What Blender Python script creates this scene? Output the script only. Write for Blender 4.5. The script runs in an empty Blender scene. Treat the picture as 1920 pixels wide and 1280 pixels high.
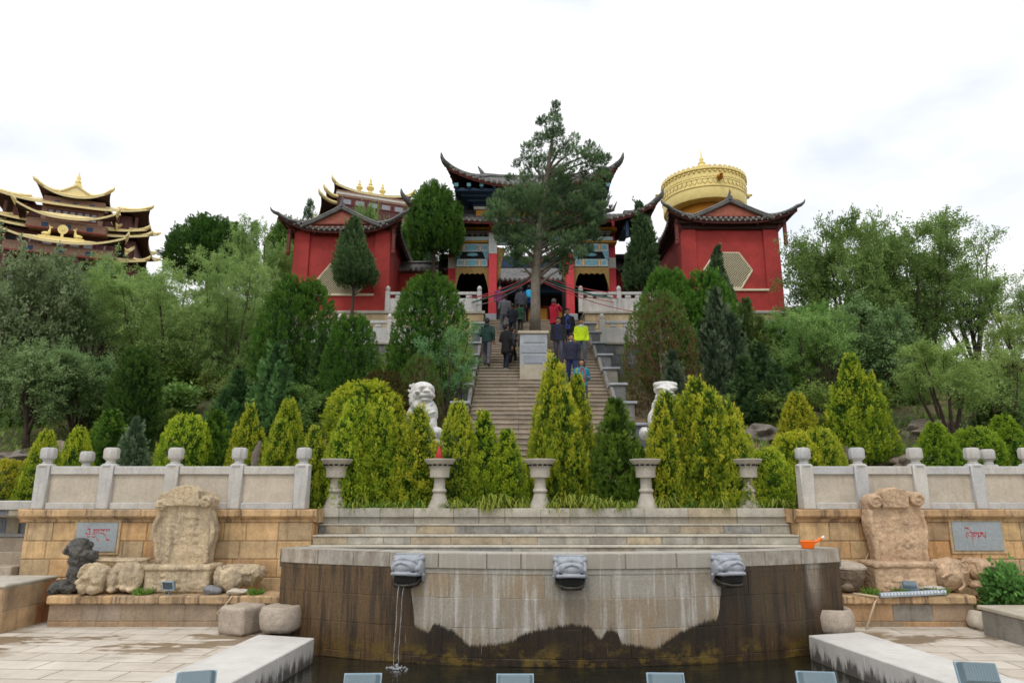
import bpy, bmesh, math, random
import numpy as np
from mathutils import Vector, Matrix, noise
SC = bpy.context.scene
COL = SC.collection
R = math.radians
PI = math.pi
# ------------------------------------------------------------------ camera model (photo pixels 1920 x 1280 -> metres)
EYE, FPX, PITCH = 2.3, 1280.0, R(12.55)
SP, CP = math.sin(PITCH), math.cos(PITCH)
def at(u, v, Y):
    xc, yc = (u-960)/FPX, (640-v)/FPX
    d = CP - SP*yc
    return Vector((Y*xc/d, Y, EYE + Y*(SP+CP*yc)/d))
def atz(u, v, z):
    yc = (640-v)/FPX
    return at(u, v, (z-EYE)*(CP-SP*yc)/(SP+CP*yc))
def mpp(v, Y):
    return Y/(FPX*(CP-SP*(640-v)/FPX))
def axis(Y):
    return .68+.0094*Y
def lerp(a, b, t): return a+(b-a)*t
def interp(x, xs, ys): return float(np.interp(x, xs, ys))
# ------------------------------------------------------------------ mesh builder
class MB:
    def __init__(self):
        self.v = []; self.f = []; self.fm = []; self.ft = []; self.uv = {}
        self.m = 0; self.t = .5
    def add(self, vs, fs, uv=None):
        o = len(self.v)
        self.v += [tuple(p) for p in vs]
        for f in fs:
            self.f.append([o+i for i in f]); self.fm.append(self.m); self.ft.append(self.t)
        if uv:
            for i, q in enumerate(uv): self.uv[o+i] = q
        return o
    def convex(self, vs, fs):
        c = sum((Vector(p) for p in vs), Vector())/len(vs)
        out = []
        for f in fs:
            a, b, d = (Vector(vs[f[0]]), Vector(vs[f[1]]), Vector(vs[f[2]]))
            n = (b-a).cross(d-b)
            m = sum((Vector(vs[i]) for i in f), Vector())/len(f)
            out.append(list(f) if n.dot(m-c) >= 0 else list(reversed(f)))
        self.add(vs, out)
    def box(self, c, s, b=0, rz=0, M=None, top=1.0):
        """box centred at c, size s, chamfer b, top scaled by 'top'"""
        hx, hy, hz = s[0]/2, s[1]/2, s[2]/2
        vs = []; fs = []
        if b <= 0:
            for z in (-1, 1):
                k = top if z > 0 else 1
                for x, y in ((-1,-1),(1,-1),(1,1),(-1,1)): vs.append(Vector((x*hx*k, y*hy*k, z*hz)))
            fs = [(0,1,2,3),(4,5,6,7),(0,1,5,4),(1,2,6,5),(2,3,7,6),(3,0,4,7)]
        else:
            idx = {}
            for x in (-1,1):
                for y in (-1,1):
                    for z in (-1,1):
                        k = top if z > 0 else 1
                        for a in range(3):
                            q = [x*(hx-b), y*(hy-b), z*(hz-b)]
                            q[a] = (x*hx, y*hy, z*hz)[a]
                            idx[x,y,z,a] = len(vs); vs.append(Vector((q[0]*k, q[1]*k, q[2])))
            for x in (-1,1): fs.append([idx[x,y,z,0] for y,z in ((-1,-1),(1,-1),(1,1),(-1,1))])
            for y in (-1,1): fs.append([idx[x,y,z,1] for x,z in ((-1,-1),(1,-1),(1,1),(-1,1))])
            for z in (-1,1): fs.append([idx[x,y,z,2] for x,y in ((-1,-1),(1,-1),(1,1),(-1,1))])
            for x in (-1,1):
                for y in (-1,1):
                    fs.append([idx[x,y,-1,0],idx[x,y,1,0],idx[x,y,1,1],idx[x,y,-1,1]])
                    fs.append([idx[x,-1,y,0],idx[x,1,y,0],idx[x,1,y,2],idx[x,-1,y,2]])
                    fs.append([idx[-1,x,y,1],idx[1,x,y,1],idx[1,x,y,2],idx[-1,x,y,2]])
                    for z in (-1,1): fs.append([idx[x,y,z,0],idx[x,y,z,1],idx[x,y,z,2]])
        T = Matrix.Rotation(rz, 3, 'Z') if M is None else M
        vs = [T @ p + Vector(c) for p in vs]
        self.convex(vs, fs)
    def span(self, x0, x1, y0, y1, z0, z1, b=0, top=1.0):
        self.box(((x0+x1)/2,(y0+y1)/2,(z0+z1)/2), (x1-x0,y1-y0,z1-z0), b, top=top)
    def lathe(self, prof, c=(0,0,0), seg=20, M=None, rot=0, sq=None):
        vs = []; fs = []
        for r, z in prof:
            for i in range(seg):
                a = rot+2*PI*i/seg
                p = Vector((r*math.cos(a), r*math.sin(a), z))
                if M is not None: p = M @ p
                vs.append(p+Vector(c))
        n = len(prof)
        for j in range(n-1):
            for i in range(seg):
                i2 = (i+1) % seg
                fs.append((j*seg+i, j*seg+i2, (j+1)*seg+i2, (j+1)*seg+i))
        if prof[0][0] > 1e-5: fs.append(tuple(reversed(range(seg))))
        if prof[-1][0] > 1e-5: fs.append(tuple((n-1)*seg+i for i in range(seg)))
        self.add(vs, fs)
    def tube(self, pts, rad, seg=6, caps=True, ell=1.0, side=None):
        pts = [Vector(p) for p in pts]
        if not hasattr(rad, '__len__'): rad = [rad]*len(pts)
        vs = []; fs = []; n = len(pts)
        prev = None
        for k in range(n):
            d = (pts[min(k+1,n-1)]-pts[max(k-1,0)])
            if d.length < 1e-9: d = Vector((0,0,1))
            d.normalize()
            if side is not None: s = Vector(side)-d*Vector(side).dot(d)
            elif prev is None: s = d.cross(Vector((0,0,1)) if abs(d.z) < .9 else Vector((0,1,0)))
            else: s = prev-d*prev.dot(d)
            if s.length < 1e-6: s = d.orthogonal()
            s.normalize(); prev = s
            w = d.cross(s)
            r = rad[k]; rx, ry = (r if hasattr(r,'__len__') else (r, r*ell))
            for i in range(seg):
                a = 2*PI*i/seg
                vs.append(pts[k]+s*(rx*math.cos(a))+w*(ry*math.sin(a)))
        for k in range(n-1):
            for i in range(seg):
                i2 = (i+1) % seg
                fs.append((k*seg+i, k*seg+i2, (k+1)*seg+i2, (k+1)*seg+i))
        if caps:
            fs.append(tuple(reversed(range(seg)))); fs.append(tuple((n-1)*seg+i for i in range(seg)))
        self.add(vs, fs)
    def ell(self, c, r, sub=2, M=None, jit=0, seed=0, fr=1.6):
        bm = bmesh.new(); bmesh.ops.create_icosphere(bm, subdivisions=sub, radius=1)
        vs = []
        for q in bm.verts:
            p = q.co.copy()
            if jit: p *= 1+jit*noise.noise(p*fr+Vector((seed*3.1, seed*1.7, seed)))
            p = Vector((p.x*r[0], p.y*r[1], p.z*r[2]))
            if M is not None: p = M @ p
            vs.append(p+Vector(c))
        bm.verts.index_update()
        self.add(vs, [[q.index for q in f.verts] for f in bm.faces]); bm.free()
    def prism(self, poly, f0, f1):
        """poly: 2D list; f0/f1 map (a,b)->3D for back and front"""
        n = len(poly)
        vs = [f0(a,b) for a,b in poly]+[f1(a,b) for a,b in poly]
        fs = [tuple(reversed(range(n))), tuple(range(n,2*n))]
        for i in range(n):
            j = (i+1) % n
            fs.append((i, j, n+j, n+i))
        self.add(vs, fs)
    def grid(self, nu, nv, fn, flip=False, uvf=None):
        vs = []; uv = []
        for j in range(nv+1):
            for i in range(nu+1):
                vs.append(fn(i/nu, j/nv))
                if uvf: uv.append(uvf(i/nu, j/nv))
        fs = []
        for j in range(nv):
            for i in range(nu):
                a = j*(nu+1)+i
                q = (a, a+1, a+nu+2, a+nu+1)
                fs.append(tuple(reversed(q)) if flip else q)
        self.add(vs, fs, uv or None)
    def masonry(self, mapf, L, rows, lens, rnd, gap=.006, dep=.012, inset=.010, z0=0, skip=None, tr=(0,1)):
        """mapf(s,z,n)->3D ; rows bottom-up heights ; blocks stand proud of the mortar plane"""
        z = z0
        for ri, h in enumerate(rows):
            s = -rnd.uniform(0, lens[0])
            while s < L:
                w = rnd.uniform(*lens)
                a, b = max(s, 0), min(s+w, L)
                if L-b < lens[0]*.35: b = L; w = L-s
                s += w
                if b-a < .03: continue
                if skip and skip((a+b)/2, z+h/2): continue
                self.t = rnd.uniform(*tr)
                d = dep*rnd.uniform(.5, 1.3)
                k = max(1, int((b-a)/.35))
                a0, b0, c0, d0 = a+gap, b-gap, z+gap, z+h-gap
                a1, b1, c1, d1 = a0+inset, b0-inset, c0+inset, d0-inset
                vs = []; uv = []
                for i in range(k+1):
                    t = i/k
                    for (aa, bb, zz, nn) in ((a0,b0,c0,0),(a1,b1,c1,d),(a1,b1,d1,d),(a0,b0,d0,0)):
                        sx = lerp(aa, bb, t)
                        j = 0 if nn == 0 else rnd.uniform(-.003, .003)
                        vs.append(mapf(sx, zz, nn+j)); uv.append((sx, zz))
                fs = []
                for i in range(k):
                    o = i*4
                    for q in range(3): fs.append((o+q, o+4+q, o+5+q, o+1+q))
                fs.append((0,1,2,3)); o = k*4; fs.append((o+3,o+2,o+1,o))
                self.add(vs, fs, uv)
            z += h
    def build(self, name, mats, parent=None, smooth=None, world=True):
        me = bpy.data.meshes.new(name)
        off = Vector()
        if parent is not None and world:
            q = parent
            while q is not None: off += q.location; q = q.parent
        vs = np.array(self.v, dtype=np.float64).reshape(-1, 3)-np.array(off)
        me.from_pydata(vs.tolist(), [], self.f)
        n = len(self.f)
        if n:
            me.polygons.foreach_set('material_index', np.array(self.fm, dtype=np.int32))
            a = me.attributes.new('tint', 'FLOAT', 'FACE'); a.data.foreach_set('value', np.array(self.ft, dtype=np.float32))
            uvl = me.uv_layers.new(name='UVMap')
            buf = np.zeros((len(me.loops), 2), dtype=np.float32)
            for p in me.polygons:
                nx, ny, nz = (abs(x) for x in p.normal)
                for li in p.loop_indices:
                    vi = me.loops[li].vertex_index
                    if vi in self.uv: buf[li] = self.uv[vi]; continue
                    x, y, z = self.v[vi]
                    buf[li] = (x, y) if nz >= nx and nz >= ny else ((x, z) if ny >= nx else (y, z))
            uvl.data.foreach_set('uv', buf.ravel())
            if smooth is not None:
                me.polygons.foreach_set('use_smooth', np.ones(n, dtype=bool))
                if smooth < 180: me.set_sharp_from_angle(angle=R(smooth))
        for m in (mats if isinstance(mats, (list, tuple)) else [mats]): me.materials.append(m)
        me.validate()
        o = bpy.data.objects.new(name, me); COL.objects.link(o)
        if parent is not None: o.parent = parent
        return o
def tag(o, label=None, cat=None, group=None, kind=None):
    if label: o['label'] = label
    if cat: o['category'] = cat
    if group: o['group'] = group
    if kind: o['kind'] = kind
    return o
def thing(name, label, cat, loc=(0,0,0), rz=0, group=None, kind=None):
    o = bpy.data.objects.new(name, None); COL.objects.link(o)
    o.empty_display_size = .1
    o.location = loc; o.rotation_euler = (0, 0, rz)
    return tag(o, label, cat, group, kind)
def dup(root, loc=None, rz=None, label=None):
    r = root.copy(); COL.objects.link(r)
    if loc is not None: r.location = loc
    if rz is not None: r.rotation_euler = (0, 0, rz)
    if label: r['label'] = label
    for ch in list(root.children):
        c = ch.copy(); COL.objects.link(c); c.parent = r
        for g in list(ch.children):
            d = g.copy(); COL.objects.link(d); d.parent = c
    return r
def remesh(o, voxel, disp=0, dscale=.1, smooth=1, depth=2):
    m = o.modifiers.new('fuse', 'REMESH'); m.mode = 'VOXEL'; m.voxel_size = voxel; m.use_smooth_shade = True
    if smooth:
        s = o.modifiers.new('soften', 'SMOOTH'); s.factor = .5; s.iterations = smooth
    if disp:
        tx = bpy.data.textures.new('weathering', 'CLOUDS'); tx.noise_scale = dscale; tx.noise_depth = depth
        d = o.modifiers.new('weather', 'DISPLACE'); d.texture = tx; d.strength = disp; d.mid_level = .5; d.texture_coords = 'LOCAL'
    return o
# ------------------------------------------------------------------ materials
def srgb(r, g, b):
    f = lambda c: ((c/255+.055)/1.055)**2.4 if c > 10.3 else c/255/12.92
    return (f(r), f(g), f(b), 1)
class N:
    def __init__(self, name):
        self.mat = bpy.data.materials.new(name); self.mat.use_nodes = True
        self.nt = self.mat.node_tree; self.nt.nodes.clear()
        self.out = self.n('ShaderNodeOutputMaterial')
    def n(self, typ, **kw):
        q = self.nt.nodes.new(typ)
        for k, v in kw.items(): setattr(q, k, v)
        return q
    def l(self, a, b): self.nt.links.new(a, b)
    def val(self, sock, v):
        if hasattr(v, 'is_linked') or isinstance(v, bpy.types.NodeSocket): self.l(v, sock)
        else: sock.default_value = v
    def coord(self, kind='Object', scale=(1,1,1)):
        t = self.n('ShaderNodeTexCoord'); m = self.n('ShaderNodeMapping')
        self.l(t.outputs[kind], m.inputs[0]); m.inputs['Scale'].default_value = scale
        return m.outputs[0]
    def noise(self, vec, scale, detail=4, rough=.6, dist=0):
        q = self.n('ShaderNodeTexNoise'); self.l(vec, q.inputs['Vector'])
        q.inputs['Scale'].default_value = scale; q.inputs['Detail'].default_value = detail
        q.inputs['Roughness'].default_value = rough; q.inputs['Distortion'].default_value = dist
        return q.outputs['Fac']
    def ramp(self, fac, stops, mode='LINEAR'):
        q = self.n('ShaderNodeValToRGB'); self.l(fac, q.inputs[0])
        cr = q.color_ramp; cr.interpolation = mode
        while len(cr.elements) < len(stops): cr.elements.new(.5)
        for e, (p, c) in zip(cr.elements, stops):
            e.position = p; e.color = c if len(c) == 4 else (*c, 1)
        return q.outputs[0]
    def map(self, v, a, b, c, d, clamp=True):
        q = self.n('ShaderNodeMapRange'); q.clamp = clamp
        self.val(q.inputs[0], v)
        for i, x in enumerate((a, b, c, d)): q.inputs[i+1].default_value = x
        return q.outputs[0]
    def mix(self, fac, a, b, mode='MIX'):
        q = self.n('ShaderNodeMix', data_type='RGBA', blend_type=mode)
        self.val(q.inputs[0], fac); self.val(q.inputs[6], a); self.val(q.inputs[7], b)
        return q.outputs[2]
    def math(self, op, a, b=0, c=0):
        q = self.n('ShaderNodeMath', operation=op)
        self.val(q.inputs[0], a); self.val(q.inputs[1], b); self.val(q.inputs[2], c)
        return q.outputs[0]
    def tint(self):
        q = self.n('ShaderNodeAttribute', attribute_name='tint'); return q.outputs['Fac']
    def bump(self, h, strength=.3, dist=.02):
        q = self.n('ShaderNodeBump'); q.inputs['Strength'].default_value = strength; q.inputs['Distance'].default_value = dist
        self.l(h, q.inputs['Height']); return q.outputs[0]
    def bsdf(self, col, rough=.7, metal=0, normal=None, spec=.4):
        q = self.n('ShaderNodeBsdfPrincipled')
        self.val(q.inputs['Base Color'], col); self.val(q.inputs['Roughness'], rough)
        q.inputs['Metallic'].default_value = metal; q.inputs['Specular IOR Level'].default_value = spec
        if normal is not None: self.l(normal, q.inputs['Normal'])
        self.l(q.outputs[0], self.out.inputs[0]); self.p = q
        return q
def stone(name, cols, mott=.22, msc=3.0, fine=.12, bump=.25, bsc=40, streak=0, scol=(.05,.04,.03,1), rough=.85, speck=0, ssc=(5,5,.5), sth=(.52,.72), crack=0):
    m = N(name); v = m.coord('Object')
    c = m.ramp(m.tint(), [(i/max(1,len(cols)-1), q) for i, q in enumerate(cols)]) if len(cols) > 1 else cols[0]
    a = m.noise(v, msc, 5, .65)
    c = m.mix(1, c, m.ramp(a, [(.25,(1-mott*1.6,)*3),(.75,(1+mott*.7,)*3)]), 'MULTIPLY')
    f = m.noise(v, msc*9, 4, .7)
    c = m.mix(1, c, m.ramp(f, [(.3,(1-fine*1.5,)*3),(.7,(1+fine,)*3)]), 'MULTIPLY')
    if streak:
        s = m.noise(m.coord('Object', ssc), 1.6, 6, .7)
        c = m.mix(m.map(s, sth[0], sth[1], 0, streak), c, scol)
    if speck:
        s2 = m.noise(v, 14, 6, .75)
        c = m.mix(m.map(s2, .60, .70, 0, speck), c, (.03,.028,.025,1))
    h = m.noise(v, bsc, 6, .7)
    if crack:
        q = m.n('ShaderNodeTexVoronoi'); q.feature = 'DISTANCE_TO_EDGE'; q.inputs['Scale'].default_value = crack
        nn = m.n('ShaderNodeTexNoise'); m.l(v, nn.inputs['Vector']); nn.inputs['Scale'].default_value = 5
        wv = m.mix(.15, v, nn.outputs['Color'])
        m.l(wv, q.inputs['Vector'])
        e = m.map(q.outputs['Distance'], .0, .035, 1, 0)
        e = m.math('MULTIPLY', e, m.map(m.noise(v, 4, 3), .5, .62, 0, .5))
        c = m.mix(e, c, srgb(74,62,50)); h = m.math('SUBTRACT', h, m.math('MULTIPLY', e, .6))
    m.bsdf(c, rough, normal=m.bump(h, bump, .015))
    return m.mat
def plain(name, col, rough=.6, metal=0, mott=.1, msc=8, bump=0, spec=.4, col2=None):
    m = N(name); v = m.coord('Object')
    a = m.noise(v, msc, 4, .6)
    c = m.mix(m.tint(), col, col2) if col2 else col
    c = m.mix(1, c, m.ramp(a, [(.25,(1-mott*1.5,)*3),(.75,(1+mott*.7,)*3)]), 'MULTIPLY')
    m.bsdf(c, m.map(a, .3, .7, max(.02, rough-.08), min(1, rough+.08)), metal, m.bump(m.noise(v, msc*6, 4), bump, .01) if bump else None, spec)
    return m.mat
def leafmat(name, cols, trans=.25, rough=.65):
    m = N(name)
    c = m.ramp(m.tint(), [(i/(len(cols)-1), (*q, 1)) for i, q in enumerate(cols)])
    oi = m.n('ShaderNodeObjectInfo')
    c = m.mix(1, c, oi.outputs['Color'], 'MULTIPLY')
    p = m.bsdf(c, rough, spec=.25)
    if trans:
        t = m.n('ShaderNodeBsdfTranslucent'); m.l(c, t.inputs[0])
        x = m.n('ShaderNodeMixShader'); x.inputs[0].default_value = trans
        m.l(p.outputs[0], x.inputs[1]); m.l(t.outputs[0], x.inputs[2]); m.l(x.outputs[0], m.out.inputs[0])
    return m.mat
M = {}
M['sand'] = stone('sandstone_blocks', [srgb(198,158,112), srgb(212,178,130), srgb(184,160,126), srgb(218,184,136), srgb(208,158,106), srgb(174,148,116)], mott=.3, streak=.65, scol=srgb(96,78,60), speck=.3)
M['sandled'] = stone('weathered_sandstone', [srgb(194,158,116), srgb(208,174,130), srgb(180,154,122)], mott=.28, streak=.75, scol=srgb(84,70,60), speck=.55, sth=(.5,.62))
M['carved'] = stone('carved_sandstone', [srgb(204,184,152)], mott=.3, msc=4, fine=.2, bump=.9, bsc=24, streak=.55, scol=srgb(112,102,92), speck=.7, sth=(.48,.64), crack=4.5)
M['carvedpink'] = stone('carved_pink_sandstone', [srgb(206,176,144)], mott=.3, msc=3, fine=.18, bump=.85, bsc=22, streak=.6, scol=srgb(156,118,90), speck=.5, crack=3.5)
M['greystone'] = stone('grey_stone_blocks', [srgb(168,164,152), srgb(190,184,168), srgb(150,150,146), srgb(184,164,132), srgb(160,152,138), srgb(190,172,142)], mott=.34, streak=.55, scol=srgb(84,82,76), speck=.7, ssc=(3,3,1.2))
M['planter'] = stone('pale_wall_blocks', [srgb(188,182,168), srgb(200,192,176), srgb(178,174,164), srgb(196,180,152)], mott=.2, streak=.5, scol=srgb(140,126,104), speck=.3)
M['ledge'] = stone('grey_ledge_blocks', [srgb(150,136,116), srgb(182,146,108), srgb(138,134,126), srgb(168,138,106), srgb(146,134,118)], mott=.22, streak=.5, scol=srgb(92,76,60), speck=.25)
M['marble'] = stone('white_marble', [srgb(188,188,188), srgb(198,194,186)], mott=.14, msc=3, fine=.10, bump=.15, streak=.5, scol=srgb(140,128,112), rough=.6)
M['marblepanel'] = stone('beige_marble_panel', [srgb(190,180,164), srgb(200,188,170)], mott=.14, msc=2.5, fine=.09, bump=.12, streak=.5, scol=srgb(160,132,100), rough=.65)
M['dark'] = stone('dark_wall_blocks', [srgb(112,116,122), srgb(140,138,132), srgb(98,104,112), srgb(158,152,140)], mott=.25, streak=.3, scol=srgb(60,60,60), speck=.3)
M['beige'] = stone('beige_wall_blocks', [srgb(196,176,140), srgb(182,160,124), srgb(204,188,156)], mott=.2, streak=.4, scol=srgb(120,104,80))
M['mortar'] = stone('mortar', [srgb(120,104,84)], bump=.3)
M['mortargrey'] = stone('grey_mortar', [srgb(104,100,92)], bump=.3)
M['stair'] = stone('stair_stone', [srgb(158,144,126), srgb(174,160,142), srgb(148,136,120), srgb(168,156,140)], mott=.2, fine=.15, streak=.25, scol=srgb(96,82,64))
M['pillar'] = stone('grey_pillar_stone', [srgb(150,156,166), srgb(176,180,184)], mott=.15, speck=.1)
M['pillarlow'] = stone('pale_plinth_stone', [srgb(186,176,158)], mott=.15, streak=.4, scol=srgb(140,110,80))
M['drumstone'] = stone('granite_millstone', [srgb(178,164,148)], mott=.15, msc=5, fine=.2, bump=.5, bsc=50, speck=.35)
M['bowl'] = stone('pale_lamp_stone', [srgb(182,175,162)], mott=.18, msc=5, fine=.1, bump=.2, streak=.35, scol=srgb(130,120,104), rough=.75)
M['lion'] = stone('white_lion_stone', [srgb(218,216,212)], mott=.14, msc=6, fine=.1, bump=.3, streak=.35, scol=srgb(130,124,116))
M['gargoyle'] = stone('grey_head_stone', [srgb(164,169,176)], mott=.16, msc=8, fine=.12, bump=.3)
M['wetlip'] = stone('wet_jaw_stone', [srgb(52,46,38)], mott=.3, msc=8, rough=.3)
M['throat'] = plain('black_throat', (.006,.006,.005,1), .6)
M['lava'] = stone('dark_lava_rock', [srgb(104,102,98)], mott=.45, msc=5, fine=.3, bump=.9, bsc=22, speck=.7)
M['pebble'] = stone('grey_pebble', [srgb(128,130,134)], mott=.2)
M['plaque'] = stone('blue_grey_slate', [srgb(158,166,170)], mott=.14, msc=3, streak=.6, scol=srgb(150,140,118), ssc=(3,3,3))
M['redpaint'] = plain('red_lettering', srgb(176,52,60), .6, mott=.25, msc=30)
M['redwall'] = stone('red_plaster', [srgb(172,58,53)], mott=.2, msc=.9, fine=.09, bump=.25, streak=.5, scol=srgb(132,48,44), ssc=(2.5,2.5,.5), rough=.8)
M['redcol'] = stone('pink_red_column', [srgb(206,62,70)], mott=.10, msc=2, fine=.06, bump=.1, streak=.3, scol=srgb(222,110,112), rough=.7)
M['whiteband'] = stone('white_painted_band', [srgb(206,204,196)], mott=.12, bump=.1)
M['cream'] = plain('cream_sill', srgb(226,214,186), .7)
M['lattice'] = plain('cream_lattice', srgb(214,204,172), .7)
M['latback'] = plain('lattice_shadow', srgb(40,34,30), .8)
M['wood'] = plain('red_brown_timber', srgb(112,54,46), .75, mott=.25, msc=5, bump=.3)
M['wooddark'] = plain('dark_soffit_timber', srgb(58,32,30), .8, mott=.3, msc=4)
M['gableboard'] = plain('weathered_gable_board', srgb(166,98,80), .85, mott=.25, msc=6, bump=.4)
M['tile'] = stone('grey_roof_tile', [srgb(104,104,106), srgb(128,126,122)], mott=.3, msc=3, fine=.25, streak=.3, scol=srgb(60,58,54), speck=.35)
M['tileend'] = plain('pale_tile_ends', srgb(128,125,120), .8, mott=.3, msc=9)
M['ochre'] = plain('ochre_paint', srgb(200,140,44), .6, mott=.2)
M['teal'] = plain('teal_paint', srgb(112,166,182), .6, mott=.2, msc=12)
M['blue'] = plain('deep_blue_paint', srgb(44,72,104), .6, mott=.35, msc=10)
M['palebeam'] = plain('pale_blue_beam', srgb(178,196,200), .6, mott=.2, msc=10)
M['gilt'] = plain('gilt_carving', srgb(150,120,60), .5, .2, mott=.45, msc=14, bump=.6)
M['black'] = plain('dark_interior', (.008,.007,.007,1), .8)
M['door'] = plain('orange_red_door', srgb(150,56,24), .6, mott=.3, msc=4)
M['gold'] = plain('gilded_copper', srgb(236,214,140), .5, .2, mott=.12, msc=3, bump=.05)
M['golddark'] = plain('amber_gold', srgb(176,116,30), .45, .5, mott=.15)
M['goldroof'] = plain('pale_gold_roof', srgb(236,216,158), .5, .25, mott=.12, msc=2)
M['maroon'] = plain('maroon_frieze', srgb(94,56,54), .75, mott=.2, msc=3)
M['maroon2'] = plain('dull_red_strip', srgb(140,62,54), .75, mott=.2, msc=3)
M['brownwall'] = plain('brown_painted_wall', srgb(152,118,100), .75, mott=.25, msc=4)
M['window'] = plain('grey_window_glass', srgb(146,150,158), .25, mott=.2)
M['steel'] = plain('blue_grey_lamp_paint', srgb(112,130,138), .45, .1, mott=.08, msc=6, spec=.5)
M['steellight'] = plain('pale_lamp_rim', srgb(148,172,188), .4, .1, mott=.05)
M['glass'] = plain('lamp_glass', srgb(70,82,90), .12, mott=.1)
M['alu'] = plain('aluminium_strip', srgb(176,186,196), .35, .5)
M['led'] = plain('lens_dots', srgb(226,232,238), .3)
M['pipe'] = plain('beige_plastic_pipe', srgb(200,180,150), .6)
M['cable'] = plain('black_cable', (.01,.01,.01,1), .5)
M['orange'] = plain('orange_plastic', srgb(255,116,20), .4, mott=.04)
M['whiteplastic'] = plain('white_plastic', srgb(230,228,224), .45, mott=.03)
M['redbulb'] = plain('red_bulb', srgb(176,40,40), .35, mott=.1)
M['trunk'] = stone('grey_brown_bark', [srgb(128,118,106)], mott=.3, msc=3, fine=.3, bump=.9, bsc=18, streak=.4, scol=srgb(70,58,46), ssc=(6,6,.8))
M['trunkdark'] = stone('dark_bark', [srgb(78,66,54)], mott=.3, msc=4, fine=.3, bump=.8, bsc=20)
# ================================================================== SETTING
rnd = random.Random(7)
ZF, ZC, ZW = .25, .32, 0.0            # paving, pool coping, water
ZRIM, YB = 1.48, 10.0                 # basin rim
BL, BR = at(530, 1027, 11.05), at(1570, 1022, 11.05)
XB = (BL.x+BR.x)/2; HB = (BR.x-BL.x)/2; SAG = 1.05
RB = (HB*HB+SAG*SAG)/(2*SAG); CYB = YB+RB
TH = math.asin(HB/RB); LB = 2*TH*RB
def basin(s, z, n):                    # s measured from the left end
    a = s/RB-TH
    return Vector((XB+(RB+n)*math.sin(a), CYB-(RB+n)*math.cos(a), z))
XL0, XL1 = at(46, 1000, 12.3).x, at(585, 1000, 12.3).x
XR0, XR1 = at(1499, 1000, 12.3).x, 17.5
YW = 12.3
ST0, ST1, SZ0, SLOPE = 14.2, 29.6, 1.95, .51
RISE = .157
def stairz(Y):
    return SZ0+RISE*math.ceil(max(0, (Y-ST0)*SLOPE)/RISE+1e-6)
def terrain(x, y):
    z = interp(y, [11, 13, 14.2, 18, 25.3, 26.2, 28.5, 33, 42, 50, 62, 80, 110, 180],
                  [1.85, 1.9, 1.95, 3.6, 6.65, 7.2, 8.6, 9.3, 11, 14.5, 19.5, 24, 25, 5])
    cap = interp(y, [13, 25, 40, 110, 180], [9, 7.6, 7.4, 7.0, 3])
    k = min(1, max(0, (x-.43*y)/(.16*y)))
    z = lerp(z, min(z, cap), k)
    if y > 13.6:
        a = min(1, (y-13.6)/3)*(.25 if abs(x-axis(y)) > 3 else .0)
        z += a*(1.3*noise.noise(Vector((x*.22, y*.22, 3.3)))+.5*noise.noise(Vector((x*.7, y*.7, 9.1))))
    return z
# ground sheet to the horizon
mb = MB()
n_ = 24
for i in range(n_):
    a0, a1 = 2*PI*i/n_, 2*PI*(i+1)/n_
    mb.add([(0,20,-.6),(1500*math.cos(a0),20+1500*math.sin(a0),-.6),(1500*math.cos(a1),20+1500*math.sin(a1),-.6)], [(0,1,2)])
m = N('earth'); v = m.coord('Object')
c = m.ramp(m.noise(v, .35, 6, .65), [(.38, srgb(66,78,44)), (.52, srgb(96,92,62)), (.62, srgb(142,118,96))])
c = m.mix(1, c, m.ramp(m.noise(v, 5, 5, .7), [(.3,(.6,.6,.6)),(.7,(1.2,1.2,1.2))]), 'MULTIPLY')
m.bsdf(c, .95, normal=m.bump(m.noise(v, 9, 6, .7), .8, .08)); M['earth'] = m.mat
tag(mb.build('ground', M['earth']), 'green brown ground reaching out to the horizon', kind='structure')
mb = MB()
xs = sorted(set([x*.5 for x in range(-60, 61)]+[-30-4*k for k in range(1, 14)]+[30+4*k for k in range(1, 14)]))
ys = [12.6+.4*k for k in range(46)]+[31+1.5*k for k in range(20)]+[61+6*k for k in range(20)]
vs = [(x, y, terrain(x, y)) for y in ys for x in xs]
fs = []
W_ = len(xs)
for j in range(len(ys)-1):
    for i in range(W_-1):
        a = j*W_+i; fs.append((a, a+1, a+W_+1, a+W_))
mb.add(vs, fs)
tag(mb.build('hill', M['earth'], smooth=180), 'hillside of bare earth and scrub rising behind the fountain', kind='structure')
# paving
m = N('paving'); v = m.coord('Object')
br = m.n('ShaderNodeTexBrick'); mp = m.n('ShaderNodeMapping'); mp.inputs['Rotation'].default_value = (0,0,R(4)); m.l(v, mp.inputs[0]); m.l(mp.outputs[0], br.inputs[0])
br.inputs['Color1'].default_value = srgb(206,198,186); br.inputs['Color2'].default_value = srgb(192,182,168); br.inputs['Mortar'].default_value = srgb(120,104,84)
br.inputs['Scale'].default_value = 1; br.inputs['Mortar Size'].default_value = .009; br.inputs['Brick Width'].default_value = .85; br.inputs['Row Height'].default_value = .42
wet = m.noise(m.coord('Object', (.55,1.5,1)), 1.1, 5, .62)
yy = m.n('ShaderNodeSeparateXYZ'); m.l(v, yy.inputs[0])
band = m.math('MULTIPLY', m.map(yy.outputs[1], 9.2, 9.9, 0, 1), m.map(yy.outputs[1], 10.9, 11.4, 1, 0))
w = m.math('MULTIPLY', m.map(m.math('ADD', wet, m.math('MULTIPLY', br.outputs['Fac'], .22)), .50, .53, 0, 1), band)
c = m.mix(1, br.outputs['Color'], m.ramp(m.noise(v, 2.2, 6, .7), [(.3,(.78,.77,.75)),(.7,(1.08,1.08,1.08))]), 'MULTIPLY')
c = m.mix(m.math('MULTIPLY', w, .85), c, srgb(122,102,76))
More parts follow.
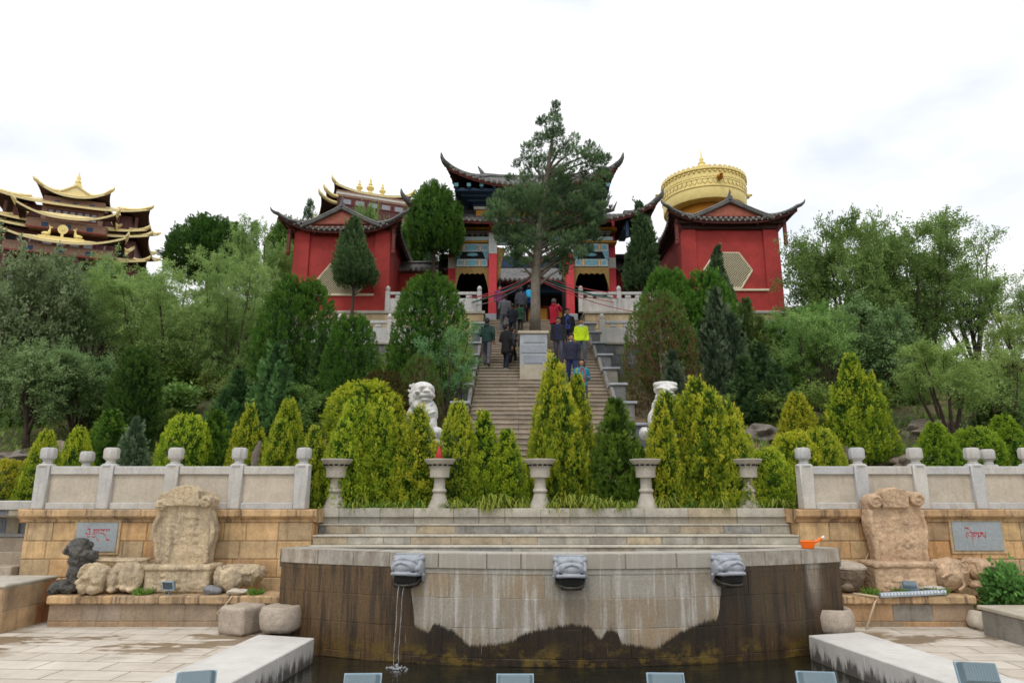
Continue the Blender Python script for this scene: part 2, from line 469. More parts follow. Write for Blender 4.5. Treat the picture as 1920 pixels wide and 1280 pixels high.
p = m.bsdf(c, m.map(w, 0, 1, .8, .28), normal=m.bump(m.noise(v, 30, 5, .7), .2, .01)); M['paving'] = m.mat
CIL0, CIL1 = atz(590, 1195, ZC), atz(430, 1280, ZC)
CIR0, CIR1 = atz(1515, 1190, ZC), atz(1779, 1280, ZC)
def ext(a, b, y): t = (y-a.y)/(b.y-a.y); return a.x+(b.x-a.x)*t
mb = MB()
YN = 4.5
for a, b, sg in ((CIL0, CIL1, -1), (CIR0, CIR1, 1)):
    x0, x1 = ext(a, b, 11.6)+sg*.85, ext(a, b, YN)+sg*.85
    mb.add([(x0, 12.4, ZF), (x0+sg*12, 12.4, ZF), (x1+sg*12, YN, ZF), (x1, YN, ZF)], [(0,1,2,3) if sg < 0 else (3,2,1,0)])
o = mb.build('paving', M['paving']); tag(o, 'pale stone paving with wet joints on both sides of the pool', kind='structure')
# pool coping slabs
m = N('coping'); v = m.coord('Object')
nz = m.n('ShaderNodeNewGeometry'); sx = m.n('ShaderNodeSeparateXYZ'); m.l(nz.outputs['Normal'], sx.inputs[0])
pz = m.n('ShaderNodeSeparateXYZ'); m.l(v, pz.inputs[0])
c = m.mix(1, srgb(204,201,196), m.ramp(m.noise(v, 2.5, 6, .7), [(.3,(.82,.81,.8)),(.7,(1.06,1.06,1.06))]), 'MULTIPLY')
st = m.noise(m.coord('Object', (3,3,.6)), 2.0, 6, .75)
stain = m.math('MULTIPLY', m.map(m.math('ADD', st, m.map(pz.outputs[2], .0, .3, .16, -.17)), .46, .60, 0, .85), m.map(m.math('ABSOLUTE', sx.outputs[2]), .3, .6, 1, 0))
c = m.mix(stain, c, srgb(46,40,30))
m.bsdf(c, .75, normal=m.bump(m.noise(v, 35, 5, .7), .2, .01)); M['coping'] = m.mat
for a, b, sg, nm in ((CIL0, CIL1, -1, 'left'), (CIR0, CIR1, 1, 'right')):
    mb = MB()
    y0, y1 = a.y, YN
    k = 5
    for i in range(k):
        ya, yb = lerp(y0, y1, i/k)-.004, lerp(y0, y1, (i+1)/k)+.004
        xa, xb = ext(a, b, ya), ext(a, b, yb)
        q = [(xa, ya), (xa+sg*.88, ya+(.25 if i == 0 else 0)), (xb+sg*.88, yb), (xb, yb)]
        if sg > 0: q.reverse()
        mb.prism(q, lambda x, y: (x, y, -.4), lambda x, y: (x, y, ZC))
    o = mb.build('pool_coping', M['coping']); o.modifiers.new('edge', 'BEVEL').width = .012
    tag(o, f'pale stone coping slab along the {nm} side of the pool', 'coping', 'coping slabs along the pool')
# front coping just below the frame (carries the floodlights)
mb = MB()
mb.span(ext(CIL0, CIL1, 6.2)-.7, ext(CIR0, CIR1, 6.2)+.7, 5.75, 6.55, -.4, .42, .015)
o = mb.build('front_coping', M['coping']); tag(o, 'stone kerb at the near side of the pool under the floodlights', 'coping', 'coping slabs along the pool')
# water
m = N('pool_water'); v = m.coord('Object', (1, 2.2, 1))
p = m.bsdf(srgb(30,29,20), .06, normal=m.bump(m.noise(v, 3.2, 4, .55, .4), .28, .03), spec=.5); M['water'] = m.mat
mb = MB()
mb.add([(ext(CIL0, CIL1, 12)-.3, 12, ZW), (ext(CIL0, CIL1, 6)-.3, 6, ZW), (ext(CIR0, CIR1, 6)+.3, 6, ZW), (ext(CIR0, CIR1, 12)+.3, 12, ZW)], [(0,1,2,3)])
o = mb.build('water', M['water']); tag(o, 'dark still water in the fountain pool', kind='structure')
# ------------------------------------------------------------------ fountain basin wall
pts = [(760,1095),(771,1107),(775,1140),(778,1176),(790,1178),(805,1187),(813,1168),(841,1179),(863,1194),(881,1211),(931,1208),(963,1201),(985,1186),(1039,1176),(1075,1170),(1108,1175),(1120,1195),(1128,1200),(1136,1181),(1158,1183),(1165,1208),(1197,1211),(1230,1217),(1251,1201),(1287,1179),(1323,1165),(1346,1160),(1350,1130),(1354,1098)]
def basin_sz(u, v):
    s = LB/2
    for _ in range(8):
        y = basin(s, 1, 0).y; p = at(u, v, y)
        s = RB*(math.asin(max(-1, min(1, (p.x-XB)/RB)))+TH)
    return s, p.z
bp = [basin_sz(*q) for q in pts]
m = N('fountain_wall'); uvn = m.n('ShaderNodeUVMap', uv_map='UVMap'); sep = m.n('ShaderNodeSeparateXYZ'); m.l(uvn.outputs[0], sep.inputs[0])
def uvc(scale):
    q = m.n('ShaderNodeMapping'); m.l(uvn.outputs[0], q.inputs[0]); q.inputs['Scale'].default_value = scale; return q.outputs[0]
fc = m.n('ShaderNodeFloatCurve')
s_in = m.map(sep.outputs[0], 0, LB, 0, 1)
rag = m.noise(uvc((1, .12, 1)), 26, 4, .8)
rag2 = m.noise(uvc((1, .3, 1)), 5, 4, .7)
m.l(s_in, fc.inputs['Value'])
cv = fc.mapping.curves[0]
ctrl = [(0, .99), ((bp[0][0]-.05)/LB, .985)]+[(s/LB, z/1.5) for s, z in bp[1:-1]]+[((bp[-1][0]+.05)/LB, .985), (1, .99)]
ctrl = [(x, min(.99, max(.01, y))) for x, y in ctrl]
while len(cv.points) < len(ctrl): cv.points.new(.5, .5)
for q, (x, y) in zip(cv.points, sorted(ctrl)): q.location = (x, y); q.handle_type = 'VECTOR'
fc.mapping.update()
edge = m.math('MULTIPLY', fc.outputs[0], 1.5)
zz = m.math('ADD', sep.outputs[1], m.math('MULTIPLY', m.math('SUBTRACT', rag, .5), .17))
dry = m.map(m.math('SUBTRACT', zz, edge), -.012, .030, 0, 1)
# a dry streak near the right end
dx = m.math('ABSOLUTE', m.math('SUBTRACT', m.math('ADD', sep.outputs[0], m.math('MULTIPLY', m.math('SUBTRACT', rag2, .5), .22)), basin_sz(1527, 1100)[0]))
streakr = m.math('MULTIPLY', m.map(dx, .0, .20, 1, 0), m.map(m.math('ADD', sep.outputs[1], m.math('MULTIPLY', rag, .3)), .75, 1.15, 0, .85))
dry = m.math('MAXIMUM', dry, streakr)
top = m.map(m.math('ADD', sep.outputs[1], m.math('MULTIPLY', m.math('SUBTRACT', rag, .5), .03)), 1.262, 1.28, 0, 1)
dry = m.math('MAXIMUM', dry, top)
dc = m.ramp(m.tint(), [(0, srgb(154,144,126)), (.3, srgb(166,162,152)), (.6, srgb(146,137,122)), (1, srgb(168,150,124))])
dc = m.mix(m.map(m.noise(uvc((1,1,1)), 2.2, 5, .7), .35, .7, 0, .55), dc, srgb(150,128,100))
dc = m.mix(m.map(m.noise(uvc((7,.55,1)), 1.3, 5, .7), .50, .64, 0, .6), dc, srgb(206,203,198))
dc = m.mix(m.map(m.noise(uvc((5,.7,1)), 2.1, 5, .7), .56, .7, 0, .5), dc, srgb(124,110,92))
dc = m.mix(1, dc, m.ramp(m.noise(uvc((1,1,1)), 26, 5, .75), [(.3,(.78,.78,.78)),(.7,(1.12,1.12,1.12))]), 'MULTIPLY')
dc = m.mix(m.math('MULTIPLY', top, .5), dc, srgb(176,172,164))
wc = m.ramp(m.noise(uvc((4.5,.30,1)), 1.7, 7, .78), [(.32, srgb(36,31,24)), (.45, srgb(68,54,38)), (.54, srgb(106,80,52)), (.60, srgb(70,68,38)), (.66, srgb(112,94,64)), (.76, srgb(150,126,94))])
low = m.math('MULTIPLY', m.map(sep.outputs[1], .12, .34, 1, 0), m.map(m.noise(uvc((1.2,1.6,1)), 2.4, 5, .7), .48, .6, 0, .85))
mid = m.math('MULTIPLY', m.map(sep.outputs[0], bp[0][0]-.3, bp[0][0]+.3, 0, 1), m.map(sep.outputs[0], bp[-1][0]-.2, bp[-1][0]+.6, 1, .55))
wc = m.mix(m.math('MULTIPLY', mid, .82), wc, srgb(30,25,19))
wc = m.mix(low, wc, srgb(112,92,38))
wc = m.mix(m.map(m.noise(uvc((9,.35,1)), 3.1, 3, .6), .70, .74, 0, .7), wc, srgb(180,150,110))
wc = m.mix(1, wc, m.ramp(m.noise(uvc((1,1,1)), 30, 4, .7), [(.3,(.7,.7,.7)),(.7,(1.2,1.2,1.2))]), 'MULTIPLY')
damp = m.map(m.math('SUBTRACT', zz, edge), .0, .16, .55, 0)
dc = m.mix(m.math('MULTIPLY', damp, m.map(m.noise(uvc((1,.4,1)), 7, 4, .7), .4, .62, 0, 1)), dc, srgb(98,84,66))
c = m.mix(dry, wc, dc)
m.bsdf(c, m.map(dry, 0, 1, .42, .85), normal=m.bump(m.noise(uvc((1,1,1)), 40, 6, .7), .35, .012)); M['fwall'] = m.mat
fw = thing('fountain_basin', 'curved stone fountain basin wall, dark with damp at both ends', 'fountain', (XB, YB, 0))
mb = MB()
rows = [.1, .385, .39, .39]
mb.masonry(basin, LB, rows, (.5, .95), rnd, gap=.003, dep=.006, inset=.006)
mb.t = .4
for n1, n2 in ((-.012, -.45),):
    mb.grid(48, 1, lambda a, b: basin(a*LB, lerp(-.5, 1.28, b), 0.0), uvf=lambda a, b: (a*LB, lerp(-.5, 1.28, b)))
for sg, s in ((-1, 0), (1, LB)):
    f = lambda a, b, s=s: basin(s, lerp(-.5, 1.28, b), -.7*a)
    mb.grid(2, 1, f, flip=sg > 0, uvf=lambda a, b, s=s: (s, lerp(-.5, 1.28, b)))
mb.build('basin_wall', M['fwall'], fw)
mb = MB()
mb.masonry(lambda s, z, n: basin(s, z, n+.012), LB, [.215], (.42, .85), rnd, gap=.003, dep=.02, inset=.008, z0=1.265)
mb.t = .3
mb.grid(48, 1, lambda a, b: basin(a*LB, ZRIM-.004, lerp(.02, -.38, b)), uvf=lambda a, b: (a*LB, 1.45))
mb.grid(48, 1, lambda a, b: basin(a*LB, lerp(1.2, ZRIM-.006, b), .010), uvf=lambda a, b: (a*LB, lerp(1.2, 1.45, b)))
mb.grid(48, 1, lambda a, b: basin(a*LB, lerp(1.0, ZRIM-.004, b), -.38), flip=True, uvf=lambda a, b: (a*LB, 1.4))
for sg, s in ((-1, -.02), (1, LB+.02)):
    mb.grid(2, 1, lambda a, b, s=s: basin(s, lerp(1.2, ZRIM-.004, b), .02-.6*a), flip=sg > 0, uvf=lambda a, b: (.1, 1.4))
mb.build('rim', M['fwall'], fw)
mb = MB()
mb.grid(48, 1, lambda a, b: (lerp(basin(a*LB, 0, -.38).x, basin(a*LB, 0, -.38).x, b), lerp(basin(a*LB, 0, -.38).y, 12.1, b), 1.18))
mb.build('channel_floor', M['ledge'], fw)
# ------------------------------------------------------------------ steps behind the basin and planter wall
def frontmap(x0, y0): return lambda s, z, n: Vector((x0+s, y0-n, z))
XS0, XS1 = XL1+.02, XR0-.02
tk = thing('basin_steps', 'three grey stone steps running behind the fountain rim', 'steps', (XB, 12, 1.0))
mb = MB(); mt = MB()
for y, z0, z1 in ((11.98, 1.05, 1.44), (12.30, 1.44, 1.60), (12.62, 1.60, 1.775)):
    mb.masonry(frontmap(XS0, y), XS1-XS0, [z1-z0-.03], (.45, 1.1), rnd, gap=.003, dep=.012, inset=.008, z0=z0)
    mb.t = .1; mb.span(XS0, XS1, y+.002, 12.8, z0, z1-.032)
    mt.t = .2; mt.span(XS0+.001, XS1-.001, y-.025, y+.36, z1-.03, z1, .006)
mb.build('risers', M['greystone'], tk); mt.build('treads', M['planter'], tk)
pw = thing('planter_wall', 'low pale block wall of the planting bed above the steps', 'wall', (XB, 12.7, 1.7))
mb = MB()
mb.masonry(frontmap(XS0, 12.68), XS1-XS0, [.275], (.4, .95), rnd, gap=.003, dep=.014, inset=.008, z0=1.77)
mb.build('facing', M['planter'], pw)
mb = MB(); mb.t = .3; mb.span(XS0, XS1, 12.683, 13.12, 1.5, 2.04, .006); mb.build('core', M['planter'], pw)
# ------------------------------------------------------------------ side walls, ledges and railings
def side_wall(nm, x0, x1, label, llabel, lx0, lx1, cap_end):
    t = thing('sandstone_wall', label, 'wall', ((x0+x1)/2, YW, 0), group='sandstone walls beside the fountain')
    mb = MB()
    mb.masonry(frontmap(x0, YW), x1-x0, [.29, .3, .31, .3, .3, .315], (.34, .78), rnd, gap=.003, dep=.014, inset=.012, z0=0.0)
    xe = x1 if nm == 'left' else x0
    if nm == 'left': mb.masonry(lambda s, z, n: Vector((x1+n, YW+s, z)), .5, [.29, .3, .31, .3, .3, .315], (.3, .5), rnd, gap=.004, dep=.014)
    mb.masonry((lambda s, z, n: Vector((x0-n, YW+.5-s, z))), .5, [.29, .3, .31, .3, .3, .315], (.3, .5), rnd, gap=.004, dep=.014)
    mb.build('facing', M['sand'], t)
    mb = MB(); mb.span(x0, x1, YW+.001, YW+.55, -.2, 1.81); mb.build('core', M['mortar'], t)
    mb = MB()
    x = x0-.09
    while x < x1+.08:
        w = min(rnd.uniform(.7, 1.2), x1+.09-x)
        if x1+.09-x-w < .3: w = x1+.09-x
        mb.t = rnd.random()
        a, b = x+.003, x+w-.003
        prof = [(-.03, 1.815), (-.03, 1.86), (-.12, 1.915), (-.12, 2.03), (.55, 2.03), (.55, 1.815)]
        vs = [(a, YW+p, z) for p, z in prof]+[(b, YW+p, z) for p, z in prof]
        k = len(prof); mb.convex(vs, [tuple(range(k)), tuple(range(k, 2*k))]+[(i, (i+1) % k, k+(i+1) % k, k+i) for i in range(k)])
        x += w
    o = mb.build('cornice', M['sandled'], t); bv = o.modifiers.new('edge', 'BEVEL'); bv.width = .012
    # ledge in front
    t2 = thing('stone_ledge', llabel, 'ledge', ((lx0+lx1)/2, 11.5, ZF), group='stone ledges below the walls')
    mb = MB()
    mb.masonry(frontmap(lx0, 11.5), lx1-lx0, [.1, .26], (.5, .95), rnd, gap=.003, dep=.008, z0=ZF-.02)
    if nm == 'left': mb.masonry(lambda s, z, n: Vector((lx0-n, 12.3-s, z)), .8, [.1, .26], (.4, .8), rnd, gap=.003, dep=.008, z0=ZF-.02)
    if nm == 'right': mb.masonry(lambda s, z, n: Vector((lx1+n, 11.5+s, z)), .8, [.1, .26], (.4, .8), rnd, gap=.003, dep=.008, z0=ZF-.02)
    mb.build('facing', M['ledge'], t2)
    mb = MB(); mb.t = .2; mb.span(lx0, lx1, 11.502, YW+.01, 0, .59); mb.build('core', M['ledge'], t2)
    mb = MB(); x = lx0-.03
    while x < lx1+.02:
        w = min(rnd.uniform(.7, 1.3), lx1+.03-x)
        if lx1+.03-x-w < .3: w = lx1+.03-x
        mb.t = rnd.random(); mb.span(x+.003, x+w-.003, 11.43, YW-.02, .592, .72, .02); x += w
    mb.build('coping', M['sandled'], t2)
LX0, LX1 = at(92, 1140, 11.5).x, at(527, 1150, 11.5).x
RX0, RX1 = at(1572, 1150, 11.5).x, at(1826, 1140, 11.5).x
side_wall('left', XL0, XL1, 'orange sandstone block wall left of the fountain with cornice', 'sandstone ledge holding the stele and carved beast left of the fountain', LX0, LX1+.25, 1)
side_wall('right', XR0, XR1, 'orange sandstone block wall right of the fountain with cornice', 'sandstone ledge with the metal strip light right of the fountain', RX0-.25, RX1, 0)
POSTC = [(.075, .77), (.085, .79), (.085, .815), (.07, .83), (.08, .85), (.125, .885), (.132, .90), (.132, 1.03), (.118, 1.065), (.09, 1.075)]
def railing(us, vb, Y, z, label, group, name='stone_railing', end=(True, True)):
    xs = [at(u, vb, Y).x for u in us]
    t = thing(name, label, 'railing', ((xs[0]+xs[-1])/2, Y, z), group=group)
    for x in xs:
        mb = MB(); mb.t = rnd.random(); mb.box((x, Y, z+.385), (.235, .235, .77), .018)
        mb.t = rnd.random(); mb.lathe([(.145, .745), (.145, .765), (.115, .79)], (x, Y, z), 8, rot=PI/8)
        p = mb.build('post', M['marble'], t, smooth=40)
        mb = MB(); mb.t = rnd.random(); mb.lathe(POSTC, (x, Y, z), 8, rot=PI/8)
        mb.build('post_cap', M['marble'], p, smooth=25)
    for a, b in zip(xs[:-1], xs[1:]):
        a += .1175; b -= .1175
        mb = MB(); mb.t = rnd.random(); mb.span(a, b, Y-.075, Y+.075, z+.60, z+.745, .012); mb.build('top_rail', M['marble'], t)
        mb = MB(); mb.t = rnd.random(); mb.span(a, b, Y-.085, Y+.085, z, z+.115, .01); mb.build('base_rail', M['marble'], t)
        mb = MB(); mb.t = rnd.random(); mb.span(a, b, Y-.03, Y+.03, z+.113, z+.602); mb.build('panel', M['marblepanel'], t)
    return t
railing((77, 197, 320, 441, 564), 950, YW+.12, 2.03, 'white marble railing of four panels left of the planter', 'marble railings on the sandstone walls')
railing((1514, 1617, 1727, 1836, 1940, 2044, 2148, 2252, 2356), 950, YW+.12, 2.03, 'white marble railing right of the planter, ending at the right edge', 'marble railings on the sandstone walls')
def lone_post(u, vtop, Y, label):
    top = at(u, vtop, Y); z0 = terrain(top.x, Y)-.05
    h = top.z-z0
    t = thing('railing_post', label, 'post', (top.x, Y, z0), group='single marble posts behind the railings')
    mb = MB(); mb.t = .4; mb.box((top.x, Y, z0+(h-.3)/2), (.23, .23, h-.3), .015); mb.build('shaft', M['marble'], t)
    mb = MB(); mb.t = .6; mb.lathe([(r, zz_-1.075+h) for r, zz_ in POSTC], (top.x, Y, z0), 8, rot=PI/8); mb.build('post_cap', M['marble'], t, smooth=25)
lone_post(165, 846, 13.6, 'single marble post cap showing between the first two left railing posts')
lone_post(1850, 842, 13.6, 'single marble post cap showing behind the right railing')
# far left: stair flight, carved parapet and orange block
t = thing('side_steps', 'flight of stone steps climbing at the far left edge', 'steps', (XL0-1.5, 12.2, ZF))
for y, z in ((12.15, 1.09), (12.5, 1.30), (12.85, 1.52)):
    mb = MB(); mb.t = rnd.random(); mb.span(XL0-14, XL0-.03, y, y+1.2, z-.9, z, .012)
    mb.build('step', M['stair'], t)
t = thing('carved_parapet', 'low grey parapet with carved slate panels at the far left', 'parapet', (XL0-1.6, 13.25, 1.5))
xa = at(38, 970, 13.25).x
mb = MB(); mb.t = .2; mb.span(xa-13, xa+.5, 13.2, 13.35, 1.5, 2.0); mb.build('panel', M['pillar'], t)
mb = MB(); mb.t = .8; mb.span(xa-13, xa+.6, 13.13, 13.42, 2.0, 2.17, .012); mb.build('coping', M['marble'], t)
mb = MB(); mb.t = .5; mb.span(xa-13, xa+.5, 13.12, 13.42, 1.4, 1.58, .012); mb.build('base_rail', M['marble'], t)
for k in range(4):
    x = xa-.05-k*.95; mb = MB(); mb.t = .9
    mb.span(x-.11, x+.11, 13.15, 13.4, 1.58, 2.0)
    mb.build('pier', M['planter'], t)
mb = MB()
for k in range(4):
    x = xa-.52-k*.95
    for q in range(4):
        w, h = .3-q*.05, .32-q*.07
        mb.t = q/4
        mb.prism([(-w, 1.62), (w, 1.62), (w, 1.62+h*.6), (w*.5, 1.62+h*.85), (0, 1.62+h), (-w*.5, 1.62+h*.85), (-w, 1.62+h*.6)], lambda a, b: (x+a, 13.205, b), lambda a, b, q=q: (x+a, 13.188-q*.012, b))
mb.build('carved_arch', M['pillar'], t)
t = thing('orange_plinth', 'orange stained stone plinth at the far left of the paving', 'plinth', (at(0, 1140, 10.9).x, 10.9, ZF))
xe = -7.68
M['orangestone'] = stone('orange_stained_stone', [srgb(196,142,96), srgb(186,128,84), srgb(198,164,122), srgb(150,132,112)], mott=.3, streak=.6, scol=srgb(90,76,66), speck=.3)
mb = MB(); mb.masonry(frontmap(xe-5, 10.9), 5, [.33, .34], (.3, .55), rnd, gap=.003, dep=.012, z0=ZF-.02)
mb.masonry(lambda s, z, n: Vector((xe+n, 10.9+s, z)), 1.2, [.33, .34], (.4, .6), rnd, gap=.003, dep=.012, z0=ZF-.02)
mb.build('facing', M['orangestone'], t)
mb = MB(); mb.t = .5; mb.span(xe-5, xe, 10.903, 12.1, 0, .905, 0); mb.build('core', M['planter'], t)
mb = MB(); mb.t = .5; mb.span(xe-5, xe+.02, 10.87, 12.14, .907, .955, .015); mb.build('top_slab', M['planter'], t)
# far right: low parapet block
t = thing('low_parapet', 'low beige stone block at the far right edge of the paving', 'parapet', (8.5, 9, ZF))
xr = at(1845, 1187, 10.9).x
mb = MB(); mb.t = .5; mb.span(xr, xr+3.4, 5.5, 10.9, -.1, .60, .01); mb.build('body', M['ledge'], t)
mb = MB(); mb.t = .8; mb.span(xr-.03, xr+3.42, 5.46, 10.94, .602, .66, .012); mb.build('top_slab', M['planter'], t)
# ------------------------------------------------------------------ great stairs
t = thing('stone_staircase', 'long flight of brown stone steps climbing to the temple gate', 'staircase', (axis(14), ST0, SZ0))
mb = MB(); k = 0
NS = 50
for k in range(NS):
    y = ST0+k*RISE/SLOPE; z = SZ0+(k+1)*RISE
    x = axis(y)
    for q in range(3):
        mb.t = rnd.random()
        xa, xb = x-2.03+q*1.353, x-2.03+(q+1)*1.353
        mb.span(xa+.002, xb-.002, y, y+.6, z-RISE*1.6, z-.035)
        mb.t = min(1, mb.t+.25)
        mb.span(xa+.002, xb-.002, y-.03, y+.33, z-.035, z, .006)
mb.build('steps', M['stair'], t)
# stepped parapets
for sg, nm in ((-1, 'left'), (1, 'right')):
    t = thing('stair_parapet', f'stepped stone parapet with grey caps on the {nm} of the stairs', 'parapet', (axis(20)+sg*2.3, 20, 4.5), group='stepped parapets beside the stairs')
    y = 15.6
    while y < 27.5:
        x = axis(y)+sg*2.27
        zc = SZ0+(y-ST0)*SLOPE+.62
        mb = MB(); mb.t = rnd.random(); mb.span(x-.2, x+.2, y, y+1.43, zc-2.4, zc-.07, .01)
        b = mb.build('pedestal', M['beige'], t)
        mb = MB(); mb.t = rnd.random(); mb.span(x-.19, x+.19, y-.03, y+.001, zc-1.4, zc-.07, .008); mb.build('facing', M['dark'], b)
        mb = MB(); mb.t = rnd.random(); mb.span(x-.27, x+.27, y-.09, y+.62, zc-.07, zc, .012); mb.build('cap_slab', M['pillar'], b)
        mb = MB(); mb.t = .2
        a = Vector((x-sg*.2, y+.6, zc-.05)); d = Vector((x-sg*.2, y+1.45, zc+.62))
        M3 = Matrix.Rotation(math.atan2(.67, .85), 3, 'X')
        mb.box(((a+d)/2), (.1, (d-a).length, .07), .01, M=M3); mb.build('sloping_rail', M['dark'], b)
        y += 1.43
# planted pillar in the middle of the stairs
PL = at(1001, 720, 21.7); PZ = at(1001, 620, 21.7).z; PWD = 52*mpp(670, 21.7)
t = thing('tree_plinth', 'grey and white stone plinth holding the tall tree mid stairs', 'plinth', (PL.x, 21.7, PL.z))
z0, z1 = PL.z-.3, PZ
mb = MB(); mb.t = .5; mb.span(PL.x-PWD/2, PL.x+PWD/2, 21.7, 23.6, z0, z0+.3+(z1-z0-.3)*.36, .01); mb.build('base', M['pillarlow'], t)
mb = MB(); mb.t = .9; mb.span(PL.x-PWD/2+.005, PL.x+PWD/2-.005, 21.705, 23.6, z0+.3+(z1-z0-.3)*.36, z1-.1, .008); mb.build('shaft', M['pillar'], t)
mb = MB(); hh = (z1-.1-(z0+.3+(z1-z0-.3)*.36))/3
for q in range(3):
    zb = z0+.3+(z1-z0-.3)*.36+q*hh
    off = 0 if q == 1 else .09
    mb.t = .1+.2*q; mb.span(PL.x-PWD/2+.04+off, PL.x+PWD/2-.04-off*.4, 21.685, 21.71, zb+.05, zb+hh-.03, .006)
mb.build('slate_panel', M['pillar'], t)
mb = MB(); mb.t = .9; mb.span(PL.x-PWD/2-.05, PL.x+PWD/2+.05, 21.65, 23.65, z1-.1, z1, .012); mb.build('cap_slab', M['planter'], t)
mb = MB(); mb.span(PL.x-PWD/2+.06, PL.x+PWD/2-.06, 21.76, 23.5, z1+.002, z1+.03); mb.build('soil', M['earth'], t)
# ------------------------------------------------------------------ terraces and platform
ZP = 9.85
AX = axis(28)
XPL, XPR = at(500, 580, 28).x, at(1560, 580, 28).x
def wallbox(name, label, cat, x0, x1, y0, y1, z0, z1, mat, rows, lens, capz=.12, capm='planter'):
    t = thing(name, label, cat, ((x0+x1)/2, y0, z0))
    mb = MB(); mb.masonry(frontmap(x0, y0), x1-x0, rows, lens, rnd, gap=.006, dep=.02, z0=z0); mb.build('facing', M[mat], t)
    mb = MB(); mb.t = .4; mb.span(x0, x1, y0+.002, y1, z0-.8, z1-capz-.001); mb.build('core', M[mat], t)
    mb = MB(); mb.t = .7; mb.span(x0-.06, x1+.06, y0-.08, y1, z1-capz, z1, .015); mb.build('cap_slab', M[capm], t)
    return t
wallbox('terrace_wall', 'beige block retaining wall under the left pavilion', 'wall', XPL, AX-2.15, 28, 44, 8.4, ZP, 'beige', [.33]*4, (.5, .9))
wallbox('terrace_wall', 'beige block retaining wall under the right pavilion', 'wall', AX+2.15, XPR, 28, 44, 8.4, ZP, 'beige', [.33]*4, (.5, .9))
mb = MB(); mb.span(AX-2.14, AX+2.14, ST0+NS*RISE/SLOPE-.1, 44, 7.5, ZP-.05); tag(mb.build('landing', M['stair']), 'stone landing at the top of the stairs', kind='structure')
ZT = 7.95
XTL, XTR = at(436, 640, 25.5).x, at(1500, 640, 25.5).x
wallbox('terrace_wall', 'dark grey block wall of the lower left terrace', 'wall', XTL, axis(25.5)-2.5, 25.5, 28, 6.0, ZT, 'dark', [.36]*5, (.5, .9), .1)
wallbox('terrace_wall', 'dark grey block wall of the lower right terrace', 'wall', axis(25.5)+2.5, XTR, 25.5, 28, 6.0, ZT, 'dark', [.36]*5, (.5, .9), .1)
def balustrade(x0, x1, Y, z, label, group, step=1.75, h=1.18):
    t = thing('balustrade', label, 'balustrade', ((x0+x1)/2, Y, z), group=group)
    n = max(1, round((x1-x0)/step)); xs = [lerp(x0, x1, i/n) for i in range(n+1)]
    for x in xs:
        mb = MB(); mb.t = rnd.random(); mb.span(x-.1, x+.1, Y-.1, Y+.1, z, z+h*.78, .015)
        mb.lathe([(.1, h*.76), (.07, h*.79), (.1, h*.84), (.105, h*.9), (.07, h*.97), (.02, h)], (x, Y, z), 10)
        mb.build('post', M['marble'], t, smooth=35)
    for a, b in zip(xs[:-1], xs[1:]):
        a += .1; b -= .1
        mb = MB(); mb.t = rnd.random(); mb.span(a, b, Y-.07, Y+.07, z+h*.66, z+h*.76, .01); mb.build('top_rail', M['marble'], t)
        mb = MB(); mb.t = rnd.random(); mb.span(a, b, Y-.05, Y+.05, z+.02, z+h*.52, .01)
        for q in (.2, .5, .8): mb.span(lerp(a, b, q)-.13, lerp(a, b, q)+.13, Y-.05, Y+.05, z+h*.522, z+h*.658, .03)
        mb.build('panel', M['marble'], t)
balustrade(at(727, 560, 28.2).x, at(899, 560, 28.2).x, 28.2, ZP, 'white marble balustrade between left pavilion and stair head', 'balustrades of the temple terraces')
balustrade(at(1089, 560, 28.2).x, at(1232, 560, 28.2).x, 28.2, ZP, 'white marble balustrade between stair head and right pavilion', 'balustrades of the temple terraces')
balustrade(XTL+.15, at(742, 620, 25.7).x+1.7, 25.7, ZT, 'white marble balustrade of the lower left terrace behind the bushes', 'balustrades of the temple terraces')
balustrade(at(1129, 620, 25.7).x, XTR-.15, 25.7, ZT, 'white marble balustrade of the lower right terrace behind the bushes', 'balustrades of the temple terraces')
